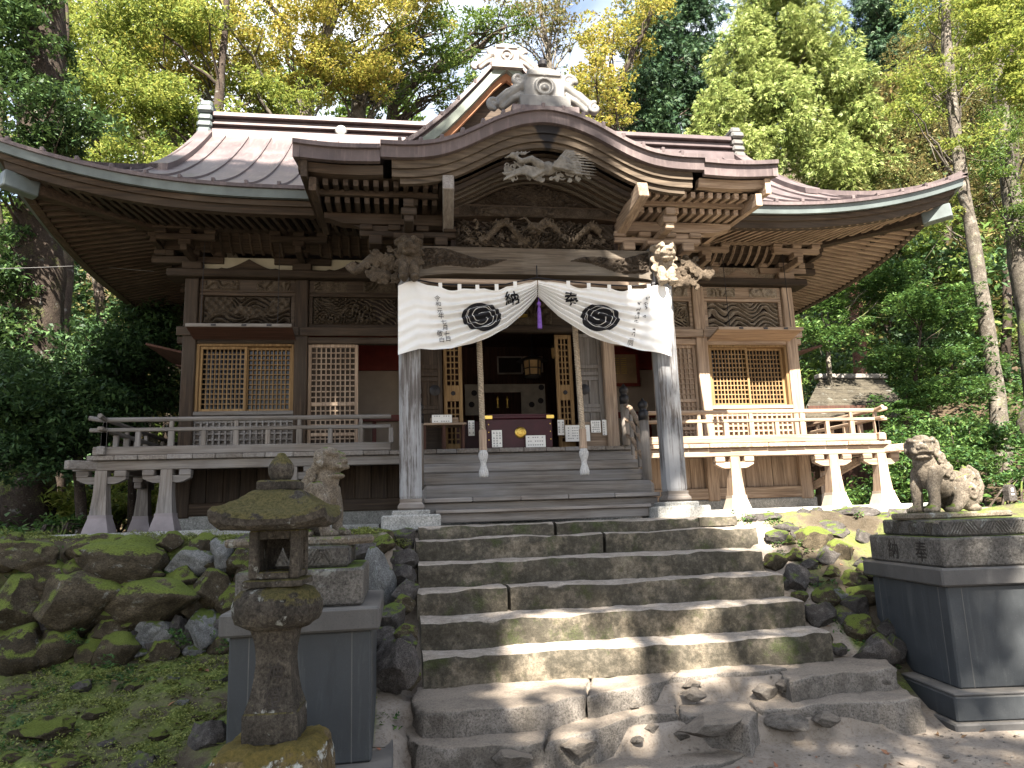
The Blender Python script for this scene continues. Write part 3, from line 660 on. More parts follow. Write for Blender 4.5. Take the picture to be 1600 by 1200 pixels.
for sx in (-1, 1):
    x0, x1 = (-4.105, -2.89) if sx < 0 else (2.89, 4.105)
    wm = OLD if sx < 0 else TAN
    b = MB(); b.box(x0 - .01, x0 + .03, -.05, .05, 3.06, 3.95, .005); b.box(x1 - .03, x1 + .01, -.05, .05, 3.06, 3.95, .005); b.box(x0 + .03, x1 - .03, -.05, .05, 3.92, 3.953, .005)
    wf = b.build('lattice_window', LAT['z'], SH)
    xm = (x0 + x1) / 2
    lattice(x0 + .03, xm + .012, 3.06, 3.92, -.005, 10, 12, .0125, LAT, wf); lattice(xm - .012, x1 - .03, 3.06, 3.92, .042, 10, 12, .0125, LAT, wf)
    b = MB(); b.box(x0 + .05, x1 - .05, .068, .074, 3.08, 3.9); b.build('pane', GLASS, wf)
    P1('window_sill', GREY['x'] if sx < 0 else TAN['x'], (x0 - .02, x1 + .02, -.075, .05, 3.005, 3.058))
    g = GREY if sx < 0 else TAN
    b = MB(); b.box(x0, x1, .03, .05, ZF, 3.003); lp = b.build('lattice_dado', g['x'], SH)
    b = MB()
    for i in range(17):
        x = x0 + (x1 - x0) * i / 16; b.box(x - .011, x + .011, -.02, .03, ZF + .01, 3.0)
    for j in range(8):
        z = ZF + .03 + (.53) * j / 7; b.box(x0, x1, -.012, .03, z - .011, z + .011)
    b.build('lattice', g['x'], lp)
    # raised shutter held out over the window
    b = MB(); b.beam(((x0 + x1) / 2, -.50, 4.075), ((x0 + x1) / 2, -.125, 4.0), x1 - x0 + .06, .03, .006)
    aw = b.build('raised_shutter', RED['x'] if sx < 0 else TAN['x'], SH)
    b = MB(); b.box(x0 - .03, x1 + .03, -.525, -.5, 4.055, 4.1, .005); b.build('shutter_rail', GREY['x'] if sx < 0 else TAN['x'], aw)
    b = MB()
    for q in (.25, .55, .8): b.box(x0 + (x1 - x0) * q - .03, x0 + (x1 - x0) * q + .03, -.531, -.526, 4.065, 4.09)
    b.build('hinge', DARKM, aw)
    for q in (.12, .88):
        xx = x0 + (x1 - x0) * q; b = MB(); b.tube([(xx, -.5, 4.09), (xx, -.49, 4.5), (xx, -.47, 5.2)], .005, 5); b.build('hanging_rod', DARKM, aw)
    # side shutters
    for y in (.65, 1.95, 3.25):
        b = MB(); b.beam((sx * 4.29, y, 3.86), (sx * 4.78, y, 3.98), 1.15, .03, .006); b.build('raised_shutter', RED['y'], SH)
    # inner bays: lattice sliding door
    x0, x1 = (-2.712, -2.06) if sx < 0 else (2.06, 2.712)
    d = TAN
    b = MB(); b.box(x0, x0 + .045, -.02, .02, ZF + .02, 3.95, .005); b.box(x1 - .045, x1, -.02, .02, ZF + .02, 3.95, .005)
    for z in (ZF + .02, 2.72, 3.12, 3.91): b.box(x0 + .045, x1 - .045, -.02, .02, z, z + .045, .005)
    dr = b.build('sliding_door', d['z'], SH)
    b = MB()
    for i in range(1, 9):
        x = x0 + .045 + (x1 - x0 - .09) * i / 9; b.box(x - .008, x + .008, -.012, .014, ZF + .065, 3.91)
    for z in list(np.arange(3.165, 3.9, .075)) + list(np.arange(2.5, 3.1, .062)): b.box(x0 + .045, x1 - .045, -.009, .012, z - .008, z + .008)
    b.build('lattice', d['z'], dr)
    b = MB(); b.box(x0 + .045, x1 - .045, .016, .02, ZF + .06, 3.91); b.build('backing_board', OLD['z'] if sx < 0 else TAN['z'], dr)
    # folding panelled doors and lattice doors of the middle bay
    x0, x1 = (-1.315, -.94) if sx < 0 else (.94, 1.315)
    b = MB(); b.box(x0, x1, .03, .05, ZF, 4.13); pd = b.build('panelled_door', OLD['z'] if sx < 0 else GREY['z'], SH)
    b = MB()
    for a in (x0, x1 - .06): b.box(a, a + .06, .0, .03, ZF, 4.13, .004)
    for z in (ZF, 2.62, 3.0, 3.06, 3.45, 3.52, 3.62, 4.07): b.box(x0 + .06, x1 - .06, .004, .03, z, z + .055, .004)
    b.box((x0 + x1) / 2 - .012, (x0 + x1) / 2 + .012, .008, .03, 2.68, 3.45); b.build('door_frame', OLD['z'] if sx < 0 else GREY['z'], pd)
    b = MB(); b.lathe([(.07, 0), (.075, .008), (.04, .016), (.012, .02)], 16, (0, 0, 0)); b.v = [(v[0] + (x1 - .1 if sx < 0 else x0 + .1), -.002 - v[2], v[1] + 3.32) for v in b.v]; b.build('ring_fitting', DARKM, pd)
    x0, x1 = (-.92, -.66) if sx < 0 else (.66, .9)
    ld = P1('lattice_door', LAT['z'], (x0, x0 + .05, .06, .1, ZF, 4.12), (x1 - .05, x1, .06, .1, ZF, 4.12), (x0 + .05, x1 - .05, .06, .1, 3.18, 3.4), (x0 + .05, x1 - .05, .06, .1, ZF, 2.6), (x0 + .05, x1 - .05, .06, .1, 4.06, 4.12), ch=.004)
    b = MB()
    for i in range(1, 3):
        x = x0 + .05 + (x1 - x0 - .1) * i / 3; b.box(x - .009, x + .009, .07, .09, 2.6, 4.06)
    for z in list(np.arange(2.66, 3.17, .085)) + list(np.arange(3.47, 4.04, .085)): b.box(x0 + .05, x1 - .05, .072, .088, z - .009, z + .009)
    b.build('lattice', LAT['z'], ld)
    b = MB(); b.lathe([(.032, 0), (.03, .006), (.02, .008)], 14, (0, 0, 0)); b.v = [(v[0] + (x0 + x1) / 2, .058 - v[2], v[1] + 3.29) for v in b.v]; b.build('roundel', DARKM, ld)
    P1('threshold_board', TAN['x'] if sx > 0 else OLD['x'], (min(sx * .92, sx * 1.34), max(sx * .92, sx * 1.34), -.03, .0, ZF, 2.86))
# inside
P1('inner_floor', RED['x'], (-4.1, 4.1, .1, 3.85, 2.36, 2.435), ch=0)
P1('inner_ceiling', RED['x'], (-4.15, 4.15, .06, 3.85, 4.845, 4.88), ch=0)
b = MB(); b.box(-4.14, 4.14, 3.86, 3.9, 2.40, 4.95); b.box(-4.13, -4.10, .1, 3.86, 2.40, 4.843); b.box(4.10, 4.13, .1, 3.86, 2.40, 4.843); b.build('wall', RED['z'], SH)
for sx in (-1, 1):
    P1('inner_wall', CREAM, (min(sx * 1.45, sx * 4.05), max(sx * 1.45, sx * 4.05), 1.62, 1.66, 2.44, 4.2), ch=0)
    iw = P1('wall_trim', REDW['x'], (min(sx * 1.42, sx * 4.07), max(sx * 1.42, sx * 4.07), 1.56, 1.6, 3.12, 3.22), (min(sx * 1.42, sx * 4.07), max(sx * 1.42, sx * 4.07), 1.56, 1.6, 3.92, 4.84), ch=.004) if False else P1('wall_trim', REDW, (min(sx * 1.42, sx * 4.07), max(sx * 1.42, sx * 4.07), 1.56, 1.6, 3.12, 3.22), (min(sx * 1.42, sx * 4.07), max(sx * 1.42, sx * 4.07), 1.56, 1.6, 3.92, 4.84), ch=.004)
    for x in (1.45, 1.9, 2.5, 3.2): P1('inner_post', REDW, (sx * x - .03, sx * x + .03, 1.52, 1.555, 2.44, 4.84 if x < 1.6 else 3.11), ch=.004)
    P1('inner_post', REDW, (sx * 1.36 - .05, sx * 1.36 + .05, .2, .3, 2.44, 4.84), ch=.006)
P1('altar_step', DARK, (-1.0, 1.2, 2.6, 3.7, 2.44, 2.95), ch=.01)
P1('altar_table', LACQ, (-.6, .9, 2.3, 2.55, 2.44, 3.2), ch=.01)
# wall behind and side
for sx in (-1, 1):
    for y0, y1 in ((.09, 1.21), (1.39, 2.51), (2.69, 3.83)): P1('side_wall_panel', OLD['z'], (sx * HX - .03, sx * HX + .03, y0, y1, ZF, 4.83), ch=.004)

# ---------------------------------------------------------------- under-eave brackets
def bracket(x, y, dirn=(0, -1), mat=OLD, corner=False):
    # stepped bearing blocks and arms; dirn is the outward direction
    dx, dy = dirn; r = np.array([[-dy, -dx, 0], [dx, -dy, 0], [0, 0, 1]], float)   # local -y -> outward
    b = MB()
    def bx(cx, cy, cz, sx, sy, sz, ch=.008):
        p = r @ np.array([cx, cy, 0]); b.obox(x + p[0], y + p[1], cz, sx, sy, sz, r, ch)
    b2 = MB()
    if not corner: bx(0, 0, 5.0, .25, .25, .1); bx(0, 0, 4.965, .19, .19, .025)
    e_ = .004 if corner else 0
    bx(0, 0, 5.10 + e_, .75, .085 - e_, .09); bx(0, -.22, 5.10 - e_, .085 - e_, .62, .09)
    for q in ((-.32, .32) if corner else (-.32, 0, .32)): bx(q, 0, 5.185, .15, .14, .075)
    bx(0, -.42, 5.185, .15, .15, .075); bx(0, -.42, 5.26, .72, .08, .075)
    for q in (-.3, 0, .3): bx(q, -.42, 5.325, .14, .13, .06)
    o = b.build('bracket_set', mat['x'], SH)
    return o
for sx in (-1, 1):
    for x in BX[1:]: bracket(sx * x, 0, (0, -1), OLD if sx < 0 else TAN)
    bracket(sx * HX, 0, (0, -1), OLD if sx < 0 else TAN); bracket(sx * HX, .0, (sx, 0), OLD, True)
    for y in (1.3, 2.6, YB): bracket(sx * HX, y, (sx, 0), OLD)
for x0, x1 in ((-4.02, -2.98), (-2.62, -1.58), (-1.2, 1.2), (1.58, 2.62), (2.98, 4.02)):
    P1('plaster_panel', PLASTER if x0 < 2 else CARVL, (x0 - .1, x1 + .1, .0, .03, 4.942, 5.15), ch=0)  # panel at the right end takes the sunlit carving colour
    xm = (x0 + x1) / 2; b = MB(); pr = []
    for t in np.linspace(0, 1, 13):
        pr.append((t * .42, .17 * (1 - t) ** 1.6 + .035 * math.exp(-((t - .85) / .12) ** 2) + .012))
    poly = [(xm + u, -.02, 4.945 + h) for u, h in pr[::-1]][::-1]
    up = [(xm + u, -.03, 4.945 + h) for u, h in pr]; dn = [(xm + u, -.03, 4.945) for u, h in pr]
    b.ribbon(up, dn, .05); up = [(xm - u, -.03, 4.945 + h) for u, h in pr]; dn = [(xm - u, -.03, 4.945) for u, h in pr]; b.ribbon(up, dn, .05)
    b.build('frog_leg_strut', OLD['x'] if x0 < 0 else TAN['x'], SH)
    P1('purlin', OLD['x'] if x0 < 0 else TAN['x'], (x0 - .4, x1 + .4, -.06, .06, 5.15, 5.215)) if False else None
for x0, x1 in ((-4.6, -1.401), (-1.399, 1.399), (1.401, 4.6)):
    P1('wall_purlin', OLD['x'], (x0, x1, -.05, .05, 5.232, 5.5))
    P1('eave_purlin', OLD['x'] if x0 < 0 else TAN['x'], (x0 - (.22 if x0 < -2 else 0), x1 + (.22 if x1 > 2 else 0), -.49, -.37, 5.36, 5.46))
for sx in (-1, 1):
    P1('eave_purlin', OLD['y'], (sx * 4.62 - .06, sx * 4.62 + .06, -.36, 4.3, 5.36, 5.46)); P1('wall_purlin', OLD['y'], (sx * HX - .05, sx * HX + .05, .06, 4.0, 5.232, 5.5))
    # slanting ribs between the brackets
    for x0, x1 in ((3.05, 3.95), (1.65, 2.55)):
        for a in np.linspace(x0, x1, 8):
            b = MB(); b.tube([(sx * a, -.07, 5.17), (sx * a, -.16, 5.2), (sx * a, -.27, 5.27), (sx * a, -.345, 5.36)], [.022, .022, .022, .022], 4, True); b.build('rib', OLD['z'] if sx < 0 else TAN['z'], SH)
        b = MB(); b.beam(((x0 + x1) / 2 * sx, -.05, 5.2), ((x0 + x1) / 2 * sx, -.35, 5.40), 1.2, .012); b.build('rib_backing', OLD['x'], SH)

# ---------------------------------------------------------------- main roof
EX, EY, RY, GXX = 5.95, -1.75, 1.96, 4.6
EYB = RY + (RY - EY)
def lift(c): return .50 * np.maximum(0, 1 - np.asarray(c) / 3.1) ** 2.3
def slope(t): return 5.375 + .496 * t + .064 * t * t
def zf(x, t):                                   # front slope, t metres in from the eave
    c = EX - np.abs(x); return slope(t) + lift(np.maximum(c, t)) * np.exp(-np.maximum(t, 0) / .9)
RF = MB()
def front_grid(x0, x1, n, back=False):
    xs = np.linspace(x0, x1, n); G = []
    for x in xs:
        tm = RY - EY if abs(x) <= GXX else max(EX - abs(x), 0.0)
        ts = np.linspace(0, 1, 20) ** 1.2 * tm
        G.append([(x, EY + t if not back else EYB - t, zf(x, t)) for t in ts])
    return G
for bk_ in (False, True):
    RF.grid(front_grid(-EX, -GXX, 16, bk_)); RF.grid(front_grid(-GXX, GXX, 30, bk_)); RF.grid(front_grid(GXX, EX, 16, bk_))
def side_pt(sx, c, t):                         # hip side: c along eave from the front corner, t in from the side eave
    dist = min(c, (EYB - EY) - c); z = slope(t) + lift(max(dist, t)) * math.exp(-t / .9)
    return (sx * (EX - t), EY + c, z)
for sx in (-1, 1):
    G = []
    for c in np.linspace(0, EYB - EY, 48):
        tm = min(c, EYB - EY - c, EX - GXX + .25); G.append([side_pt(sx, c, t) for t in np.linspace(0, max(tm, 1e-4), 10)])
    RF.grid(G)
    gb = [(sx * (GXX - .02), y, float(zf(GXX, min(y - EY, EYB - y))) ) for y in np.linspace(-.3, EYB - 1.45, 21)]
    RF.grid([[p for p in gb], [(p[0], p[1], 6.0) for p in gb]])
ROOFO = RF.build('main_roof', ROOF, SH, True); ROOFO.data.set_sharp_from_angle(angle=rad(30))
# raised barge along the gable edges and hips
for sx in (-1, 1):
    b = MB(); L = [(sx * GXX, EY + t, float(zf(GXX, t))) for t in np.linspace(EX - GXX, RY - EY - .1, 16)]
    b.loft([[(p[0] - .1, p[1], p[2] - .02), (p[0] + .12, p[1], p[2] - .02), (p[0] + .12, p[1], p[2] + .09), (p[0] - .1, p[1], p[2] + .09)] for p in L]); b.build('gable_edge', ROOF, ROOFO)
    b = MB(); L = [(sx * (EX - t), EY + t, float(zf(EX - t, t))) for t in np.linspace(.02, EX - GXX + .06, 12)]
    b.loft([[(p[0] - .05, p[1] - .05, p[2] - .02), (p[0] + .05, p[1] + .05, p[2] - .02), (p[0] + .05, p[1] + .05, p[2] + .055), (p[0] - .05, p[1] - .05, p[2] + .055)] for p in L]); b.build('hip_edge', ROOF, ROOFO)
# standing seams with little end caps at the eave
for x in np.arange(-5.7, 5.71, .356):
    tm = RY - EY - .15 if abs(x) <= GXX - .05 else EX - abs(x) - .05
    if tm < .1: continue
    L = [(x, EY + t, float(zf(x, t)) + .018) for t in np.linspace(0.01, tm, 16)]
    b = MB(); b.loft([[(p[0] - .014, p[1], p[2] - .022), (p[0] + .014, p[1], p[2] - .022), (p[0] + .012, p[1], p[2] + .012), (p[0] - .012, p[1], p[2] + .012)] for p in L])
    p = L[0]; b.obox(p[0], p[1] + .0, p[2] + .008, .042, .07, .055, None, .008); b.build('roof_seam', ROOF, ROOFO)
for sx in (-1, 1):
    for c in np.arange(.4, EYB - EY - .3, .36):
        tm = min(c, EYB - EY - c, EX - GXX); L = [np.array(side_pt(sx, c, t)) + (0, 0, .018) for t in np.linspace(.01, tm, 7)]
        b = MB(); b.loft([[(p[0], p[1] - .014, p[2] - .02), (p[0], p[1] + .014, p[2] - .02), (p[0], p[1] + .012, p[2] + .012), (p[0], p[1] - .012, p[2] + .012)] for p in L]); b.build('roof_seam', ROOF, ROOFO)
# eave boards: metal lip, green-grey copper band, timber boards
def eave_line(off, dz, side=0, n=60):
    # line parallel to the eave, off metres inside it and dz above it
    if side == 0: return [(x, EY + off, float(slope(0) + lift(EX - abs(x))) + dz) for x in np.linspace(-EX + off, EX - off, n)]
    return [(side * (EX - off), EY + c, float(slope(0) + lift(min(c, EYB - EY - c))) + dz) for c in np.linspace(off, EYB - EY - off, n)]
for sd in (0, -1, 1):
    ax = (0, 1, 0) if sd == 0 else (-sd, 0, 0)
    nm = 60
    b = MB(); b.ribbon(eave_line(-.02, .012, sd), eave_line(-.02, -.03, sd), .08, ax); b.build('roof_lip', ROOF, ROOFO)
    b = MB(); b.ribbon(eave_line(.015, -.03, sd), eave_line(.03, -.125, sd), .05, ax); b.build('copper_band', COPPER, ROOFO)
    b = MB(); b.ribbon(eave_line(.10, -.125, sd), eave_line(.11, -.185, sd), .12, ax); b.build('eave_board', OLD['x'] if sd == 0 else OLD['y'], ROOFO)
    b = MB(); b.ribbon(eave_line(.15, -.185, sd), eave_line(.17, -.265, sd), .10, ax); b.build('eave_board', OLD['x'] if sd == 0 else OLD['y'], ROOFO)
    # soffit boards above the rafters and the fillet carrying the upper rafters
    e0 = np.array(eave_line(.2, -.205, sd)); e1 = np.array(eave_line(.66, -.10, sd)); e1[:, 2] = 5.37 + (e1[:, 2] - 5.275) * .55
    e2 = np.array(eave_line(1.75, 0, sd)); e2[:, 2] = 5.56 + (e1[:, 2] - 5.37) * .2
    b = MB(); b.grid([e0, e1, e2]); b.build('soffit', OLD['y'] if sd == 0 else OLD['x'], SH)
    k0 = e1 - (0, 0, .045); b = MB(); b.ribbon(k0, k0 - (0, 0, .065), .07, tuple(-np.array(ax))); b.build('rafter_fillet', OLD['x'] if sd == 0 else OLD['y'], SH)
# rafters: two tiers, one by one
def raf(a, b_, w, h, up=(0, 0, 1)):
    m = MB(); m.beam(a, b_, w, h, .0, up); return m
RAFN = 0
def lz(c): return float(lift(c))
for x in np.arange(-5.55, 5.56, .112):
    if abs(x) < 1.2: continue
    c = EX - abs(x); sx = -1 if x < 0 else 1
    y1 = -.15 if abs(x) < HX else min(-.15, -(abs(x) - HX) - .1)
    mt = OLD['y'] if x < 1 else TAN['y']  # rafters on the right take the sunlit copy of the timber
    ya = EY + .62
    if y1 > ya + .05 and RAFN < 300:
        z0 = 5.275 + .55 * lz(c); z1 = z0 + .155 * (y1 - ya) - .35 * lz(c) * min(1, (y1 - ya))
        raf((x, ya, z0), (x, y1, z1), .05, .062).build('rafter', mt, SH); RAFN += 1
    yb = EY + .19; ye = min(-.9 + .3, y1)
    if ye > yb + .05:
        z0 = 5.135 + lz(c); z1 = 5.335 + .55 * lz(c)
        if ye < -.6: z1 = z0 + (z1 - z0) * (ye - yb) / (-.6 - yb)
        raf((x, yb, z0), (x, ye, z1), .045, .055).build('rafter', mt, SH); RAFN += 1
for sx in (-1, 1):
    fly = MB()
    for y in np.arange(-1.35, 5.3, .112):
        c = min(y - EY, EYB - y); x1 = 4.3 if 0 < y < YB else 4.3 + max(-y, y - YB)
        xa = EX - .62; z0 = 5.275 + .55 * lz(c)
        if xa > x1 + .05:
            z1 = z0 + .155 * (xa - x1) - .35 * lz(c) * min(1, xa - x1)
            m = raf((sx * xa, y, z0), (sx * x1, y, z1), .05, .062)
            m.build('rafter', OLD['x'] if sx < 0 else TAN['x'], SH) if RAFN < 296 else fly.add(m.v, m.f); RAFN += 1
        xb = EX - .19; xe = max(4.75, x1)
        if xb > xe + .05:
            z0 = 5.135 + lz(c); m = raf((sx * xb, y, z0), (sx * xe, y, z0 + (.2 - .45 * lz(c)) * (xb - xe)), .045, .055); fly.add(m.v, m.f)
    fly.build('rafters', OLD['x'] if sx < 0 else TAN['x'], SH, kind='stuff')
    # hip rafter with metal shod tail
    b = MB(); b.beam((sx * 4.25, -.05, 5.42), (sx * 5.62, -1.42, 5.42), .13, .16, .01); hr = b.build('hip_rafter', OLD['x'], SH)
    b = MB(); b.beam((sx * 5.55, -1.35, 5.405), (sx * 5.80, -1.60, 5.43), .15, .19, .012); b.build('metal_cap', COPPER, hr)
# ridge
RZ = 7.93
RIDGEM = simple('dark_ridge_metal', (.070, .052, .054), .5, .25, .3, 4., .5)
rg = MB()
for (dy, z0, z1) in ((.30, RZ - .25, RZ + .03), (.20, RZ + .03, RZ + .12), (.26, RZ + .12, RZ + .16), (.18, RZ + .16, RZ + .27), (.25, RZ + .27, RZ + .36)):
    rg.box(-4.5, 4.5, RY - dy, RY + dy, z0, z1, .015)
RIDGE = rg.build('ridge', RIDGEM, ROOFO)
for x in (-2.45, 2.45):
    b = MB(); b.lathe([(.001, -.05), (.085, -.03), (.1, 0), (.085, .03), (.001, .05)], 16); b.v = [(v[0] + x, RY - .27 + v[2] * .6, v[1] + RZ + .10) for v in b.v]; b.build('ridge_crest', ORNM, ROOFO)
for sx in (-1, 1):
    b = MB()
    for k, (y0, y1, zz, w) in enumerate(((-.36, .36, RZ - .22, .24), (-.30, .30, RZ - .07, .22), (-.28, .28, RZ + .06, .24), (-.26, .26, RZ + .19, .22), (-.28, .28, RZ + .33, .25), (-.22, .22, RZ + .45, .2))):
        b.box(sx * 4.62 - w / 2, sx * 4.62 + w / 2, RY + y0, RY + y1, zz, zz + .125, .035)
    b.build('ridge_end_ornament', COPPER if sx < 0 else ORNM, ROOFO)

# ---------------------------------------------------------------- dormer gable over the porch
DY = -.5
dx_ = np.array([0, .14, .4, .8, 1.2, 1.6, 2.05, 2.5]); dz_ = np.array([7.99, 7.90, 7.58, 7.12, 6.75, 6.45, 6.2, 6.05])
def dz(x): return np.interp(np.abs(x), dx_, dz_) + .02 * np.exp(-(np.abs(x) / .1) ** 2)
xs = np.concatenate([-np.linspace(2.3, .06, 18), [0], np.linspace(.06, 2.3, 18)])
b = MB(); b.grid([[(x, y, dz(x)) for x in xs] for y in np.linspace(DY - .12, 1.9, 6)]); DG = b.build('dormer_roof', ROOF, SH, True)
b = MB(); b.ribbon([(x, DY - .16, dz(x) + .045) for x in xs], [(x, DY - .16, dz(x) - .03) for x in xs], .12); b.build('gable_lip', ROOF, DG)
b = MB(); b.ribbon([(x, DY - .10, dz(x) - .035) for x in xs], [(x, DY - .10, dz(x) - .085) for x in xs], .1); b.build('gable_band', ROOF, DG)
b = MB(); b.ribbon([(x, DY - .14, dz(x) - .09) for x in xs], [(x, DY - .14, dz(x) - .25) for x in xs], .08); b.build('barge_board', simple('pale_green_copper', (.13, .15, .13), .6, .1, .3), DG)
b = MB(); b.ribbon([(x, DY - .06, dz(x) - .25) for x in xs], [(x, DY - .06, dz(x) - .36) for x in xs], .06); b.build('barge_board', simple('orange_timber', (.20, .095, .05), .8, 0, .3), DG)
b = MB(); b.grid([[(x, DY + .1, dz(x) - .1) for x in xs], [(x, DY + .1, 6.0) for x in xs]]); b.build('gable_wall', OLD['x'], DG)
for x in list(np.arange(-2.1, -.1, .235)) + list(np.arange(.2, 2.2, .235)):
    b = MB(); b.beam((x, DY - .17, dz(x) + .03), (x, DY + .0, dz(x) + .06), .04, .06, .008); b.build('seam_cap', ROOF, DG)
P1('dormer_ridge', ROOF, (-.14, .14, DY - .05, 1.7, 7.93, 8.1), (-.1, .1, DY - .02, 1.7, 8.1, 8.2), parent=DG)

# sculpted shapes: ellipsoids and tapered limbs fused into one skin
def sculpt(name, prims, mat, voxel=.012, parent=None, smooth=3, disp=0, dsc=14, loc=(0, 0, 0), link_it=True):
    bm = bmesh.new()
    for p in prims:
        if p[0] == 's':
            _, c, r = p[:3]; R_ = Matrix.Identity(4) if len(p) < 4 else Matrix.Rotation(p[3][1], 4, p[3][0])
            r = (r, r, r) if np.isscalar(r) else r
            M_ = Matrix.Translation(c) @ R_ @ Matrix.Diagonal((*r, 1)); bmesh.ops.create_icosphere(bm, subdivisions=3 if max(r) > .05 else 2, radius=1, matrix=M_)
        elif p[0] == 'b':
            _, c, r = p[:3]; bmesh.ops.create_cube(bm, size=2, matrix=Matrix.Translation(c) @ (Matrix.Rotation(p[3][1], 4, p[3][0]) if len(p) > 3 else Matrix.Identity(4)) @ Matrix.Diagonal((*r, 1)))
        else:
            pts, rr = p[1], p[2]; m = MB(); m.tube(pts, rr, 12); vs = [bm.verts.new(v) for v in m.v]
            for f in m.f: bm.faces.new([vs[i] for i in f])
            for q, r in ((pts[0], rr[0] if not np.isscalar(rr) else rr), (pts[-1], rr[-1] if not np.isscalar(rr) else rr)):
                bmesh.ops.create_icosphere(bm, subdivisions=2, radius=r, matrix=Matrix.Translation(q))
    me = bpy.data.meshes.new(name); bm.to_mesh(me); bm.free()
    o = bpy.data.objects.new('tmp_form', me); COL.objects.link(o)
    r = o.modifiers.new('r', 'REMESH'); r.mode = 'VOXEL'; r.voxel_size = voxel
    if smooth: s = o.modifiers.new('s', 'SMOOTH'); s.iterations = smooth; s.factor = .5
    dg = bpy.context.evaluated_depsgraph_get(); me2 = bpy.data.meshes.new_from_object(o.evaluated_get(dg)); me2.name = name
    bpy.data.objects.remove(o); bpy.data.meshes.remove(me)
    if disp:
        n = len(me2.vertices); co = np.zeros(n * 3, np.float32); no = np.zeros(n * 3, np.float32)
        me2.vertices.foreach_get('co', co); me2.vertices.foreach_get('normal', no); co = co.reshape(-1, 3); no = no.reshape(-1, 3)
        d = np.array([noise.fractal(Vector(c) * dsc, .8, 2.2, 3) for c in co.tolist()], np.float32)
        co += no * (d * disp)[:, None]; me2.vertices.foreach_set('co', co.ravel()); me2.update()
    me2.materials.clear(); me2.materials.append(mat); me2.polygons.foreach_set('use_smooth', [True] * len(me2.polygons))
    return link(name, me2, parent, None if link_it is True else link_it) if link_it else me2
def swirl(cx, cy, cz, r, turns=1.6, rr=.02, sx=1, ph=0, plane='xz', n=22):
    L = []
    for t in np.linspace(0, 1, n):
        a = ph + sx * turns * 2 * math.pi * t; q = r * (1 - t * .85)
        L.append((cx + q * math.cos(a), cy - .3 * rr * t, cz + q * math.sin(a)) if plane == 'xz' else (cx - .3 * rr * t, cy + q * math.cos(a), cz + q * math.sin(a)))
    return ('t', L, [rr * (1 - .4 * t) for t in np.linspace(0, 1, n)])

# ---------------------------------------------------------------- porch roof with its curved gable
KX, KY, KC = 2.53, -2.98, 1.69
kx_ = np.array([0, .12, .3, .5, .7, .9, 1.1, 1.3, 1.5, 1.7]); kz_ = np.array([5.745, 5.735, 5.695, 5.615, 5.505, 5.40, 5.325, 5.29, 5.28, 5.283])
KS = np.linspace(-KC, KC, 57)
def kz(x): return np.interp(np.abs(x), kx_, kz_)
def smooth_k(dz0=0.0, y=KY, sc=1.0, xs=KS): return [(x, y, float(np.mean(kz(np.array([x - .05, x, x + .05])))) + dz0) for x in xs]
b = MB(); Y5 = np.linspace(KY, -.4, 8)
b.grid([[(x, y, (kz(x) if abs(x) <= KC else 5.25) + (y - KY) * (.14 + .10 * min(1, abs(x) / 1.2))) for x in np.concatenate([[-KX, -KC - .001], KS, [KC + .001, KX]])] for y in Y5])
PR_ = b.build('porch_roof', ROOF, SH, True)
b = MB(); b.ribbon(smooth_k(.02, KY - .05), smooth_k(-.022, KY - .05), .12); b.build('gable_lip', ROOF, PR_)
b = MB(); b.ribbon(smooth_k(-.022, KY - .015), smooth_k(-.135, KY), .06); b.build('gable_fascia', ROOF, PR_)
for sx in (-1, 1):
    xs = np.linspace(sx * (KC + .003), sx * KX, 8)
    def wz(x, d): t = (abs(x) - KC) / (KX - KC); return 5.252 - .02 * math.sin(t * math.pi) + .02 * t + d
    b = MB(); b.ribbon([(x, KY - .035, wz(x, .015)) for x in xs], [(x, KY - .035, wz(x, -.03)) for x in xs], .1); b.build('wing_lip', ROOF, PR_)
    b = MB(); b.ribbon([(x, KY, wz(x, -.03)) for x in xs], [(x, KY + .01, wz(x, -.15)) for x in xs], .06); b.build('wing_fascia', ROOF, PR_)
    b = MB(); b.ribbon([(x, KY + .1, wz(x, -.15)) for x in xs * .985], [(x, KY + .13, wz(x, -.235)) for x in xs * .985], .1); b.build('wing_board', OLD['x'] if sx < 0 else TAN['x'], PR_)
    # side barge
    L0 = [(sx * KX, y, 5.25 + (y - KY) * .24) for y in np.linspace(KY, -1.2, 6)]
    b = MB(); b.ribbon(L0, [(p[0], p[1], p[2] - .14) for p in L0], .06, (-sx, 0, 0)); b.build('side_fascia', ROOF, PR_)
    L1 = [(sx * (KX - .07), y, 5.10 + (y - KY) * .10) for y in np.linspace(KY + .06, -1.2, 6)]
    b = MB(); b.ribbon(L1, [(p[0], p[1], p[2] - .17) for p in L1], .06, (-sx, 0, 0)); b.build('side_barge', OLD['y'] if sx < 0 else TAN['y'], PR_)
    L1 = [(sx * (KX - .14), y, 4.96 + (y - KY) * .08) for y in np.linspace(KY + .14, -1.4, 6)]
    b = MB(); b.ribbon(L1, [(p[0], p[1], p[2] - .14) for p in L1], .07, (-sx, 0, 0)); b.build('side_barge', OLD['y'] if sx < 0 else TAN['y'], PR_)
for x in np.arange(-1.5, 1.51, .21):
    b = MB(); z = float(kz(x)); b.beam((x, KY - .055, z + .025), (x, KY + .2, z + .06), .04, .06, .008); b.build('seam_cap', ROOF, PR_)
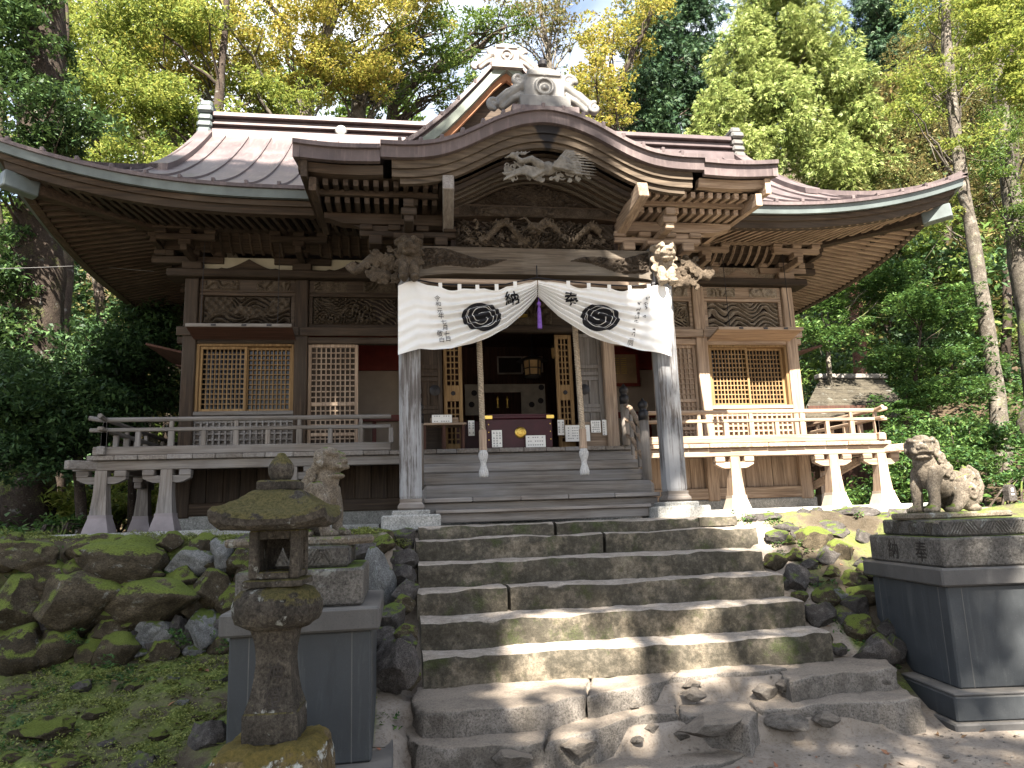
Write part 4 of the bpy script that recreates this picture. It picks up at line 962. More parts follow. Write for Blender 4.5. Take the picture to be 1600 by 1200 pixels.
# timber gable board in three stepped mouldings, water stained under the peak
def stained():
    t = NT('stained_gable_board'); g = t.noise(1.6, 6, .65, (1.5, 16, 16)); c = t.ramp(g, [(.3, (.026, .019, .013)), (.5, (.066, .049, .034)), (.72, (.12, .092, .066))])
    sp = t.n.new('ShaderNodeSeparateXYZ'); t.l(t.tc.outputs['Object'], sp.inputs[0]); n = t.noise(9, 6, .7)
    ax = t.math('ABSOLUTE', t.math('SUBTRACT', sp.outputs['X'], .03)); hh = t.math('SUBTRACT', sp.outputs['Z'], 5.26)
    k = t.math('SUBTRACT', t.math('ADD', t.math('MULTIPLY', hh, .55), t.math('MULTIPLY', t.math('SUBTRACT', n, .5), .16)), ax)
    return t.done(t.mix(t.ramp(t.math('MULTIPLY', k, 12.), [(.2, 0.), (.7, 1.)]), c, (.012, .011, .013)), .8, g, .4, .006)
STN = stained()
KI = np.linspace(-1.58, 1.58, 51)
b = MB(); b.ribbon(smooth_k(-.135, KY + .06, 1, KI), smooth_k(-.22, KY + .06, 1, KI), .09); b.build('gable_board', STN, PR_)
b = MB(); b.ribbon(smooth_k(-.222, KY + .085, 1, KI), smooth_k(-.30, KY + .085, 1, KI), .07); b.build('gable_board', STN, PR_)
KI2 = np.linspace(-1.5, 1.5, 51)
b = MB(); b.ribbon(smooth_k(-.302, KY + .115, 1, KI2), smooth_k(-.36, KY + .115, 1, KI2), .06); b.build('gable_board', STN, PR_)
# curved ceiling ribs inside the gable
for j, y in enumerate(np.linspace(KY + .26, -2.2, 9)):
    KI3 = np.linspace(-1.04, 1.04, 31); d = -.40
    b = MB(); b.ribbon(smooth_k(d, y, 1, KI3), smooth_k(d - .055, y, 1, KI3), .05); b.build('curved_rib', MIDW['x'] if j % 2 else OLD['x'], PR_)
b = MB(); b.grid([smooth_k(-.385, y, 1, np.linspace(-1.1, 1.1, 31)) for y in (KY + .2, -1.9)]); b.build('curved_ceiling', OLD['y'], PR_)
# porch rafters on both sides
for sx in (-1, 1):
    mt = OLD['y'] if sx < 0 else TAN['y']
    for a in np.linspace(1.14, 2.34, 13):
        raf((sx * a, KY + .22, 4.965), (sx * a, -2.0, 5.08), .05, .062).build('rafter', mt, PR_)
        raf((sx * a, -2.52, 4.885), (sx * a, -1.7, 4.95), .05, .062).build('rafter', mt, PR_)
    b = MB(); b.box(min(sx * 1.1, sx * 2.4), max(sx * 1.1, sx * 2.4), -2.56, -2.5, 4.925, 4.985, .006); b.build('rafter_fillet', OLD['x'] if sx < 0 else TAN['x'], PR_)
    b = MB(); b.grid([[(sx * 1.05, KY + .2, 5.01), (sx * 2.45, KY + .2, 5.01)], [(sx * 1.05, -1.3, 5.14), (sx * 2.45, -1.3, 5.14)]]); b.build('soffit', OLD['y'], PR_)
    # sloping square arm at the foot of the curved gable
    b = MB(); b.beam((sx * 1.02, -2.93, 4.93), (sx * .97, -2.05, 4.76), .115, .17, .008); b.build('gable_arm', GREY['y'] if sx < 0 else TAN['y'], PR_)
# metal crest on top of the porch gable
def crest(name, cx, y, z, s, mat, parent, base=True):
    pr = []
    if base: pr.append(('b', (cx, y, z + .10 * s), (.30 * s, .09, .075 * s)))
    pr += [('b', (cx, y, z + .30 * s), (.24 * s, .06, .16 * s)), ('b', (cx, y, z + .47 * s), (.20 * s, .08, .035 * s)), ('s', (cx, y, z + .53 * s), (.2 * s, .07, .04 * s)),
           ('t', [(cx + .1 * s * math.cos(a), y - .07, z + .30 * s + .1 * s * math.sin(a)) for a in np.linspace(0, 2 * math.pi, 17)], .018 * s), ('s', (cx, y - .05, z + .29 * s), (.05 * s, .04, .045 * s))]
    for q in (-1, 1):
        pr += [swirl(cx + q * .30 * s, y - .03, z + .40 * s, .085 * s, 1.3, .035 * s, q, 0), ('t', [(cx + q * .24 * s, y, z + .36 * s), (cx + q * .36 * s, y, z + .26 * s), (cx + q * .48 * s, y, z + .16 * s), (cx + q * .60 * s, y, z + .05 * s)], [.07 * s, .065 * s, .055 * s, .045 * s]),
               ('t', [(cx + q * .25 * s, y, z + .22 * s), (cx + q * .38 * s, y, z + .16 * s), (cx + q * .5 * s, y, z + .05 * s)], [.05 * s, .05 * s, .04 * s]),
               ('t', [(cx + q * .30 * s, y - .03, z + .31 * s), (cx + q * .44 * s, y - .03, z + .25 * s), (cx + q * .55 * s, y - .03, z + .15 * s)], [.025 * s, .025 * s, .02 * s]),
               swirl(cx + q * .60 * s, y - .03, z + .08 * s, .075 * s, 1.2, .032 * s, q, math.pi / 2 * q)]
    return sculpt(name, pr, mat, .010, parent, 0)
crest('porch_crest', .045, -2.72, 5.86, .92, ORNM, PR_)
P1('crest_plinth', ROOF, (-.32, .41, -2.82, -1.4, 5.72, 5.9), parent=PR_)
b = MB(); b.lathe([(.02, 0), (.05, .02), (.055, .06), (.02, .1), (.008, .13)], 10, (.05, -2.7, 6.42)); b.build('finial', DARKM, PR_)
crest('gable_crest', 0, DY - .12, 7.74, .74, simple('pale_ridge_metal', (.15, .135, .125), .5, .1, .25, 9.), DG, True)

# ---------------------------------------------------------------- porch pillars, beams and carvings
PX, PY = 1.41, -2.17
for sx in (-1, 1):
    b = MB(); w = .1125; c = .032
    ring = lambda z, k=1: [(sx * PX + q[0] * k, PY + q[1] * k, z) for q in ((-w + c, -w), (w - c, -w), (w, -w + c), (w, w - c), (w - c, w), (-w + c, w), (-w, w - c), (-w, -w + c))]
    b.loft([ring(1.815, .94), ring(1.84), ring(4.56)]); b.build('porch_pillar', PAINT, SH)
    b = MB(); b.lathe([(.165, 0), (.19, .02), (.185, .045), (.155, .075), (.16, .112)], 4, (sx * PX, PY, 1.702), math.pi / 4); b.build('pillar_base', GREY['x'], SH)
    P1('plinth_stone', SLABSTONE, (sx * PX - .19, sx * PX + .19, PY - .2, PY + .2, 1.62, 1.70), ch=.012)
    P1('plinth_stone', SLABSTONE, (sx * PX - .29, sx * PX + .29, PY - .26, PY + .3, 1.5, 1.655), ch=.015)
# rainbow beam
def arch_beam(name, x0, x1, y0, y1, z0, z1, cam_, mat):
    xs = np.linspace(x0, x1, 41); b = MB(); u = (xs - x0) / (x1 - x0)
    lo = z0 + cam_ * np.clip(np.minimum(u, 1 - u) / .16, 0, 1) ** .6; hi = z1 + 0 * u
    b.ribbon([(x, y0, h) for x, h in zip(xs, hi)], [(x, y0, l) for x, l in zip(xs, lo)], y1 - y0); return b.build(name, mat, SH)
RB = arch_beam('rainbow_beam', -PX + .113, PX - .113, PY - .1, PY + .1, 4.155, 4.50, .045, MIDW['x'])
P1('under_board', TAN['x'], (-PX + .115, PX - .115, PY - .06, PY + .06, 4.10, 4.153))
for sx in (-1, 1):
    a = (-1.27, -.32) if sx < 0 else (.32, 1.27)
    n = (100, 34); u = np.linspace(0, 1, n[0]); w = np.linspace(0, 1, n[1]); U, V_ = np.meshgrid(u, w, indexing='ij'); X = a[0] + (a[1] - a[0]) * U
    tap = 1 - U if sx < 0 else U
    cen = .5 + .12 * np.sin(U * 7); m = sstep(0, .12, .5 * tap ** .8 - np.abs(V_ - cen)) * sstep(0, .1, 1 - tap + .02) ; h = m * (.012 + .03 * sstep(.3, .6, np.abs(((fbm(X * 5, V_ * 1.6, 4) - .5) * 8) % 1 - .5) * 2))
    Pm = np.stack([X, PY - .098 - h, 4.22 + .26 * V_], -1).reshape(-1, 3); i = (np.arange(n[0] - 1)[:, None] * n[1] + np.arange(n[1] - 1)[None]).ravel()
    link('beam_carving', raw_mesh('beam_carving', Pm, np.stack([i, i + n[1], i + n[1] + 1, i + 1], 1), CARVD), RB)
# bracket sets over the pillars and the purlins they carry
for sx in (-1, 1):
    b = MB(); m = OLD if sx < 0 else TAN
    b.box(sx * PX - .16, sx * PX + .16, PY - .15, PY + .15, 4.565, 4.63, .01)
    b.box(sx * PX - .52, sx * PX + .52, PY - .05, PY + .05, 4.62, 4.685, .01)
    for q in (-.45, -.15, .15, .45): b.box(sx * PX + q - .07, sx * PX + q + .07, PY - .08, PY + .08, 4.685, 4.745, .01)
    b.box(sx * PX - .05, sx * PX + .05, PY - .45, PY + .3, 4.63, 4.70, .01)
    b.box(sx * PX - .08, sx * PX + .08, PY - .47, PY - .32, 4.70, 4.775, .01)
    b.box(sx * PX - .055, sx * PX + .055, PY - .5, PY - .2, 4.775, 4.86, .01)
    b.box(sx * PX - .42, sx * PX - .28, PY - .09, PY + .09, 4.52, 4.62, .01); b.box(sx * PX + .28, sx * PX + .42, PY - .09, PY + .09, 4.52, 4.62, .01)
    b.build('bracket_set', m['x'], SH)
    xs = sx * np.linspace(.93, 2.3, 24); t = np.linspace(0, 1, 24); lo = 4.75 + .05 * sstep(.55, .8, t) * 0 + .04 * sstep(.8, 1, t); lo = 4.75 + .055 * sstep(.84, .99, t)
    b = MB(); b.ribbon([(x, PY - .07, 4.865) for x in xs], [(x, PY - .07, l) for x, l in zip(xs, lo)], .14); b.build('porch_purlin', m['x'], SH)
    b = MB(); b.ribbon([(sx * x, PY - .04, 4.74) for x in np.linspace(1.45, 2.0, 12)], [(sx * x, PY - .04, 4.66 + .08 * q ** 2) for x, q in zip(np.linspace(1.45, 2.0, 12), np.linspace(0, 1, 12))], .08); b.build('scroll_arm', m['x'], SH)
    b = MB(); b.beam((sx * PX, PY + .1, 4.7), (sx * PX, -.1, 5.0), .12, .2, .01); b.build('link_beam', OLD['y'], SH)
    b = MB(); b.beam((sx * PX, PY + .1, 4.42), (sx * PX, -.06, 4.72), .13, .2, .01); b.build('link_beam', OLD['y'], SH)
ub = arch_beam('upper_rainbow_beam', -.93, .93, PY - .09, PY + .09, 4.84, 5.0, .03, OLD['x'])
relief('beam_carving', -.86, .86, 4.87, 4.985, PY - .093, 51, 'cloud', .025, CARVD, ub, (120, 18))
# tympanum
xs = np.linspace(-.92, .92, 37)
b = MB(); b.ribbon(smooth_k(-.43, -2.13, 1, xs), [(x, -2.13, 5.0) for x in xs], .03); ty = b.build('tympanum', OLD['x'], SH)
n = (110, 40); U, V_ = np.meshgrid(np.linspace(0, 1, n[0]), np.linspace(0, 1, n[1]), indexing='ij'); X = -.85 + 1.7 * U; top = kz(X) - .47; Z = 5.01 + np.maximum(top - 5.01, .005) * V_
h = relief_h(X, Z, 61, 'flower') * .05 + .02
Pm = np.stack([X, -2.135 - h, Z], -1).reshape(-1, 3); i = (np.arange(n[0] - 1)[:, None] * n[1] + np.arange(n[1] - 1)[None]).ravel()
link('tympanum_carving', raw_mesh('tympanum_carving', Pm, np.stack([i, i + n[1], i + n[1] + 1, i + 1], 1), CARVD), ty)
P1('dragon_backing', DARK, (-.95, .95, PY + .0, PY + .03, 4.50, 4.84), ch=0)
# dragon carving between the beams
rs = np.random.default_rng(5); pr = []
n = 70; L = [(x, PY - .11 - .05 * math.sin(x * 14), 4.675 + .085 * math.sin(x * 12.5)) for x in np.linspace(-.62, .70, n)]
pr.append(('t', L, [.036 + .006 * math.sin(i * .3) for i in range(n)]))
for i in range(1, n - 1, 2): pr.append(('t', [(L[i][0], L[i][1] - .03, L[i][2] + .025), (L[i][0] + .012, L[i][1] - .045, L[i][2] + .058)], [.014, .004])); pr.append(('s', (L[i][0], L[i][1] - .034, L[i][2] - .005), (.012, .01, .014)))
pr += [('s', (-.05, PY - .2, 4.70), (.09, .07, .055)), ('s', (-.09, PY - .27, 4.67), (.055, .05, .028)), ('s', (-.08, PY - .25, 4.62), (.045, .04, .018)), ('s', (-.1, PY - .31, 4.685), (.025, .02, .018)), ('t', [(0, PY - .18, 4.74), (.08, PY - .18, 4.82), (.17, PY - .17, 4.81)], [.018, .013, .006]), ('t', [(-.08, PY - .18, 4.74), (-.14, PY - .18, 4.82), (-.23, PY - .17, 4.80)], [.018, .013, .006])]
for q in (-1, 1): pr += [('s', (-.05 + q * .035, PY - .255, 4.725), (.016, .014, .014)), ('t', [(-.08 + q * .05, PY - .27, 4.66), (-.08 + q * .16, PY - .25, 4.62), (-.08 + q * .24, PY - .22, 4.66)], [.008, .007, .003])]
for x in (-.4, .3): 
    for k in range(4): pr.append(('t', [(x, PY - .13, 4.64), (x + .05 * math.cos(k * .8 + 2.6), PY - .2, 4.60 + .04 * math.sin(k * .8 + 2.6))], [.02, .006]))
for i in range(70):
    x = rs.uniform(-.78, .78); pr.append(swirl(x, PY - .06 - .04 * rs.random(), 4.53 + rs.uniform(0, .29), rs.uniform(.02, .042), 1.3, .0095, rs.choice((-1, 1)), rs.uniform(0, 6)))
for i in range(40):
    x = rs.uniform(-.78, .78); z = 4.53 + rs.uniform(0, .28); a = rs.uniform(-.6, .6); pr.append(('t', [(x + t * .12 * math.cos(a), PY - .06, z + t * .12 * math.sin(a) + .02 * math.sin(t * 6)) for t in np.linspace(0, 1, 6)], [.012, .011, .01, .009, .007, .003]))
sculpt('dragon_carving', pr, CARV, .0075, SH, 0, .004, 40)
relief('dragon_ground_carving', -.9, .9, 4.52, 4.83, PY - .02, 71, 'flower', .07, CARVD, SH, (260, 50), pierce=.2)
# phoenix pendant under the peak
pr = [('s', (.0, KY + .02, 5.1), (.085, .045, .075)), ('t', [(-.08, KY, 5.12), (-.18, KY - .03, 5.17), (-.28, KY - .03, 5.14), (-.34, KY - .02, 5.19)], [.05, .038, .03, .024]), ('s', (-.36, KY - .03, 5.2), (.042, .034, .036)), ('t', [(-.38, KY - .03, 5.2), (-.45, KY - .03, 5.17)], [.018, .004])]
for k in range(4): pr.append(('t', [(-.34 + .03 * k, KY - .03, 5.22), (-.30 + .04 * k, KY - .02, 5.265)], [.012, .003]))
for lay, (r0, r1) in enumerate(((.26, .02), (.46, .017))):
    for a in np.linspace(-.25, 1.0, 7 + lay * 3): pr.append(('t', [(.04, KY - .05 + .03 * lay, 5.09), (.05 + r0 * .55 * math.cos(a), KY - .06 + .035 * lay, 5.09 + r0 * .5 * math.sin(a)), (.05 + r0 * math.cos(a), KY - .02 + .014 * lay, 5.09 + r0 * .66 * math.sin(a) * .8)], [r1 * .7, r1 * .7, r1 * .25]))
for a in np.linspace(2.2, 3.5, 8): pr.append(('t', [(-.05, KY, 5.06), (-.05 + .2 * math.cos(a), KY - .03, 5.05 - .1 * math.sin(a)), (-.05 + .42 * math.cos(a), KY, 5.07 + .13 * math.cos(a * 3))], [.018, .018, .006]))
for i in range(60): pr.append(swirl(rs.uniform(-.44, .46), KY + .012, rs.uniform(4.97, 5.17), rs.uniform(.02, .045), 1.3, .0095, rs.choice((-1, 1)), rs.uniform(0, 6)))
sculpt('phoenix_pendant', pr, simple('bleached_timber', (.14, .13, .115), .85, 0, .4, 18., .2, .4), .0065, SH, 0, .003, 40)
# carved lion heads on the pillar fronts and tapir heads on their sides
for sx in (-1, 1):
    x = sx * PX; y = PY - .2
    pr = [('s', (x, y, 4.44), (.115, .13, .10)), ('s', (x, y - .12, 4.40), (.09, .07, .055)), ('s', (x, y - .10, 4.345), (.075, .06, .03)), ('s', (x, y - .18, 4.425), (.04, .03, .025))]
    for q in (-1, 1): pr += [('s', (x + q * .05, y - .12, 4.475), (.03, .025, .025)), ('t', [(x + q * .05, y - .1, 4.51), (x + q * .11, y - .05, 4.50)], [.03, .02]), ('s', (x + q * .12, y + .02, 4.50), (.035, .05, .045)), ('s', (x + q * .055, y - .03, 4.17), (.055, .07, .12)), ('s', (x + q * .06, y - .09, 4.085), (.05, .065, .035)), swirl(x + q * .1, y + .03, 4.38, .05, 1.3, .02, q), swirl(x + q * .1, y + .03, 4.28, .045, 1.3, .02, q)]
    pr += [('s', (x, y + .05, 4.27), (.11, .1, .14))]
    sculpt('lion_head_carving', pr, CARVL if sx > 0 else CARV, .0085, SH, 0, .006, 34)  # right head in the sunlit copy of the carving colour
    pr = [('s', (x + sx * .2, PY, 4.32), (.14, .1, .12)), ('s', (x + sx * .34, PY - .02, 4.35), (.11, .1, .10)), ('t', [(x + sx * .42, PY - .03, 4.33), (x + sx * .5, PY - .03, 4.25), (x + sx * .58, PY - .03, 4.22), (x + sx * .64, PY - .03, 4.27)], [.06, .05, .04, .03]), ('s', (x + sx * .28, PY - .05, 4.16), (.1, .07, .08))]
    for i in range(46): pr.append(swirl(x + sx * rs.uniform(.10, .44), PY - .075 - .04 * rs.random(), rs.uniform(4.09, 4.46), rs.uniform(.022, .045), 1.4, .011, rs.choice((-1, 1)), rs.uniform(0, 6)))
    pr += [swirl(x + sx * .58, PY - .04, 4.28, .06, 1.2, .025, sx, 0)]
    sculpt('beast_head_carving', pr, CARV, .0085, SH, 0, .005, 34)

# ---------------------------------------------------------------- veranda
def vmat(x): return GREY if x < 1.5 else TAN  # right of the steps, sunlight is put into the veranda colour
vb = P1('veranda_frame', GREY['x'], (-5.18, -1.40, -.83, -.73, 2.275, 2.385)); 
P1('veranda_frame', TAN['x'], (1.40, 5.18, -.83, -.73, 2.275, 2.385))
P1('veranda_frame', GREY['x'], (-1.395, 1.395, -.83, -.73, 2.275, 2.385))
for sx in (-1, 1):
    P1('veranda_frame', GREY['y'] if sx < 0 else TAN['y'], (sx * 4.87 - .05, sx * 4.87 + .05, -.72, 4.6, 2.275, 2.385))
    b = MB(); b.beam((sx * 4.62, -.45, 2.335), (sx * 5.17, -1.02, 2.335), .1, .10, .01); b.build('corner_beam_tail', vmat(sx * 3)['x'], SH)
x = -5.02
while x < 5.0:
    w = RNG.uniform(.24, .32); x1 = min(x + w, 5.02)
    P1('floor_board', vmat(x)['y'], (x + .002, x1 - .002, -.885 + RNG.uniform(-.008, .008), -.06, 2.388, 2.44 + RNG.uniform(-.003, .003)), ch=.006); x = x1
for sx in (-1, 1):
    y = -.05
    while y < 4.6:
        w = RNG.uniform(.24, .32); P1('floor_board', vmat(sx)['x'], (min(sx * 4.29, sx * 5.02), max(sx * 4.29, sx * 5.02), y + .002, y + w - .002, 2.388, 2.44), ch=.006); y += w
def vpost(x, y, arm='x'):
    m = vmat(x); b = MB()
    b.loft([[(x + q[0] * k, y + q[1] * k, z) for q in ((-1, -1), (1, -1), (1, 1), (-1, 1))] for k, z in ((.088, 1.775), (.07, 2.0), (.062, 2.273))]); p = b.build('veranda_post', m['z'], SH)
    b = MB(); b.loft([[(x + q[0] * k, y + q[1] * k, z) for q in ((-1, -1), (1, -1), (1, 1), (-1, 1))] for k, z in ((.14, 1.57), (.135, 1.6), (.098, 1.74), (.098, 1.775))]); b.build('stone_foot', simple('sun_shade_foot_stone', (.21, .185, .19) if x < 0 else (.40, .34, .28), .9, 0, .2, 5., .2, .3), p)  # shade put into the left feet's colour, sunlight into the right
    b = MB()
    if arm == 'x':
        L = np.linspace(-.26, .26, 14); b.ribbon([(x + q, y - .045, 2.205) for q in L], [(x + q, y - .045, 2.125 + .05 * max(0, abs(q) - .16) / .1) for q in L], .09)
        for q in (-.2, .2): b.box(x + q - .065, x + q + .065, y - .06, y + .06, 2.205, 2.272, .008)
    else:
        b.box(x - .045, x + .045, y - .26, y + .26, 2.125, 2.205, .01)
        for q in (-.2, .2): b.box(x - .06, x + .06, y + q - .065, y + q + .065, 2.205, 2.272, .008)
    b.build('bearing_arm', m['x'], p)
for x in (-4.87, -4.17, -2.78, 2.78, 4.17, 4.87): vpost(x, -.78)
for sx in (-1, 1):
    for y in (.62, 2.0, 3.4): vpost(sx * 4.87, y, 'y')
    b = MB(); b.beam((sx * 4.2, .3, 1.75), (sx * 4.72, -.55, 2.2), .07, .1, .008) if sx > 0 else b.beam((sx * 4.3, 1.2, 1.9), (sx * 4.8, 1.2, 2.2), .06, .08, .008); b.build('brace', vmat(sx * 2)['x'], SH)
# railing
def rail_run(pts, mats, ends):
    a, b_ = np.array(pts[0], float), np.array(pts[1], float); d = unit(b_ - a); L = np.linalg.norm(b_ - a)
    nm = 'x' if abs(d[0]) > .5 else 'y'
    e0 = .18 * ends[0]; e1 = .18 * ends[1]
    q = MB(); up = np.array([0, 0, 1.])
    q.box if False else None
    q.beam(a - d * e0 * .6 + up * .055, b_ + d * e1 * .6 + up * .055, .09, .1, .01); br = q.build('bottom_rail', mats[nm], SH)
    q = MB(); q.beam(a - d * e0 * .9 + up * .30, b_ + d * e1 * .9 + up * .30, .06, .045, .008); q.build('mid_rail', mats[nm], br)
    q = MB(); top = [a + up * .42, b_ + up * .42]
    if ends[0]: top = [a - d * e0 + up * .445] + [a - d * e0 * .4 + up * .424] + top
    if ends[1]: top = top + [b_ + d * e1 * .4 + up * .424, b_ + d * e1 + up * .445]
    q.tube(top, .028, 8); q.build('top_rail', mats[nm], br)
    n = int(L / .335)
    for i in range(n + 1):
        p = a + d * min(L, i * L / n); h0, h1 = (.10, .275) if i % 2 else (.10, .275)
        q = MB(); q.obox(p[0], p[1], p[2] + .19, .055 if i % 2 else .065, .055, .18, None, .006)
        if i % 2 == 0: q.obox(p[0], p[1], p[2] + .358, .045, .045, .075, None, .006)
        q.build('baluster', mats['z'], br)
rail_run([(-4.87, -.80, ZF), (-1.62, -.80, ZF)], GREY, (1, 0)); rail_run([(1.62, -.80, ZF), (4.87, -.80, ZF)], TAN, (0, 1))
rail_run([(-4.87, -.80, ZF + .002), (-4.87, 4.4, ZF + .002)], GREY, (1, 0)); rail_run([(4.87, -.80, ZF + .002), (4.87, 4.4, ZF + .002)], TAN, (1, 0))
# timber steps under the porch
for i, (fy, zt, rs_, xw) in enumerate(((-1.06, 2.345, .11, 1.38), (-1.28, 2.235, .12, 1.37), (-1.52, 2.105, .15, 1.36), (-1.76, 1.965, .17, 1.35))):
    P1('timber_step', GREY['x'], (-xw + .07, xw, fy, fy + .3, zt - rs_ - .02, zt), ch=.05)
P1('step_riser', GREY['x'], (-1.27, 1.27, -2.02, -1.7, 1.655, 1.765), ch=.006)
xs = np.linspace(-1.28, 1.28, 6)
for a, c in zip(xs[:-1], xs[1:]): P1('landing_board', GREY['x'], (a + .002, c - .002, -2.09 + RNG.uniform(-.006, .006), -1.7, 1.77, 1.815), ch=.008)
P1('step_riser', GREY['x'], (-1.15, 1.12, -2.14, -1.95, 1.56, 1.655), ch=.006)
P1('step_board', GREY['x'], (-1.16, 1.13, -2.2, -1.9, 1.656, 1.69), ch=.006)
P1('stringer_wall', OLD['x'], (-1.37, 1.37, -.86, -.8, 1.56, 2.27), ch=0)
# stair railings with knobbed newels
for sx in (-1, 1):
    for (y, z0, z1) in ((-.93, 2.44, 2.98), (-1.62, 1.965, 2.68)):
        b = MB(); b.lathe([(.055, z0), (.055, z1)], 12, (sx * 1.31, y, 0)); nw = b.build('stair_newel', GREY['z'], SH, True)
        b = MB(); b.lathe([(.062, 0), (.062, .10), (.05, .11), (.04, .13), (.05, .145), (.062, .175), (.055, .21), (.025, .235), (.008, .26), (.001, .27)], 14, (sx * 1.31, y, z1 - .02)); b.build('bronze_cap', DARKM, nw, True)
    for k, (h, r) in enumerate(((.60, .03), (.42, .026), (.22, .026))):
        b = MB(); b.tube([(sx * 1.31, -.96, 2.34 + h), (sx * 1.31, -1.15, 2.28 + h), (sx * 1.31, -1.58, 1.95 + h)], r, 8); b.build('stair_rail', GREY['y'] if sx < 0 else TAN['y'], SH)
    for y, z in ((-1.15, 2.3), (-1.38, 2.13)):
        b = MB(); b.beam((sx * 1.31, y, z), (sx * 1.31, y, z + .5), .04, .04, .005, (0, 1, 0)); b.build('baluster', GREY['z'], SH)

# ================================================================ LETTERING
def text_mesh(s, size, name='lettering'):
    c = bpy.data.curves.new('lettering', 'FONT'); c.body = s; c.size = size; c.align_x = 'CENTER'; c.resolution_u = 2
    o = bpy.data.objects.new('lettering_tmp', c); COL.objects.link(o)
    dg = bpy.context.evaluated_depsgraph_get(); dg.update(); m = bpy.data.meshes.new_from_object(o.evaluated_get(dg))
    bm = bmesh.new(); bm.from_mesh(m); bmesh.ops.triangulate(bm, faces=bm.faces)
    for _ in range(4):
        le = [e for e in bm.edges if e.calc_length() > size * .11]
        if not le: break
        bmesh.ops.subdivide_edges(bm, edges=le, cuts=1); bmesh.ops.triangulate(bm, faces=[f for f in bm.faces if len(f.verts) > 3])
    bm.verts.ensure_lookup_table(); bm.verts.index_update()
    co = np.array([v.co[:] for v in bm.verts]); F = [tuple(v.index for v in f.verts) for f in bm.faces]; bm.free()
    bpy.data.objects.remove(o); bpy.data.meshes.remove(m); bpy.data.curves.remove(c)
    if len(co) == 0: return np.zeros((0, 3)), []
    co[:, 0] -= (co[:, 0].min() + co[:, 0].max()) / 2; co[:, 1] -= (co[:, 1].min() + co[:, 1].max()) / 2
    return co, F

# ================================================================ CURTAIN
CY = -2.33
def poly_u(pts, us):
    P = np.array([at(x, y, CY) for x, y in pts]); d = np.r_[0, np.cumsum(np.hypot(np.diff(P[:, 0]), np.diff(P[:, 2])))]; d /= d[-1]
    return np.stack([np.interp(us, d, P[:, i]) for i in range(3)], 1)
def curtain_half(top, bot, side, label):
    nu, nv = 150, 110; u = np.linspace(0, 1, nu); v = np.linspace(0, 1, nv)
    Tp = poly_u(top, u); Bt = poly_u(bot, u); G = np.zeros((nu, nv, 3))
    for i in range(nu): G[i] = Tp[i][None] * (1 - v[:, None]) + Bt[i][None] * v[:, None]
    U, V = np.meshgrid(u, v, indexing='ij')
    # swags run from the gathered outer corner to the middle; scallops hang between the loops
    gath = sstep(.12, .5, U); fold = np.sin(2 * math.pi * (V * (6.2 + 1.6 * np.sin(U * 2)) + .35 * U + .25 * (fbm(U * 3, V * 4, 5 + side) - .5))) * (.25 + .75 * sstep(.12, .45, V))
    amp = .036 * gath * (1 - .5 * U) + .008
    G[..., 1] += -amp * fold - .035 * np.sin(math.pi * U) * V
    G[..., 1] += .012 * np.sin(2 * math.pi * (U * 3 + .3 * V)) * (1 - gath)
    sc = np.maximum(0, np.sin(U * math.pi * 6.5)) * .028 * (1 - V) ** 6 * sstep(.1, .2, U) * sstep(1, .9, U); G[..., 2] -= sc
    G[..., 1] -= .05 * sstep(.22, .12, U)          # bulges round the pillar
    i = (np.arange(nu - 1)[:, None] * nv + np.arange(nv - 1)[None]).ravel()
    me = raw_mesh('curtain', G.reshape(-1, 3), np.stack([i, i + nv, i + nv + 1, i + 1], 1), CLOTH, True)
    return link('curtain', me, None, (0, 0, 0), label=label, cat='curtain', group='white ceremonial curtain halves'), G.reshape(-1, 3)
CL, GL = curtain_half([(622, 449), (634, 443), (645, 440), (668, 446), (700, 450), (740, 452), (780, 450), (812, 445), (839, 438)],
                      [(622, 556), (640, 551), (656, 547), (680, 547), (705, 546), (735, 538), (765, 527), (792, 513), (815, 493), (830, 476), (839.5, 463)], 1,
                      'left half of the white porch curtain with black crest, in shade')
CR, GR = curtain_half([(1046, 455), (1036, 449), (1026, 447), (1005, 452), (975, 452), (940, 450), (905, 447), (872, 442), (841, 438)],
                      [(1047, 558), (1030, 554), (1014, 551), (990, 546), (955, 538), (920, 525), (895, 510), (872, 495), (857, 480), (848, 470), (840.5, 463)], 2,
                      'right half of the white porch curtain, partly in bright sun')
def on_cloth(X, Z, G, off):
    out = np.zeros((len(X), 3))
    for i, (x, z) in enumerate(zip(X, Z)):
        d = (G[:, 0] - x) ** 2 + (G[:, 2] - z) ** 2; k = np.argpartition(d, 4)[:4]; w = 1 / (d[k] + 1e-6)
        out[i] = (x, (G[k, 1] * w).sum() / w.sum() - off, z)
    return out
def cloth_patch(name, X, Z, F, G, off, mat, parent):
    P = on_cloth(np.array(X), np.array(Z), G, off); b = MB(); b.add(P, F); me = b.mesh(name, mat); return link(name, me, parent)
def band(r0, r1, n=72, a0=0, a1=2 * math.pi, k=3):
    X = []; Z = []; F = []; cl = abs(a1 - a0 - 2 * math.pi) < 1e-6
    A = np.linspace(a0, a1, n + (0 if cl else 0), endpoint=not cl)
    for j in range(k + 1):
        for i, a in enumerate(A):
            f0 = r0(i / (n - 1)) if callable(r0) else r0; f1 = r1(i / (n - 1)) if callable(r1) else r1
            r = f0 + (f1 - f0) * j / k; X.append(r * math.cos(a)); Z.append(r * math.sin(a))
    m = len(A)
    for j in range(k):
        for i in range(m if cl else m - 1):
            F.append((j * m + i, j * m + (i + 1) % m, (j + 1) * m + (i + 1) % m, (j + 1) * m + i))
    return np.array(X), np.array(Z), F
INKW = simple('crest_white', (.72, .72, .72), .9, 0, .04)
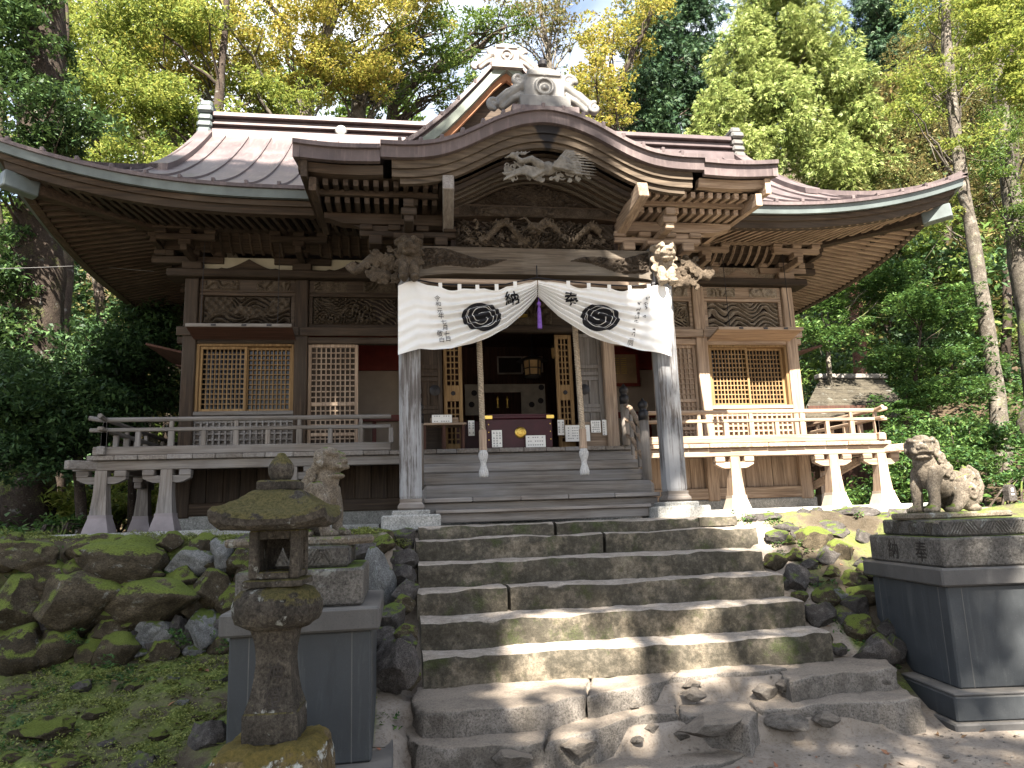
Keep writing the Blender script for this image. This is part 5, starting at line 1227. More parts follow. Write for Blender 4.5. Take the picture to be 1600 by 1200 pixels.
def emblem(cx, cy, rx, rz, G, parent):
    c = at(cx, cy, CY); X, Z, F = band(.0001, 1, 84, k=14)
    d = cloth_patch('crest', c[0] + X * rx, c[2] + Z * rz, F, G, .008, BLACK, parent)
    parts = [band(.77, .793, 84)]
    for k in range(3):
        a0 = math.radians(120 * k + 30); parts.append(band(lambda t: .74 - .50 * t ** 1.25 - .014, lambda t: .74 - .50 * t ** 1.25 + .010 + .022 * t, 40, a0, a0 + math.radians(215)))
    X, Z, F = [], [], []
    for x, z, f in parts:
        n = len(X); X.extend(x); Z.extend(z); F.extend([tuple(i + n for i in q) for q in f])
    cloth_patch('crest_line', c[0] + np.array(X) * rx, c[2] + np.array(Z) * rz, F, G, .012, INKW, parent)
K = 7.41 / FPX
emblem(752, 496, 32 * K, 23.5 * K, GL, CL); emblem(937, 497, 32.5 * K * 1.02, 23.5 * K, GR, CR)
def cloth_text(s, cx, cy, hpx, G, parent, wk=1.0, rot=0.):
    co, F = text_mesh(s, hpx * K * 1.08)
    if not len(co): return
    c = at(cx, cy, CY); ca, sa = math.cos(rot), math.sin(rot)
    cloth_patch('lettering', c[0] + (co[:, 0] * ca - co[:, 1] * sa) * wk, c[2] + co[:, 0] * sa + co[:, 1] * ca, F, G, .012, BLACK, parent)
def bold_text(s, cx, cy, h, G, par, wk=1., rot=0.):
    for ox, oy in ((0, 0), (.7, 0), (0, .6), (.7, .6)): cloth_text(s, cx + ox, cy + oy, h, G, par, wk, rot)
bold_text('納', 799, 466, 23, GL, CL, 1, .12); bold_text('奉', 891, 467, 23, GR, CR, 1, -.1)
for ch, x, y in zip('令和元年七月七日', (683, 684.5, 687, 689, 693, 695, 698, 700), (467, 476, 486, 494, 504, 513, 523, 531)): cloth_text(ch, x, y, 9, GL, CL)
for ch, x, y in zip('敬白', (687, 690), (522, 532)): cloth_text(ch, x, y, 9, GL, CL)
for ch, x, y in zip('一同', (985.5, 984), (531, 537)): cloth_text(ch, x, y, 9, GR, CR)
rs = np.random.default_rng(3)
def brush(cx, cy, G, par):                      # small writing too blurred to read: a few strokes
    X, Z, F = [], [], []
    for k in range(5):
        x, y = rs.uniform(-2.6, 2.6), rs.uniform(-2.6, 2.6); L = rs.uniform(1.6, 3.4); h = rs.random() < .6
        w_, h_ = (L, .8) if h else (.8, L); n = len(X)
        for dx, dy in ((-1, -1), (1, -1), (1, 1), (-1, 1)):
            p = at(cx + x + dx * w_ / 2, cy + y + dy * h_ / 2, CY); X.append(p[0]); Z.append(p[2])
        F.append((n, n + 1, n + 2, n + 3))
    cloth_patch('lettering', X, Z, F, G, .008, BLACK, par)
for x, y in ((999, 475), (997, 483), (996, 490), (994, 496.5), (993, 503.5), (991, 515), (988, 523), (1010, 468), (1008, 475), (1007, 482), (1004, 495)): brush(x, y, GR, CR)
# cord and loops
for sx, par, xs in ((-1, CL, (688, 718, 746, 776, 805)), (1, CR, (1014, 984, 952, 920, 888))):
    for x in xs:
        y = np.interp(x, [640, 690, 740, 790, 839, 890, 940, 990, 1030], [441, 448, 451, 449, 438, 445, 450, 452, 448]); p = at(x, y + 2, CY); b = MB(); b.box(p[0] - .02, p[0] + .02, CY - .006, CY + .004, p[2] - .02, p[2] + .055, 0); b.build('loop', CLOTH, par)
b = MB(); L = [at(x, y, CY + .03) for x, y in ((642, 436), (690, 444), (740, 446), (790, 444), (839, 434), (890, 440), (940, 445), (990, 447), (1030, 443))]; b.tube(L, .008, 6); b.tube([at(839, 434, CY), at(838.5, 415, CY + .03)], .006, 6)
b.build('curtain_line', BLACK, None, True, loc=(0, 0, 0), label='dark cord between the porch pillars that the white curtain hangs from', cat='cord')
# purple tassel
tz = at(842, 475, -2.3); ts = empty('purple_tassel', tuple(tz), 'purple silk tassel hanging where the two white curtain halves meet', 'tassel')
b = MB(); b.tube([tz + (0, 0, .09), tz + (0, 0, -.02)], .006, 6); b.lathe([(.008, .03), (.022, .015), (.024, -.005), (.012, -.03)], 10, tuple(tz)); b.build('knot', PURP, ts, True)
b = MB(); b.lathe([(.010, -.03), (.019, -.06), (.022, -.1), (.026, -.27), (.024, -.275)], 14, tuple(tz)); b.build('fringe', PURP, ts)

# ================================================================ BELL ROPES
def bell_rope(pts, label):
    P = np.array([at(x, y, -1.9) for x, y in pts]); top = P[0] + (P[0] - P[1]) * .3; top[2] = 4.35
    r = empty('bell_rope', tuple(P[-1]), label, 'rope', 'ropes for the shrine bells')
    L = np.linspace(0, 1, 60)[:, None]; A = top + (P[1] - top) * L
    b = MB()
    for k in range(3):
        ph = 2 * math.pi * k / 3; th = np.linspace(0, 2 * math.pi * 22, 260)
        t = np.linspace(0, 1, 260); Q = top + (P[1] - top) * t[:, None]; b.tube(Q + np.stack([.016 * np.cos(th + ph), .016 * np.sin(th + ph), 0 * th], 1), .0185, 5, True)
    b.build('twisted_rope', ROPE, r, True)
    p = P[1]; b = MB(); b.lathe([(.038, 0), (.042, -.01), (.042, -.19), (.046, -.2), (.046, -.22), (.03, -.225)], 10, tuple(p)); b.build('wooden_grip', TAN['z'], r)
    b = MB()
    for k in range(14):
        a = 2 * math.pi * k / 14; R0 = .03
        L = [(p[0] + (R0 + .012 * math.sin(t * 9) * (t > .1)) * math.cos(a + t * .6), p[1] + (R0 + .012 * math.sin(t * 9)) * math.sin(a + t * .6), p[2] - .22 - .29 * t) for t in np.linspace(0, 1, 16)]
        b.tube(L, .0125, 5)
    b.build('braided_tassel', ROPEW, r, True)
bell_rope(((748, 535), (754, 672), (753, 742)), 'left bell rope with wooden grip and braided white end, near the offering box')
bell_rope(((898, 520), (910, 670), (912, 740)), 'right bell rope with sunlit patch, in front of the panelled door')

# ================================================================ OFFERING BOX AND PAPERS
ob = empty('offering_box', (0.02, -.33, ZF), 'dark red lacquered offering box with a gold crest on the porch floor', 'offering box')
b = MB(); b.box(-.41, .45, -.5, -.16, ZF + .03, ZF + .41, .008); b.build('box_body', LACQ, ob)
b = MB(); b.box(-.44, .48, -.53, -.13, ZF + .41, ZF + .45, .008); b.box(-.43, .47, -.52, -.14, ZF + .001, ZF + .03, .006); b.build('box_trim', LACQ, ob)
b = MB()
for i in range(9): y = -.48 + i * .037; b.beam((-.4, y, ZF + .46), (.44, y, ZF + .46), .014, .03)
b.build('grille', LACQ, ob)
b = MB(); b.lathe([(.001, .014), (.03, .016), (.06, .012), (.075, .004), (.076, 0)], 28); b.v = [(v[0] + .03, -.502 - v[2], v[1] + ZF + .23) for v in b.v]; gc = b.build('gold_crest', GOLD, ob, True)
b = MB()
for k in range(3):
    a0 = rad(120 * k); L = [((.052 - .036 * t) * math.cos(a0 + 3.4 * t), (.052 - .036 * t) * math.sin(a0 + 3.4 * t)) for t in np.linspace(0, 1, 14)]
    b.tube([(.03 + p[0], -.518, ZF + .23 + p[1]) for p in L], [.004 + .006 * t for t in np.linspace(0, 1, 14)], 6)
b.build('swirl_relief', GOLD, gc, True)
b = MB()
for x in (-.435, .375): b.box(x, x + .1, -.536, -.5, ZF + .405, ZF + .455, .004)
b.build('brass_corner', GOLD, ob)
b = MB()
for x in (-.385, .425):
    for z in (.14, .24, .34): b.lathe([(.001, 0), (.008, .002), (.006, .006)], 8); n = 24; b.v[-24:] = [(v[0] + x, -.502 - v[2] , v[1] + ZF + z) for v in b.v[-24:]]
b.build('brass_stud', GOLD, ob)
def notice(x0, y0, x1, y1, Y, label, name='paper_notice', lines=4, tilt=0., mat=WHITE, ink=True):
    a = at(x0, y1, Y); c = at(x1, y0, Y); w = c[0] - a[0]; h = c[2] - a[2]
    b = MB(); b.obox((a[0] + c[0]) / 2, Y, (a[2] + c[2]) / 2, w, .006, h); o = b.build(name, mat, None, loc=(0, 0, 0), label=label, cat='notice', group='paper notices in the shrine entrance')
    if ink:
        b = MB(); r = np.random.default_rng(int(x0)); n = lines
        vert = h > w * 1.1
        if vert:
            for i in range(n):
                x = a[0] + w * (.2 + .6 * i / max(1, n - 1)); z = c[2] - h * .1
                while z > a[2] + h * .12:
                    s = min(.022, w / n * .6); b.box(x - s / 2, x + s / 2, Y - .0062, Y - .0055, z - s, z - s * .72); b.box(x - s * .12, x + s * .12, Y - .0062, Y - .0055, z - s, z); z -= s * 1.5 if r.random() < .85 else s * 3
        else:
            for i in range(n):
                z = a[2] + h * (.18 + .64 * i / max(1, n - 1)); x = a[0] + w * .1
                while x < c[0] - w * .12:
                    s = min(.02, h / n * .6); b.box(x, x + s, Y - .0062, Y - .0055, z, z + s * .28); b.box(x + s * .4, x + s * .6, Y - .0062, Y - .0055, z - s * .4, z + s * .4); x += s * 1.5 if r.random() < .85 else s * 3
        if b.v: b.build('lettering', simple('grey_ink', (.10, .10, .12), .8), o)
    return o
notice(769, 672, 784, 699, -.56, 'tall white notice leaning on the left end of the offering box', lines=3)
notice(822, 680, 852, 699, -.56, 'wide white notice leaning on the right end of the offering box', lines=3)
notice(732, 657, 741, 681, -.05, 'narrow white notice hanging just left of the left bell rope', lines=2)
notice(872, 656, 881, 680, -.06, 'narrow white notice hanging left of the right bell rope below the lattice door', lines=2)
notice(884, 664, 921, 690, -.09, 'large white notice board standing behind the right bell rope', lines=5)
notice(924, 657, 938, 676, -.06, 'white notice with shaded top under the panelled door, second from the right', lines=4)
notice(942, 656, 951, 680, -.06, 'rightmost narrow white notice, under the panelled door', lines=2)
# low table with a sign
tb_ = empty('low_table', (-.92, -.3, ZF), 'low brown wooden table behind the left porch pillar', 'table')
b = MB(); b.box(-1.24, -.66, -.42, -.12, ZF + .355, ZF + .385, .006); b.build('table_top', TAN['x'], tb_)
for x in (-1.2, -.95, -.7):
    for y in (-.39, -.15): b = MB(); b.box(x - .018, x + .018, y - .018, y + .018, ZF, ZF + .355, .003); b.build('leg', RED['z'], tb_)
bx_ = empty('wooden_tray', (-.96, -.26, ZF + .386), 'shallow wooden box on the low table behind the white sign', 'box')
b = MB(); b.box(-1.12, -.76, -.36, -.16, ZF + .387, ZF + .46, .005); b.build('tray_body', TAN['x'], bx_)
notice(675, 648, 706, 661, -.40, 'small white sign with two red edged lines on the low table', lines=2)

# ================================================================ THINGS INSIDE
def framed(x0, y0, x1, y1, Y, label, inner, frame, name, cat, fw=.05):
    a = at(x0, y1, Y); c = at(x1, y0, Y); b = MB(); b.box(a[0], c[0], Y - .02, Y, a[2], a[2] + fw, .004); b.box(a[0], c[0], Y - .02, Y, c[2] - fw, c[2], .004); b.box(a[0], a[0] + fw, Y - .02, Y, a[2] + fw, c[2] - fw, .004); b.box(c[0] - fw, c[0], Y - .02, Y, a[2] + fw, c[2] - fw, .004)
    e = empty(name, ((a[0] + c[0]) / 2, Y, a[2]), label, cat); b.build('frame', frame, e)
    b = MB(); b.box(a[0] + fw, c[0] - fw, Y - .008, Y - .002, a[2] + fw, c[2] - fw); b.build('picture_panel', inner, e); return e, a, c
framed(777, 557, 816, 585, 3.82, 'framed dark picture hanging on the back wall inside the hall', DARK, simple('grey_frame', (.3, .27, .25), .5), 'framed_picture', 'picture', .03)
for x0, x1, lb in ((817, 832, 'left'), (833, 848, 'right')):
    a = at(x0 + .5, 582, 3.84); c = at(x1 - .5, 557, 3.84); b = MB(); b.box(a[0], c[0], 3.82, 3.835, a[2], c[2]); b.build('cream_screen', CREAM, None, loc=(0, 0, 0), label=f'{lb} one of two cream paper panels beside the framed picture inside', cat='screen')
e, a, c = framed(950, 549, 997, 604, 1.5, 'wide dark red framed plaque with gold lettering seen through the right opening', simple('tan_plaque_board', (.30, .20, .11), .6), REDW, 'framed_plaque', 'plaque', .055)
b = MB(); r = np.random.default_rng(9)
for i in range(8):
    z = c[2] - .13 - i * .035
    for sgm in ((.08, .2), (.24, .32)):
        x = a[0] + sgm[0]
        while x < a[0] + sgm[1]: b.box(x, x + .012, 1.489, 1.4915, z, z + .016); x += .019
b.build('gold_lettering', GOLD, e)
lp = at(832, 574, 1.5); ln = empty('hanging_lantern', tuple(lp), 'dark six sided hanging lantern with tan panes inside the hall', 'lantern')
b = MB(); b.lathe([(.26, -.0), (.2, .03), (.1, .07), (.03, .1), (.015, .13)], 6, tuple(lp + (0, 0, .1))); b.tube([lp + (0, 0, .2), lp + (0, 0, .95)], .008, 6); b.build('lantern_roof', DARKM, ln)
b = MB(); b.lathe([(.125, -.13), (.14, .1)], 6, tuple(lp)); b.build('pane', simple('tan_lantern_paper', (.42, .28, .13), .7), ln)
b = MB()
for k in range(6):
    a_ = 2 * math.pi * k / 6; b.tube([lp + (.128 * math.cos(a_), .128 * math.sin(a_), -.15), lp + (.145 * math.cos(a_), .145 * math.sin(a_), .11)], .011, 5)
b.lathe([(.14, -.16), (.14, -.13)], 6, tuple(lp)); b.lathe([(.15, -.03), (.15, -.015)], 6, tuple(lp)); b.build('lantern_frame', DARKM, ln)
lp = at(868, 552, 1.2); ln = empty('hanging_lantern', tuple(lp), 'small lantern half hidden by the right lattice door', 'lantern'); b = MB(); b.lathe([(.06, -.08), (.07, .08)], 6, tuple(lp)); b.build('pane', simple('tan_lantern_paper', (.42, .28, .13), .7), ln); b = MB(); b.lathe([(.1, .08), (.03, .15)], 6, tuple(lp)); b.tube([lp + (0, 0, .15), lp + (0, 0, .8)], .006, 5); b.build('lantern_roof', DARKM, ln)
# altar cloth with round crests and altar vessels
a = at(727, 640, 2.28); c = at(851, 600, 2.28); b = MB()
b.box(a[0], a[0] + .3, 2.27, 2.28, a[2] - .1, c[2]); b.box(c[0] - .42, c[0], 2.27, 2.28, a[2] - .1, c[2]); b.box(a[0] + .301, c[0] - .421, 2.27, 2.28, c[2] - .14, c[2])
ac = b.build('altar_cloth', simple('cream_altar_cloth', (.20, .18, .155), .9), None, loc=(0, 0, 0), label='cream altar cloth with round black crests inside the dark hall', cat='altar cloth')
for x, y in ((737, 632), (741, 614), (831, 632), (845, 626), (846, 605)):
    b = MB(); p = at(x, y, 2.26); b.lathe([(.05, 0), (.001, .004)], 14); b.v[-28:] = [(v[0] + p[0], 2.268 - v[2], v[1] + p[2]) for v in b.v[-28:]]; b.build('round_crest', BLACK, ac)
for x in (778, 793):
    p = at(x, 637, 2.2); b = MB(); b.lathe([(.02, 0), (.012, .02), (.012, .12), (.022, .14), (.003, .2)], 10, tuple(p)); b.build('altar_candle', GOLD, None, True, loc=(0, 0, 0), label='%s of two slim gold candle stands on the altar' % ('left' if x < 780 else 'right'), cat='candle')

# ================================================================ STATUE PEDESTALS
ENGR = simple('dark_character', (.030, .026, .023), .9, 0, .4, 30.)  # flat dark colour drawn for the characters
def pedestal(loc, rz, wd, dp, label, kanji, ins):
    e = empty('statue_pedestal', loc, label, 'pedestal', 'pedestals of the lion dogs', rz); WORLD0[e.name] = np.zeros(3)
    def part(name, mat, *bxs, ch=.012):
        b = MB()
        for q in bxs: b.box(*q, ch)
        return b.build(name, mat, e)
    part('footing', CONCL, (-.11, wd + .11, -.11, dp + .11, -.1, .045))
    part('base_course', CONC, (-.07, wd + .07, -.07, dp + .07, .045, .215))
    part('base_cap', CONCL, (-.068, wd + .068, -.068, dp + .068, .216, .235), ch=.006) 
    part('body', CONC, (.05, wd - .05, .05, dp - .05, .236, .955))
    b = MB()
    for q in (.16, wd - .16): b.box(q - .003, q + .003, .0485, .052, .24, .95)
    for q in (.16, dp - .16): b.box(.0485, .052, q - .003, q + .003, .24, .95); b.box(wd - .052, wd - .0485, q - .003, q + .003, .24, .95)
    b.build('mortar_joints', simple('pale_mortar', (.085, .085, .083), .9), e, kind='stuff')
    part('cap_slab', CONCL, (0, wd, 0, dp, .957, 1.085))
    i0, i1, j0, j1 = ins
    lb = part('lower_block', PEDBLOCK, (i0, wd - i1, j0, dp - j1, 1.087, 1.305), ch=.015)
    up_ = part('upper_block', PEDBLOCK, (i0 + .09, wd - i1 - .09, j0 + .09, dp - j1 - .09, 1.307, 1.435), ch=.015)
    # herringbone grooves cut round the upper block
    b = MB(); h = .036
    def ribs(f, L):
        n = int(L / .024)
        for k in range(n):
            t = k * .024; d = 1 if (k // 5) % 2 == 0 else -1
            if t + h > L - .02: break
            b.beam(f(t + .012, 1.325 if d > 0 else 1.418), f(t + .012 + .06, 1.418 if d > 0 else 1.325), .008, .008)
    ribs(lambda t, z: (i0 + .09 + t, j0 + .087, z), wd - i0 - i1 - .26); ribs(lambda t, z: (i0 + .087, j0 + .09 + t, z), dp - j0 - j1 - .26); ribs(lambda t, z: (wd - i1 - .087, j0 + .09 + t, z), dp - j0 - j1 - .26)
    b.build('herringbone_carving', PEDBLOCK, up_)
    if kanji:
        for ch, y in zip(kanji, (.28, .70)):
            co, F = text_mesh(ch, .17); b = MB()
            for o in ((0, 0), (.006, .004)):
                b.add([(i0 - .002, j0 + y - v[0] + o[0], 1.195 + v[1] + o[1]) for v in co], F)
            me = b.mesh('engraved_character', ENGR); link('engraved_character', me, lb)
    return e
PR1 = pedestal((2.41, -4.77, 0.03), -rad(8), 1.05, 1.2, 'dark grey pedestal right of the stairs, its upper stone carved with two characters', '奉納', (.06, .06, .05, .05))
PL1 = pedestal((-2.53, -5.3, 0.03), 0, .89, 1.1, 'dark grey pedestal left of the stairs, mostly behind the mossy stone lantern', None, (.06, .10, .10, .08))

# ================================================================ LION DOGS
def lion(name, loc, rz, head, label, mouth=0, s=1.0, flip=1):
    # sits facing local -x
    e = []
    S_ = lambda c, r, *a: e.append(('s', c, r, *a))
    S_((.20, 0, .19), (.16, .115, .17)); S_((.02, 0, .27), (.19, .105, .15), ('Y', rad(22)))
    S_((-.12, 0, .34), (.12, .115, .15)); S_((-.15, 0, .43), (.10, .10, .11))
    for q in (-1, 1):
        S_((.19, q * .10, .16), (.15, .065, .14)); e.append(('t', [(.10, q * .12, .12), (.02, q * .125, .05), (-.03, q * .125, .03)], [.06, .045, .036])); S_((-.05, q * .125, .032), (.06, .045, .034)); S_((.24, q * .12, .035), (.08, .045, .035))
        e.append(('t', [(-.14, q * .085, .34), (-.19, q * .09, .2), (-.19, q * .09, .09), (-.205, q * .09, .03)], [.07, .052, .045, .045])); S_((-.235, q * .09, .034), (.06, .052, .036))
        for k in range(3): S_((-.285, q * .09 + (k - 1) * .03, .028), (.02, .016, .022))
        e.append(swirl(.19, q * .165, .17, .06, 1.4, .016, q)); e.append(swirl(-.10, q * .125, .34, .05, 1.4, .016, -q))
        for k in range(9): e.append(swirl(-.11 + .02 * (k % 3) + .045 * (k // 3), q * (.105 + .012 * (k % 2)), .50 - .06 * (k % 3) - .04 * (k // 3), .036, 1.3, .015, q, k))
        e.append(('t', [(.1, q * .11, .27), (.2, q * .12, .30), (.28, q * .09, .31)], [.02, .02, .012]))
    for k in range(5): S_((.02 + .06 * k, 0, .425 - .045 * k), (.03, .03, .025))
    # tail
    S_((.36, 0, .25), (.11, .065, .14)); S_((.34, 0, .1), (.09, .08, .09))
    for q in (-1, 1): e.append(swirl(.375, q * .06, .25, .075, 1.6, .018, q)); e.append(('t', [(.43, q * .03, .1), (.475, q * .03, .21), (.44, q * .03, .33), (.36, q * .03, .385)], [.028, .034, .028, .016]))
    # head, turned
    hx, hz = -.19, .53; M_ = Matrix.Translation((hx + .03, 0, hz)) @ Matrix.Rotation(head, 4, 'Z')
    def H(c, r, *a): p = M_ @ Vector(c); e.append(('s', tuple(p), r, ('Z', head)))
    H((0, 0, .02), (.115, .115, .092)); H((-.06, 0, -.005), (.09, .10, .06)); H((-.085, 0, -.012 - .008 * mouth), (.075, .088, .032)); H((-.06, 0, -.062 - .025 * mouth), (.085, .08, .026)); H((-.02, 0, -.07), (.08, .085, .04))
    H((-.142, 0, .022), (.032, .04, .026))
    for q in (-1, 1):
        H((-.095, q * .052, .068), (.035, .042, .022)); H((-.105, q * .048, .038), (.022, .026, .018)); H((-.148, q * .026, .012), (.02, .02, .016)); H((.02, q * .125, .035), (.045, .022, .05)); H((-.005, q * .13, .0), (.03, .018, .035))
        H((-.13, q * .06, -.02), (.03, .03, .022)); H((-.03, q * .09, .08), (.05, .03, .03)); H((.03, q * .09, .06), (.05, .04, .05)); H((.05, q * .09, -.02), (.05, .04, .05))
    H((.0, 0, .1), (.08, .07, .03)); H((.07, 0, .04), (.05, .07, .06))
    e = [(p[0], tuple(np.array(p[1]) * (flip, 1, 1)) if p[0] == 's' else [tuple(np.array(q) * (flip, 1, 1)) for q in p[1]], *( [p[2]] + ([(p[3][0], p[3][1] * flip if p[3][0] in 'YZ' else p[3][1])] if len(p) > 3 else []))) for p in e]
    r = empty(name, loc, label, 'statue', 'stone lion dogs', rz); WORLD0[r.name] = np.zeros(3)
    me = sculpt('statue_body', e, STATUE, .0068, None, 0, .0028, 30, link_it=False); link('statue_body', me, r, (0, 0, .045), None, (s * .88, s, s * 1.02))
    b = MB(); b.box(-.36 * flip, .52 * flip, -.21, .21, .0, .055, .02); b.build('statue_plinth', STATUE, r)
    return r
lion('lion_dog_statue', (2.995, -4.15, 1.463), rad(8), rad(42), 'seated stone lion dog right of the stairs, facing left with curled tail', 0, .98, 1)
lion('lion_dog_statue', (-2.10, -4.72, 1.463), rad(-26), rad(-4), 'stone lion dog left of the stairs, half hidden behind the mossy lantern', 1, .88, -1)

# ================================================================ STONE LANTERN
sl_ = empty('stone_lantern', (-2.10, -6.0, .0), 'mossy old stone lantern with broad curved roof in the left foreground', 'stone lantern', None, rad(-4)); WORLD0[sl_.name] = np.zeros(3); sl_.scale = (.84, .84, 1)
def sq_ring(w, z, lift_=0., n=6, rnd=.0):
    # square ring with n points a side; corners lifted and rounded
    L = []
    for s in range(4):
        for k in range(n):
            t = -1 + 2 * k / n; x, y = (t, -1) if s == 0 else (1, t) if s == 1 else (-t, 1) if s == 2 else (-1, -t)
            if rnd: q = max(abs(x), abs(y)); h = math.hypot(x, y); f = (1 - rnd) + rnd / h * 1.08; x, y = x * f, y * f
            cl = (min(abs(x), abs(y)) / max(abs(x), abs(y), 1e-6)) ** 3
            L.append((x * w, y * w, z + lift_ * cl))
    return L
def rough_part(name, rings, mat, amp=.006, sub=2, parent=None, sc_=14, sharp=45):
    b = MB(); b.loft(rings); me = b.mesh(name, mat); bm = bmesh.new(); bm.from_mesh(me)
    bmesh.ops.triangulate(bm, faces=[f for f in bm.faces if len(f.verts) > 4])
    bmesh.ops.subdivide_edges(bm, edges=bm.edges, cuts=sub, use_grid_fill=True)
    for v in bm.verts:
        n = noise.fractal(v.co * sc_, .9, 2, 4); w = noise.fractal(v.co * 4 + Vector((9, 3, 1)), .9, 2, 2)
        v.co += v.normal * (n * amp + w * amp * 1.2)
    bm.to_mesh(me); bm.free(); me.polygons.foreach_set('use_smooth', [True] * len(me.polygons)); me.set_sharp_from_angle(angle=rad(sharp))
    return link(name, me, parent or sl_)
rough_part('base_rock', [sq_ring(w, z, 0, 6, .35) for w, z in ((.30, -.12), (.325, .15), (.318, .38), (.30, .53), (.27, .60), (.22, .635), (.1, .642))], LANTBASE, .016, 2)
rough_part('shaft_foot', [sq_ring(w, z) for w, z in ((.142, .63), (.146, .66), (.144, .755), (.138, .765))], LANT, .004, 1)
rough_part('shaft', [sq_ring(w, z) for w, z in ((.138, .766), (.118, .82), (.102, .90), (.094, .97), (.096, 1.03), (.108, 1.09), (.122, 1.126))], LANT, .003, 1)
rough_part('platform', [[(w * math.copysign(abs(math.cos(a)) ** .8, math.cos(a)), w * math.copysign(abs(math.sin(a)) ** .8, math.sin(a)), z) for a in np.linspace(0, 2 * math.pi, 25)[:-1]] for w, z in ((.12, 1.125), (.18, 1.132), (.222, 1.156), (.24, 1.193), (.243, 1.226), (.23, 1.265), (.20, 1.298), (.14, 1.316))], LANT, .008, 2)
rough_part('chamber_base', [sq_ring(w, z) for w, z in ((.16, 1.317), (.163, 1.324), (.162, 1.345), (.152, 1.351))], LANT, .004, 1)
b = MB(); w = .138
for sx in (-1, 1):
    for sy in (-1, 1): b.box(min(sx * w, sx * (w - .052)), max(sx * w, sx * (w - .052)), min(sy * w, sy * (w - .052)), max(sy * w, sy * (w - .052)), 1.352, 1.578, .008)
for z0, z1 in ((1.353, 1.385), (1.535, 1.577)):
    for s in (-1, 1):
        b.box(-w + .053, w - .053, min(s * (w - .006), s * (w - .046)), max(s * (w - .006), s * (w - .046)), z0, z1, .005); b.box(min(s * (w - .006), s * (w - .046)), max(s * (w - .006), s * (w - .046)), -w + .053, w - .053, z0, z1, .005)
b.build('light_chamber', LANT, sl_)
b = MB(); tri = lambda y: None
for s in (-1, 1): b = MB(); b.box(min(s * (w - .02), s * (w - .045)), max(s * (w - .02), s * (w - .045)), -w + .053, w - .053, 1.386, 1.534); b.build('light_stop_panel', LANT, sl_)  # closed sides added to keep light out of the chamber
b = MB()
# back panel with a pointed opening
y0 = w - .05
pts_o = [(-w + .05, 1.386), (w - .05, 1.386), (w - .05, 1.534), (-w + .05, 1.534)]
tr = [(-.045, 1.40), (.045, 1.40), (.0, 1.49)]
b.add([(x, y0, z) for x, z in pts_o] + [(x, y0, z) for x, z in tr], [(0, 1, 5, 4), (1, 2, 6, 5), (2, 3, 6), (3, 0, 4, 6)]); b.build('back_panel', LANT, sl_)
rough_part('lantern_roof', [sq_ring(w, z, lf) for w, z, lf in ((.15, 1.58, 0), (.27, 1.585, .012), (.305, 1.60, .03), (.31, 1.628, .045), (.295, 1.645, .05), (.245, 1.672, .03), (.19, 1.712, .012), (.145, 1.752, .004), (.12, 1.765, 0))], LANT, .007, 2, sharp=40)
rough_part('neck_slab', [sq_ring(w, z) for w, z in ((.105, 1.765), (.112, 1.772), (.112, 1.806), (.10, 1.814))], LANT, .004, 1)
b = MB(); b.lathe([(.045, 1.812), (.06, 1.825), (.07, 1.845), (.074, 1.868), (.07, 1.89), (.052, 1.915), (.03, 1.935), (.022, 1.948), (.008, 1.952)], 20); f = b.build('finial', LANT, sl_, True)
co, F = text_mesh('神', .10); b = MB(); b.add([(v[0] + .01, -.1005 - .0, v[1] + .93) for v in co], F)
co, F = text_mesh('燈', .10); b.add([(v[0] + .01, -.1225 + .0, v[1] + .825) for v in co], F)
# flat dark characters laid on the leaning face: follow its slope
V = []
for x, y, z in b.v: V.append((x, -np.interp(z, [.766, .82, .90, .97, 1.03], [.138, .118, .102, .094, .096]) - .006, z))
b.v = V; b.build('engraved_character', ENGR, sl_)

# ================================================================ SMALL THINGS AT THE RIGHT
sb = empty('storage_shed', (8.6, 6.2, 1.5), 'low outbuilding with mossy shingled roof behind the right veranda', 'shed')
a = at(1252, 652, 4.6); c = at(1432, 652, 4.6); r0 = at(1282, 592, 6.6); r1 = at(1378, 592, 6.6)
b = MB(); n = 9
for i in range(n):
    t0, t1 = i / n, (i + 1) / n + .03
    p = [a + (r0 - a) * t0, c + (r1 - c) * t0, c + (r1 - c) * t1, a + (r0 - a) * t1]; up = np.array([0, 0, .03])
    b.loft([[p[0] + up, p[1] + up, p[1] - up * .3, p[0] - up * .3], [p[3] + up * .2, p[2] + up * .2, p[2] - up * .6, p[3] - up * .6]])
b.build('shingled_roof', MOSSR, sb)
b = MB(); b.beam(r0 + (-.1, 0, .05), r1 + (.1, 0, .05), .25, .12, .02); b.build('ridge_board', GREY['x'], sb)
b = MB(); b.box(a[0] + .4, c[0] - .4, 4.95, 5.0, 1.3, a[2] + .3); b.box(a[0] + .4, a[0] + .45, 5.0, 8, 1.3, a[2] + .2); b.box(c[0] - .45, c[0] - .4, 5.0, 8, 1.3, a[2] + .2); b.build('shed_wall', RED['z'], sb)
p = at(1584, 782, -.6); ms = empty('marker_stone', tuple(p), 'small dark round topped stone marker with pale mark at the far right edge', 'stone marker')
b = MB(); b.prism([(p[0] + .062 * x, p[1], p[2] + .23 * z) for x, z in ((-1, 0), (1, 0), (1, .6), (.8, .85), (.4, .98), (-.4, .98), (-.8, .85), (-1, .6))], (0, .1, 0)); b.build('marker_body', LAVA, ms)
b = MB(); b.obox(p[0], p[1] - .003, p[2] + .15, .035, .004, .045); b.obox(p[0], p[1] - .003, p[2] + .085, .05, .004, .015); b.build('pale_mark', WHITE, ms)
b = MB(); L = [at(x, y, .6) for x, y in ((-10, 420), (60, 418), (130, 415), (240, 424))]; b.tube(L, .0035, 5); b.build('cable', simple('grey_cable', (.12, .12, .12), .7), None, loc=(0, 0, 0), label='thin pale cable strung between the trees left of the hall', cat='cable')

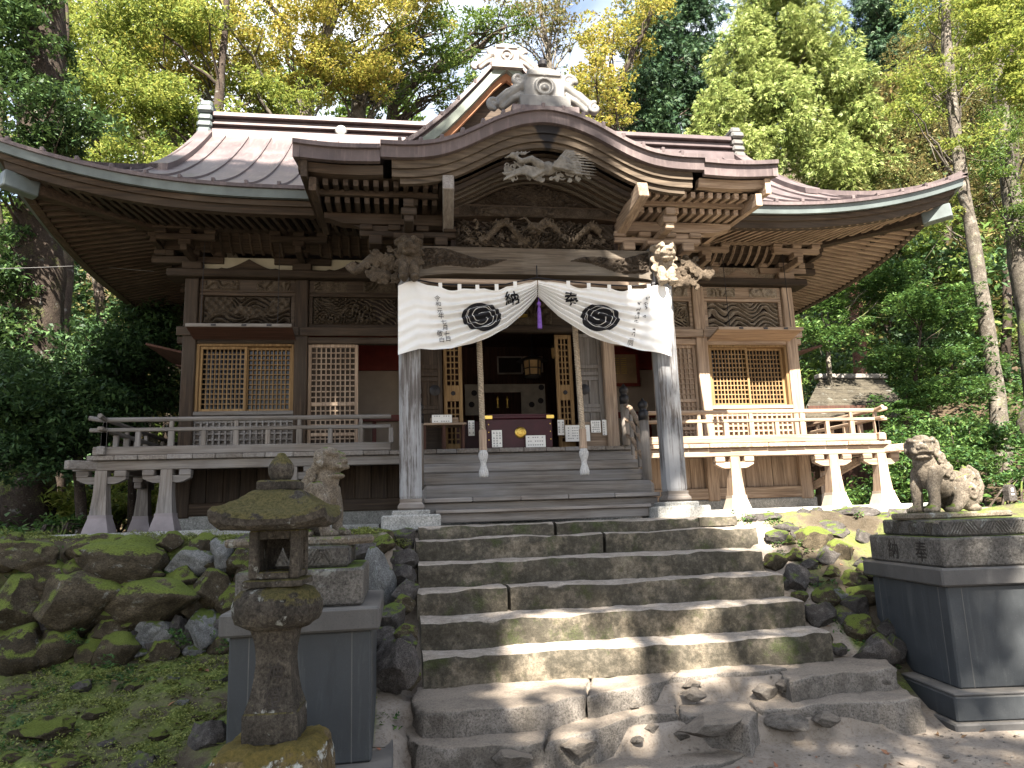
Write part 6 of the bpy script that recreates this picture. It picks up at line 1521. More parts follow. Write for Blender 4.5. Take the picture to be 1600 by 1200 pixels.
# ================================================================ TREES AND UNDERGROWTH
def leaf_mat(name, cols, trans=.3, tcol=None, rough=.55, nsc=.6):
    t = NT(name); g = t.n.new('ShaderNodeNewGeometry'); n = t.noise(nsc, 3, .6)
    f = t.math('ADD', t.math('MULTIPLY', g.outputs['Random Per Island'], .55), t.math('MULTIPLY', n, .5))
    k = len(cols); c = t.ramp(f, [(.2 + .6 * i / (k - 1), q) for i, q in enumerate(cols)]); t.done(c, rough, spec=.25)
    tr = t.n.new('ShaderNodeBsdfTranslucent'); t.l(t.mix(.5, c, tcol or cols[-1]), tr.inputs['Color'])
    mx = t.n.new('ShaderNodeMixShader'); mx.inputs[0].default_value = trans
    t.l(t.p.outputs[0], mx.inputs[1]); t.l(tr.outputs[0], mx.inputs[2]); t.l(mx.outputs[0], t.out.inputs[0]); return t.m
L_DARK = leaf_mat('dark_evergreen_leaf', [(.010, .024, .012), (.020, .045, .018), (.035, .075, .025), (.06, .11, .035)], .18)
L_GREEN = leaf_mat('green_leaf', [(.022, .05, .014), (.05, .10, .022), (.09, .15, .032), (.15, .20, .045)], .35)
L_DEEP = leaf_mat('deep_green_leaf', [(.012, .030, .012), (.024, .055, .018), (.045, .09, .026), (.085, .135, .038)], .22)
L_LIME = leaf_mat('sunny_green_leaf', [(.045, .09, .018), (.10, .16, .03), (.18, .235, .045), (.28, .29, .07)], .45)
L_YEL = leaf_mat('turning_yellow_leaf', [(.09, .14, .02), (.19, .225, .035), (.29, .29, .055), (.36, .28, .075)], .45)
L_YELG = leaf_mat('yellow_green_leaf', [(.06, .11, .018), (.12, .185, .03), (.20, .25, .05), (.28, .29, .07)], .45)
L_CYP = leaf_mat('light_cypress_spray', [(.06, .10, .022), (.14, .195, .045), (.22, .27, .075), (.30, .33, .12)], .3)
L_BLUE = leaf_mat('dark_fir_needle', [(.010, .026, .016), (.022, .05, .028), (.04, .085, .04), (.07, .12, .05)], .15)
L_MIX = leaf_mat('autumn_mixed_leaf', [(.035, .06, .02), (.085, .11, .034), (.15, .16, .055), (.23, .17, .075)], .3)
L_FERN = leaf_mat('shade_undergrowth_leaf', [(.016, .045, .016), (.03, .075, .02), (.055, .115, .028), (.09, .15, .035)], .3)
def bark(name, d, m, l, moss=.3): return stone(name, (d, m, l), moss, lichen=.12, sc=5., lo=-.6, hi=1.2, bstr=.8)
BK_DARK = bark('dark_cedar_bark', (.022, .017, .014), (.05, .038, .03), (.085, .068, .055), .25)
BK_GREY = bark('grey_bark', (.036, .031, .025), (.105, .092, .076), (.27, .245, .21), .2)
BK_RED = bark('reddish_bark', (.10, .05, .035), (.2, .105, .08), (.3, .18, .14), 0)

def leaves(N, centers, radii, per, size, kind='broad', seed=1, flat=.6, up=.5):
    # per leaves round every clump centre; a broad leaf is one folded diamond, a spray three blades
    r = np.random.default_rng(seed); n = len(centers) * per
    c = np.repeat(centers, per, 0); rd = np.repeat(radii, per, 0)
    d = r.normal(size=(n, 3)); d /= np.linalg.norm(d, axis=1)[:, None]; k = r.uniform(.25, 1, (n, 1)) ** .45
    p = c + d * k * rd * np.array([1, 1, flat])
    if kind == 'broad':
        nrm = r.normal(size=(n, 3)); nrm[:, 2] = np.abs(nrm[:, 2]) + up; nrm /= np.linalg.norm(nrm, axis=1)[:, None]
        t = np.cross(nrm, r.normal(size=(n, 3))); t /= np.linalg.norm(t, axis=1)[:, None] + 1e-9; b = np.cross(nrm, t)
        L = size * r.uniform(.7, 1.35, (n, 1)); w = L * r.uniform(.34, .5, (n, 1)); dr = np.array([0, 0, -1.]) * L * .18
        V = np.stack([p - t * L * .5, p + b * w * .5 , p + t * L * .5 + dr, p - b * w * .5], 1).reshape(-1, 3)
        Q = np.arange(4 * n).reshape(-1, 4)
    else:
        out = d.copy(); out[:, 2] = out[:, 2] * .4 - .35; out += r.normal(size=(n, 3)) * .3; out /= np.linalg.norm(out, axis=1)[:, None]
        side = np.cross(out, r.normal(size=(n, 3))); side /= np.linalg.norm(side, axis=1)[:, None] + 1e-9
        L = size * r.uniform(.7, 1.3, (n, 1)); Vs = []
        for a, ll in ((-.55, .75), (0, 1.), (.55, .75)):
            e = out * math.cos(a) + side * math.sin(a); f = side * math.cos(a) - out * math.sin(a)
            Vs.append(np.stack([p, p + e * L * ll * .55 + f * L * .10, p + e * L * ll + np.array([0, 0, -.12]) * L, p + e * L * ll * .55 - f * L * .10], 1))
        V = np.concatenate(Vs, 1).reshape(-1, 3); Q = np.arange(len(V)).reshape(-1, 4)
    return V, Q
def blob_clumps(blobs, n, r, seed):
    # clump centres through the blobs' volume, biased to their shells
    rr = np.random.default_rng(seed); vol = np.array([b[1][0] * b[1][1] * b[1][2] for b in blobs]) ** .8; pr = vol / vol.sum()
    i = rr.choice(len(blobs), n, p=pr); d = rr.normal(size=(n, 3)); d /= np.linalg.norm(d, axis=1)[:, None]; k = rr.uniform(.12, 1, (n, 1)) ** .55
    C = np.array([b[0] for b in blobs]); R = np.array([b[1] for b in blobs]); return C[i] + d * k * R[i], r * rr.uniform(.6, 1.3, (n, 1)) * np.ones((1, 3))
TREES = 0
def tree(name, label, cat, trunk, radii, blobs, leafm, barkm, n, per, size, clump=.5, kind='broad', seed=1, flat=.55, limbs=14, limb_r=.05, group='trees around the shrine', up=.5):
    tr = np.array(trunk, float); e = empty(name, tuple(tr[0]), label, cat, group)
    b = MB(); k = len(tr); big = max(radii) > .14; tt = np.linspace(0, 1, 90 if big else max(12, k * 4)); P = np.stack([np.interp(tt, np.linspace(0, 1, k), tr[:, i]) for i in range(3)], 1); R = np.interp(tt, np.linspace(0, 1, len(radii)), radii)
    rr = np.random.default_rng(seed + 77); wob = np.stack([np.interp(tt, np.linspace(0, 1, 14), rr.normal(size=14)) for _ in (0, 1)], 1); P[:, :2] += wob * R[:, None] * .16; R = R * (1 + np.interp(tt, np.linspace(0, 1, 20), rr.normal(size=20)) * .05); R[0] *= 1.25
    b.tube(P, R, 30 if big else 10)
    if big:
        cen = np.repeat(P, 30, 0); vv = np.array(b.v)[:len(cen)]; dd = vv - cen; sc_ = np.linalg.norm(dd, axis=1, keepdims=True); ds = np.array([noise.fractal(Vector((x * 9, y * 9, z * 1.6)), .8, 2, 4) for x, y, z in vv.tolist()])[:, None]
        b.v[:len(cen)] = [tuple(q) for q in (cen + dd * (1 + ds * .075 * min(1, .3 / max(R.mean(), .05))))]
    b.build('trunk', barkm, e, True)
    C, rd = blob_clumps(blobs, n, clump, seed)
    b = MB(); idx = rr.choice(n, min(limbs, n), replace=False)
    for i in idx:
        c = C[i]; j = int(np.clip(np.searchsorted(P[:, 2], c[2] - abs(c[2] - P[0, 2]) * .12 - np.hypot(*(c[:2] - P[-1, :2])) * .35), 1, len(P) - 2)); s = P[j]
        L = np.linalg.norm(c - s); m = (s + c) / 2 + rr.normal(size=3) * L * .09 + np.array([0, 0, L * .08]); q = np.linspace(0, 1, 9)[:, None]; crv = s * (1 - q) ** 2 + 2 * m * q * (1 - q) + c * q ** 2
        crv[1:-1] += rr.normal(size=(7, 3)) * L * .018; r0 = min(limb_r * (.5 + L * .18), R[j] * .6); b.tube(crv, np.linspace(r0, r0 * .18, 9), 6)
        for z in range(2):
            s2 = crv[4 + z * 2]; t2 = C[rr.integers(0, n)] if False else s2 + rr.normal(size=3) * L * .22; b.tube([s2, (s2 + t2) / 2 + rr.normal(size=3) * .05, t2], [r0 * .4, r0 * .25, r0 * .1], 5)
    if b.v: b.build('limbs', barkm, e, True, kind='stuff')
    V, Q = leaves(None, C, rd, per, size, kind, seed + 3, flat, up); link('crown', raw_mesh('crown', V, Q, leafm), e)
    return e
def blob(x, y, Y, rx, ry, rd=None):
    c = at(x, y, Y); k = ((c - CAM) @ AX_F) / FPX; return (c, np.array([rx * k, (rd or (rx + ry) / 2) * k, ry * k]))
def tp(*pts): return [at(*p) for p in pts]
def gbase(x, y, Y):                             # trunk foot dropped to the ground
    c = at(x, y, Y); c[2] = float(ground_z(c[0], c[1])) - .1; return c
# --- left side
tree('cedar_tree', 'huge dark cedar with thick straight trunk left of the hall', 'tree', [gbase(44, 830, 2.2), *tp((48, 700, 2.2), (52, 500, 2.2), (62, 300, 2.2), (75, 60, 2.2), (85, -260, 2.2))], [.43, .36, .34, .33, .3, .2],
     [blob(10, 60, 2.0, 90, 110), blob(80, 190, 1.2, 90, 50), blob(0, 270, 1.4, 80, 70), blob(0, 450, 1.8, 45, 100), blob(10, 570, 1.4, 60, 70)], L_DEEP, BK_DARK, 250, 130, .09, .3, 'broad', 11, .5, 26, .05)
tree('evergreen_tree', 'small dark evergreen with thin trunk behind the left veranda', 'tree', [gbase(208, 820, 2.4), *tp((206, 700, 2.4), (208, 560, 2.4), (215, 430, 2.4))], [.07, .06, .05, .03],
     [blob(215, 540, 2.4, 70, 60), blob(150, 610, 2.0, 100, 60), blob(240, 610, 2.6, 50, 60), blob(235, 470, 2.6, 50, 40)], L_DARK, BK_DARK, 230, 110, .08, .3, 'broad', 12, .5, 22, .03)
tree('evergreen_tree', 'broad dark evergreen beside the big cedar trunk', 'tree', [gbase(130, 830, 1.2), *tp((125, 760, 1.2), (110, 640, 1.2), (100, 560, 1.2))], [.08, .07, .06, .03],
     [blob(60, 620, .9, 110, 80), blob(130, 640, 1.0, 80, 60), blob(60, 700, .8, 90, 50), blob(150, 550, 1.6, 70, 50)], L_DARK, BK_DARK, 260, 110, .08, .28, 'broad', 13, .5, 20, .03)
tree('leafy_tree', 'tall green leafy tree behind the left end of the roof', 'tree', [gbase(330, 800, 7), *tp((330, 500, 7), (335, 260, 7), (350, 60, 7), (360, -120, 7))], [.2, .16, .13, .08, .04],
     [blob(180, 150, 6.5, 120, 70), blob(290, 290, 6.2, 80, 36), blob(200, 250, 6.2, 80, 40), blob(330, 190, 7.2, 70, 50), blob(250, 40, 7, 110, 50), blob(420, 150, 8.2, 80, 30), blob(270, 170, 6.6, 60, 50), blob(150, 60, 7, 70, 50), blob(110, 300, 6, 60, 50)], L_LIME, BK_DARK, 330, 130, .10, .38, 'broad', 14, .5, 26, .05)
tree('turning_tree', 'sunlit tree with yellow and orange leaves above the left roof', 'tree', [gbase(478, 600, 9), *tp((476, 300, 9), (474, 170, 9), (490, 100, 9.2), (540, -20, 9.2), (560, -160, 9.2))], [.3, .26, .22, .18, .12, .06],
     [blob(400, 40, 8.4, 140, 70), blob(540, 45, 8.6, 130, 60), blob(300, 90, 8.2, 110, 60), blob(620, 10, 9, 110, 50), blob(460, 110, 8.8, 100, 40), blob(560, 120, 9, 70, 30), blob(400, 130, 9, 80, 30), blob(500, -70, 8.6, 220, 60)], L_YEL, BK_GREY, 420, 130, .10, .38, 'broad', 15, .5, 26, .06)
tree('leafy_tree', 'yellow green leafy tree at the top left corner', 'tree', [gbase(230, 800, 10), *tp((230, 400, 10), (220, 100, 10), (220, -150, 10))], [.24, .2, .14, .06],
     [blob(200, 20, 9.5, 130, 60), blob(300, 10, 9.5, 120, 60), blob(110, 60, 9, 80, 60), blob(230, 120, 9.6, 110, 50)], L_YELG, BK_GREY, 210, 130, .105, .4, 'broad', 16, .5, 16, .05)
# --- behind the ridge
tree('leaning_tree', 'pale trunked tree with leaning limbs and thin leaves behind the ridge', 'tree', [gbase(545, 600, 10.5), *tp((550, 300, 10.5), (562, 150, 10.5), (600, 80, 10.5), (650, 0, 10.5), (680, -120, 10.5))], [.3, .26, .22, .17, .1, .05],
     [blob(640, 90, 10.5, 80, 50), blob(600, 150, 11, 60, 30), blob(690, 60, 10.5, 70, 60), blob(560, 110, 10, 60, 40)], L_GREEN, BK_GREY, 110, 60, .13, .36, 'broad', 17, .5, 24, .06)
tree('leaning_tree', 'dark limbed tree leaning right behind the ridge', 'tree', [gbase(600, 600, 12), *tp((605, 300, 12), (612, 165, 12), (650, 125, 12), (730, 92, 12), (790, 40, 12))], [.26, .2, .17, .14, .1, .04],
     [blob(720, 120, 12, 50, 40), blob(690, 150, 12.5, 50, 24), blob(760, 40, 12, 70, 40)], L_GREEN, BK_DARK, 70, 55, .13, .34, 'broad', 18, .5, 18, .05)
tree('thin_tree', 'thin bare limbed tree rising behind the gable crest', 'tree', [gbase(862, 600, 13), *tp((862, 200, 13), (858, 90, 13), (845, 20, 13), (830, -100, 13))], [.14, .12, .1, .07, .03],
     [blob(850, 40, 13, 50, 70), blob(800, 20, 13, 60, 40), blob(900, 30, 13, 40, 50)], L_MIX, BK_GREY, 80, 40, .13, .36, 'broad', 19, .5, 22, .045)
tree('yellow_tree', 'bright yellow leaved tree right of the gable crest', 'tree', [gbase(960, 600, 12), *tp((962, 260, 12), (955, 170, 12), (975, 110, 12), (1010, 40, 12), (1040, -60, 12))], [.2, .17, .14, .11, .08, .04],
     [blob(930, 130, 11.6, 50, 60), blob(955, 190, 11.6, 45, 40), blob(940, 60, 12, 50, 40), blob(985, 60, 12.5, 40, 40), blob(1010, 10, 12, 60, 30)], L_YEL, BK_DARK, 150, 55, .13, .36, 'broad', 20, .5, 18, .05)
tree('fir_tree', 'dark blue green fir between the yellow tree and the pale cypress', 'tree', [gbase(1010, 600, 15), *tp((1010, 200, 15), (1008, 0, 15), (1005, -300, 15))], [.26, .2, .15, .05],
     [blob(1010, 150, 15, 55, 60), blob(1010, 60, 15, 50, 60), blob(1000, 210, 15, 60, 40), blob(1030, -30, 15, 50, 60), blob(1050, 250, 15, 50, 40), blob(1060, 140, 16, 50, 80), blob(1080, 40, 16, 50, 70), blob(1095, 150, 16, 40, 80)], L_BLUE, BK_DARK, 400, 90, .2, .5, 'spray', 21, .6, 20, .05)
# --- right side
tree('cypress_tree', 'big bright yellow green cypress behind the right roof', 'tree', [gbase(1205, 600, 12), *tp((1200, 300, 12), (1195, 100, 12), (1190, -100, 12), (1188, -340, 12))], [.34, .28, .22, .16, .06],
     [blob(1125, 215, 11.4, 42, 80), blob(1165, 130, 11.4, 50, 110), blob(1215, 40, 11.4, 60, 110), blob(1270, 110, 11.0, 52, 110), blob(1225, 190, 10.8, 46, 90), blob(1320, 180, 11.0, 48, 90), blob(1290, 260, 10.6, 60, 60), blob(1180, 250, 10.8, 50, 50), blob(1355, 255, 11, 44, 60), blob(1240, -50, 11.6, 80, 60), blob(1095, 250, 11.6, 30, 50)], L_CYP, BK_GREY, 760, 95, .17, .34, 'spray', 22, 1.15, 26, .04)
tree('fir_tree', 'dark fir at the top right behind the pale cypress', 'tree', [gbase(1395, 700, 14), *tp((1390, 300, 14), (1385, 0, 14), (1380, -300, 14))], [.3, .24, .18, .06],
     [blob(1380, 100, 14, 50, 80), blob(1370, 20, 14, 60, 60), blob(1400, 180, 14, 60, 60), blob(1395, 270, 14, 50, 50), blob(1400, 340, 13, 60, 60)], L_BLUE, BK_DARK, 260, 90, .2, .5, 'spray', 23, .6, 22, .05)
tree('autumn_tree', 'brownish autumn tree with tangled branches at the upper right', 'tree', [gbase(1470, 760, 11), *tp((1475, 400, 11), (1480, 150, 11), (1490, -80, 11))], [.22, .18, .14, .06],
     [blob(1460, 110, 11, 90, 70), blob(1530, 180, 10.5, 90, 60), blob(1450, 210, 10.5, 80, 50), blob(1540, 60, 10.5, 90, 60), blob(1420, 290, 10, 60, 40), blob(1560, 260, 10, 70, 50)], L_MIX, BK_DARK, 420, 95, .095, .38, 'broad', 24, .5, 24, .05)
tree('spotted_trunk_tree', 'tall leaning tree with pale sunlit trunk right of the hall', 'tree', [gbase(1572, 790, 3), *tp((1566, 740, 3), (1560, 620, 3), (1540, 500, 3), (1512, 330, 3), (1495, 240, 3), (1480, 60, 3), (1475, -200, 3))], [.24, .165, .15, .14, .13, .12, .10, .07],
     [blob(1480, 120, 3, 90, 40), blob(1510, 20, 3, 110, 50), blob(1430, 180, 3, 60, 26), blob(1510, 220, 2.6, 60, 26), blob(1470, 330, 3.4, 40, 40)], L_LIME, BK_GREY, 160, 80, .08, .28, 'broad', 25, .5, 26, .035)
tree('spotted_trunk_tree', 'thick grey trunk at the right edge of the photo', 'tree', [gbase(1640, 800, 4.2), *tp((1620, 600, 4.2), (1592, 400, 4.2), (1572, 240, 4.2), (1555, 60, 4.2), (1545, -200, 4.2))], [.34, .24, .2, .18, .15, .11],
     [blob(1560, 20, 4, 100, 40), blob(1590, 130, 4, 60, 30), blob(1575, 200, 3.4, 50, 34), blob(1610, 330, 3.6, 40, 60), blob(1540, 260, 3.6, 40, 24)], L_GREEN, BK_GREY, 170, 80, .08, .3, 'broad', 26, .5, 18, .035)
tree('red_bark_tree', 'reddish barked trunk among the leaves right of the hall', 'tree', [gbase(1345, 640, 7.5), *tp((1342, 520, 7.5), (1335, 470, 7.5), (1328, 380, 7.5), (1322, 320, 7.5))], [.19, .17, .165, .14, .08],
     [blob(1330, 400, 7.2, 60, 40), blob(1380, 360, 7.2, 60, 40)], L_GREEN, BK_RED, 90, 55, .11, .3, 'broad', 27, .5, 12, .03)
tree('young_maple', 'light green young maple right behind the hall corner', 'tree', [gbase(1296, 640, 6.2), *tp((1296, 600, 6.2), (1292, 520, 6.2), (1300, 440, 6.2))], [.07, .06, .05, .03],
     [blob(1290, 470, 6, 50, 36), blob(1330, 430, 6, 60, 30), blob(1270, 530, 5.6, 34, 30), blob(1330, 520, 5.8, 50, 30), blob(1380, 450, 6.4, 70, 50), blob(1300, 390, 6.6, 50, 30)], L_FERN, BK_GREY, 240, 60, .10, .26, 'broad', 28, .35, 16, .025, up=1.2)
tree('young_maple', 'layered green maple above the stone lion dog on the right', 'tree', [gbase(1440, 740, 3.4), *tp((1436, 690, 3.4), (1430, 600, 3.4), (1440, 500, 3.4))], [.06, .05, .045, .02],
     [blob(1420, 560, 3.2, 90, 26), blob(1470, 610, 3, 90, 26), blob(1400, 640, 2.8, 60, 24), blob(1460, 480, 3.4, 80, 40), blob(1520, 560, 3.4, 60, 40)], L_FERN, BK_DARK, 250, 60, .09, .24, 'broad', 29, .3, 16, .02, up=1.6)
tree('overhanging_maple', 'bright maple branches hanging in at the top right corner', 'tree', [at(1720, 800, -1.0), *tp((1700, 500, -1), (1670, 200, -1), (1640, -60, -1))], [.16, .13, .1, .05],
     [blob(1570, 60, -1, 50, 60), blob(1600, 130, -1, 40, 40), blob(1530, 20, -1, 40, 36), blob(1620, 20, -1, 50, 60)], L_YELG, BK_DARK, 130, 60, .075, .2, 'broad', 30, .4, 14, .02, up=1.)
def bush(label, name, blobs, leafm, n, per, size, clump, seed, cat='shrub', up=.8, group='shrubs round the shrine'):
    c = np.mean([b[0] for b in blobs], 0); gz = float(ground_z(c[0], c[1])); e = empty(name, (c[0], c[1], gz), label, cat, group)
    C, rd = blob_clumps(blobs, n, clump, seed); V, Q = leaves(None, C, rd, per, size, 'broad', seed, .5, up); link('foliage', raw_mesh('foliage', V, Q, leafm), e)
    rr = np.random.default_rng(seed); b = MB()
    for i in rr.choice(n, min(14, n), replace=False): s = np.array([c[0] + rr.normal() * .15, c[1] + rr.normal() * .1, gz - .05]); m = (s + C[i]) / 2 + (0, 0, .12); b.tube([s, m, C[i]], [.018, .013, .006], 5)
    b.build('stems', BK_DARK, e, True, kind='stuff')
bush('lush green bush between the right veranda and the stone lion dog', 'green_bush', [blob(1405, 745, 1.2, 50, 50), blob(1420, 700, 1.6, 50, 30), blob(1385, 700, 1.8, 30, 40)], L_FERN, 90, 70, .085, .2, 51)
bush('green ferny growth behind the stone lion dog at the right', 'fern_bush', [blob(1500, 720, 1.2, 60, 26), blob(1540, 690, 1.6, 60, 24), blob(1480, 670, 2, 50, 24)], L_FERN, 80, 60, .085, .2, 52)
bush('low leafy growth at the right edge beside the marker stone', 'fern_bush', [blob(1580, 800, -.8, 50, 12), blob(1590, 750, .5, 40, 20)], L_FERN, 40, 55, .07, .15, 53)
bush('sunlit green undergrowth left of the raised veranda', 'green_bush', [blob(110, 790, 2.4, 60, 30), blob(200, 780, 3.4, 60, 40), blob(240, 770, 4, 30, 40)], L_YELG, 90, 60, .10, .24, 54)
bush('grassy leafy clump at the foot of the big cedar', 'green_bush', [blob(20, 838, -1.4, 40, 10), blob(100, 820, .2, 40, 14)], L_FERN, 30, 50, .06, .12, 55)
# --- the wood beyond, one mass that nobody could count
rr = np.random.default_rng(99)
def wood_mass(name, boxes, leafm, n, per, size, seed, kind='broad', clump=.8):
    C = []
    for (px0, px1, py0, py1, Y0, Y1, k) in boxes:
        m = int(n * k)
        for _ in range(m): C.append(at(rr.uniform(px0, px1), rr.uniform(py0, py1), rr.uniform(Y0, Y1)))
    C = np.array(C); V, Q = leaves(None, C, np.full((len(C), 3), clump) * rr.uniform(.6, 1.3, (len(C), 1)), per, size, kind, seed, .5)
    link(name, raw_mesh(name, V, Q, leafm), None, (0, 0, 0), kind='stuff')
wood_mass('far_woodland', [(-80, 330, 420, 800, 9, 20, 1.), (-80, 420, 200, 420, 13, 22, .6), (1240, 1680, 330, 760, 9, 20, 1.6), (1040, 1680, 60, 360, 17, 26, .8), (420, 640, 100, 200, 16, 24, .25)], L_GREEN, 250, 90, .26, 5)
wood_mass('autumn_woodland', [(-80, 420, -40, 330, 16, 24, .5), (1330, 1680, 120, 560, 10, 18, 1.3), (80, 330, 400, 760, 8, 14, .35), (880, 960, 120, 230, 18, 22, .2)], L_MIX, 220, 80, .24, 6)
wood_mass('dark_woodland', [(1280, 1680, 380, 720, 6, 12, .6), (-80, 130, 380, 800, 5, 10, .6), (1380, 1680, -40, 330, 13, 20, 1.2)], L_DARK, 200, 90, .2, 7)
tt = [(1590, 760, 9, .12, 1585, 'dim far trunk at the right edge of the wood'),
      (95, 820, 5, .1, 100, 'slim trunk in the wood just right of the big cedar'), (160, 810, 8, .12, 150, 'slim trunk in the wood above the left veranda corner'), (262, 800, 9, .1, 270, 'slim far trunk close to the left wall of the hall'), (5, 820, 6, .12, 0, 'dim trunk at the left edge, left of the big cedar')]
for i, (x, y, Y, r, x2, lab) in enumerate(tt):
    b = MB(); g = gbase(x, y, Y); top = at(x2, -60, Y); q = np.linspace(0, 1, 8)[:, None]; P = g + (top - g) * q; P[1:-1, :2] += rr.normal(size=(6, 2)) * .08; b.tube(P, np.linspace(r * 1.2, r * .5, 8), 10)
    b.build('tree_trunk', BK_DARK, None, True, loc=(0, 0, 0), label=lab, cat='tree', group='slim trunks in the wood')
C = []
for _ in range(900):
    x, y = rr.uniform(6.8, 26), rr.uniform(.5, 20)
    C.append((x, y, float(ground_z(x, y)) + abs(rr.normal()) * .5))
for _ in range(260):
    x, y = rr.uniform(-16, -6.6), rr.uniform(1, 16); C.append((x, y, float(ground_z(x, y)) + abs(rr.normal()) * .45))
C = np.array(C); V, Q = leaves(None, C, np.full((len(C), 3), .5), 90, .13, 'broad', 8, .5, 1.); link('undergrowth', raw_mesh('undergrowth', V, Q, L_FERN), None, (0, 0, 0), kind='stuff')
# --- trees standing behind the viewer that shade the steps
SY = -16.0
def shade_tree(x, h, label, blobs, n, seed, dens=70):
    g = float(ground_z(x, SY)); tree('shading_tree', label, 'tree', [(x, SY, g), (x + .2, SY, h * .35), (x - .1, SY, h * .7), (x, SY, h)], [.4, .32, .22, .08],
         [((bx, SY + by, bz), np.array([rx, 1.9, rz])) for bx, by, bz, rx, rz in blobs], L_GREEN, BK_GREY, n, dens, .30, .6, 'broad', seed, .8, 18, .06)
shade_tree(-5.0, 21, 'tallest leafy tree behind the viewer, left, shading the left half of the shrine', [(-5.6, 0, 16.8, 2.6, 4.5), (-8.2, .2, 16.4, 2.4, 4.7), (-3.0, .3, 16.6, 1.6, 3.5), (-1.9, -.2, 17.4, 1.15, 2.6), (-.8, -.2, 16.6, .85, 1.6), (-4.6, 0, 22.2, 2.5, .7)], 1080, 101, 64)
shade_tree(-10.5, 20, 'broad leafy tree far left behind the viewer, shading the mossy bank', [(-10.3, 0, 15.6, 4.0, 4.2), (-7, 0, 11.3, 3, 1.8)], 130, 102)
shade_tree(-3.3, 13, 'small dense tree behind the viewer, shading the stone lantern', [(-3.2, 0, 11.6, 1.2, 1.7), (-3.4, 0, 13.0, 1.3, 1.2)], 110, 103, 62)
shade_tree(-.8, 14, 'open crowned leafy tree behind the viewer, dappling the stone steps', [(-.5, -.8, 12.4, 1.9, 2.2), (.2, -.6, 13.8, .9, 1.3)], 22, 106, 60)
shade_tree(3.0, 13, 'lower leafy tree right behind the viewer, shading the right pedestal', [(2.6, -.5, 11.2, 2.6, 2.3), (.95, -.3, 13.8, .8, 1.4)], 70, 104, 60)
shade_tree(8.5, 15, 'leafy tree far right behind the viewer, shading the right edge of the grounds', [(8.5, 0, 11.6, 3.8, 3.8)], 240, 105)

# ---------------------------------------------------------------- ground cover on the banks
rr = np.random.default_rng(17); C = []
for _ in range(900):
    x = rr.uniform(-6, -1.75); y = rr.uniform(-6.4, -3.55)
    if fbm(x * 1.6, y * 1.6, 21) > .5: C.append((x, y, float(ground_z(x, y)) + .015))
for _ in range(260):
    x = rr.uniform(2.05, 3.4); y = rr.uniform(-4.3, -2.4)
    if fbm(x * 2.2, y * 2.2, 25) > .52: C.append((x, y, float(ground_z(x, y)) + .02))
for x, y, Y in ((280, 985, -3.6), (250, 855, -3.0), (255, 900, -3.2), (120, 995, -3.6), (285, 1000, -3.6), (300, 880, -3.1), (90, 930, -3.3), (205, 935, -3.3), (1165, 808, -2.5), (1170, 812, -2.55), (600, 1130, -4.6), (605, 1140, -4.7), (350, 1000, -3.7), (200, 1060, -3.9), (170, 1040, -3.9)):
    for _ in range(5): C.append(tuple(at(x + rr.normal() * 9, y + rr.normal() * 6, Y)))
for _ in range(150):
    x, y = rr.uniform(-10, 600), rr.uniform(850, 1050); p_ = at(x, y, np.interp(y, [840, 1060], [-3.02, -3.4]))
    for _ in range(3): C.append(tuple(p_ + rr.normal(size=3) * .03))
C = np.array(C); V, Q = leaves(None, C, np.full((len(C), 3), .055), 16, .034, 'broad', 18, .45, 1.2); link('ground_cover', raw_mesh('ground_cover', V, Q, L_FERN), None, (0, 0, 0), kind='stuff')
# thick moss cushions on the wall top and slope
C = []
for _ in range(1500):
    x = rr.uniform(-6.5, -1.7); y = rr.uniform(-3.05, -2.3); C.append((x, y, float(ground_z(x, y)) + .012))
for _ in range(2600):
    x = rr.uniform(-6, -1.8); y = rr.uniform(-6.2, -3.4)
    if fbm(x * 1.2, y * 1.2, 31) > .53: C.append((x, y, float(ground_z(x, y)) + .005))
C = np.array(C); L_MOSS = leaf_mat('bright_moss_frond', [(.05, .07, .014), (.10, .13, .026), (.165, .19, .045), (.23, .25, .07)], .2)
V, Q = leaves(None, C, np.full((len(C), 3), .06), 22, .02, 'broad', 19, .22, .8); link('moss', raw_mesh('moss', V, Q, L_MOSS), None, (0, 0, 0), kind='stuff')
# fallen leaves
n = 600; X = np.concatenate([rr.uniform(-5, 4.5, n), rr.normal(2.05, .12, 60), rr.normal(2.25, .25, 60)]); Yy = np.concatenate([rr.uniform(-6.2, -2.3, n), rr.normal(-4.15, .07, 60), rr.normal(-3.4, .3, 60)])
k = (X < -1.55) | (X > 1.95) | (Yy < -5.1); X, Yy = X[k], Yy[k]; C = np.stack([X, Yy, ground_z(X, Yy) + .012], 1)
V, Q = leaves(None, C, np.full((len(C), 3), .02), 1, .05, 'broad', 20, .2, 2.5); link('fallen_leaves', raw_mesh('fallen_leaves', V, Q, leaf_mat('fallen_leaf', [(.08, .05, .03), (.16, .10, .055), (.22, .07, .04), (.26, .19, .12)], .1)), None, (0, 0, 0), kind='stuff')
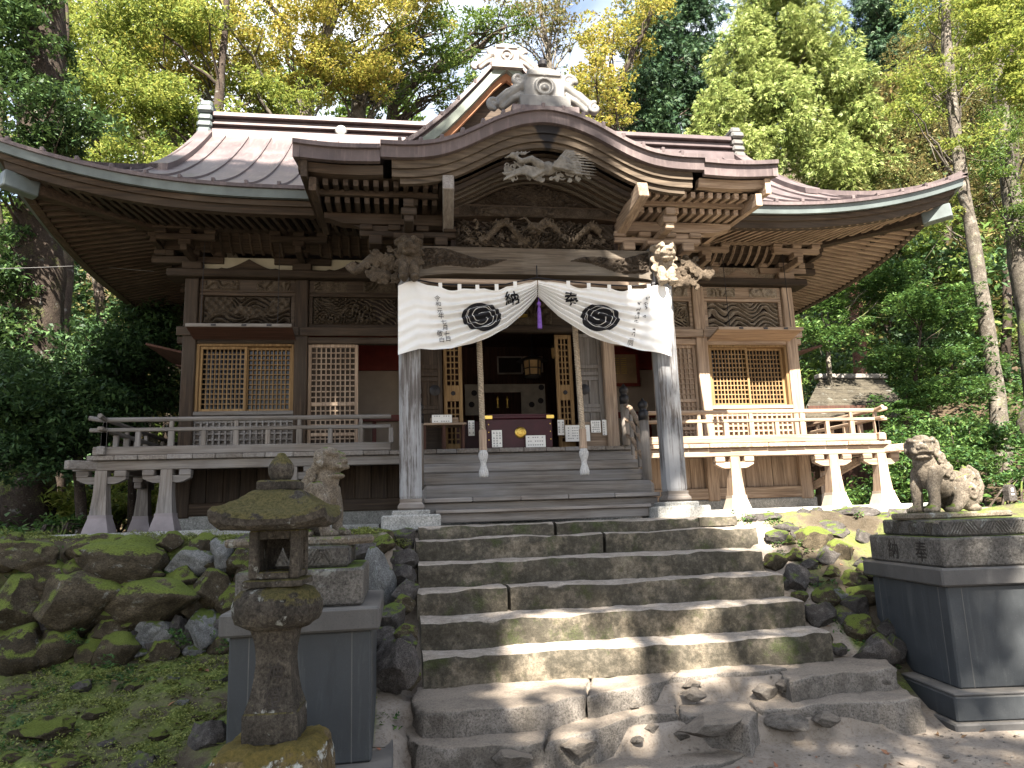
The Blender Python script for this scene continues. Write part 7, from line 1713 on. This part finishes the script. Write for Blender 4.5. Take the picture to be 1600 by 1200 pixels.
# pebbles on the dirt
C = []; RD = []
for _ in range(420):
    x, y = rr.uniform(-5.5, -1.75), rr.uniform(-6.3, -3.5)
    if fbm(x * 1.4, y * 1.4, 41) > .5: r_ = rr.uniform(.04, .13); C.append((x, y, float(ground_z(x, y)))); RD.append((r_, r_, r_ * .55))
for _ in range(150):
    x, y = rr.uniform(-10, 640), rr.uniform(835, 870); p_ = at(x, y, np.interp(y, [835, 870], [-2.75, -3.02])); r_ = rr.uniform(.05, .13); C.append(tuple(p_)); RD.append((r_, r_, r_ * .5))
C = np.array(C); RD = np.array(RD); V, Q = leaves(None, C, RD, 260, .017, 'broad', 23, 1., .9); link('moss_cushions', raw_mesh('moss_cushions', V, Q, L_MOSS), None, (0, 0, 0), kind='stuff')
# dead leaves, grit and twigs on the left slope
b = MB()
for _ in range(260):
    x, y = rr.uniform(-5, -1.7), rr.uniform(-6.3, -3.5); a = rr.uniform(0, 6.3); L_ = rr.uniform(.04, .16); z = float(ground_z(x, y)) + .012; b.tube([(x, y, z), (x + L_ * .5 * math.cos(a), y + L_ * .5 * math.sin(a), z + .012), (x + L_ * math.cos(a + .3), y + L_ * math.sin(a + .3), z + .004)], [.003, .003, .0015], 4)
for _ in range(500):
    x, y = rr.uniform(-5, -1.7), rr.uniform(-6.3, -3.5); s = rr.uniform(.006, .022); z = float(ground_z(x, y)); b.lathe([(s * .6, -.002), (s, s * .3), (s * .5, s * .8)], 6, (x, y, z + .008), rr.uniform(0, 6), 1, rr.uniform(.6, 1))
b.build('twigs_and_grit', BROWNROCK, None, loc=(0, 0, 0), kind='stuff')
b = MB(); n = 700
for _ in range(n):
    x, y = rr.uniform(-1.2, 5), rr.uniform(-6.5, -4.4); s = rr.uniform(.004, .014) * (1 + (rr.random() < .05) * 1.5); z = float(ground_z(x, y)); b.lathe([(s * .6, -.002), (s, s * .3), (s * .5, s * .8)], 6, (x, y, z), rr.uniform(0, 6), 1, rr.uniform(.6, 1))
b.build('pebbles', TERR, None, loc=(0, 0, 0), kind='stuff')
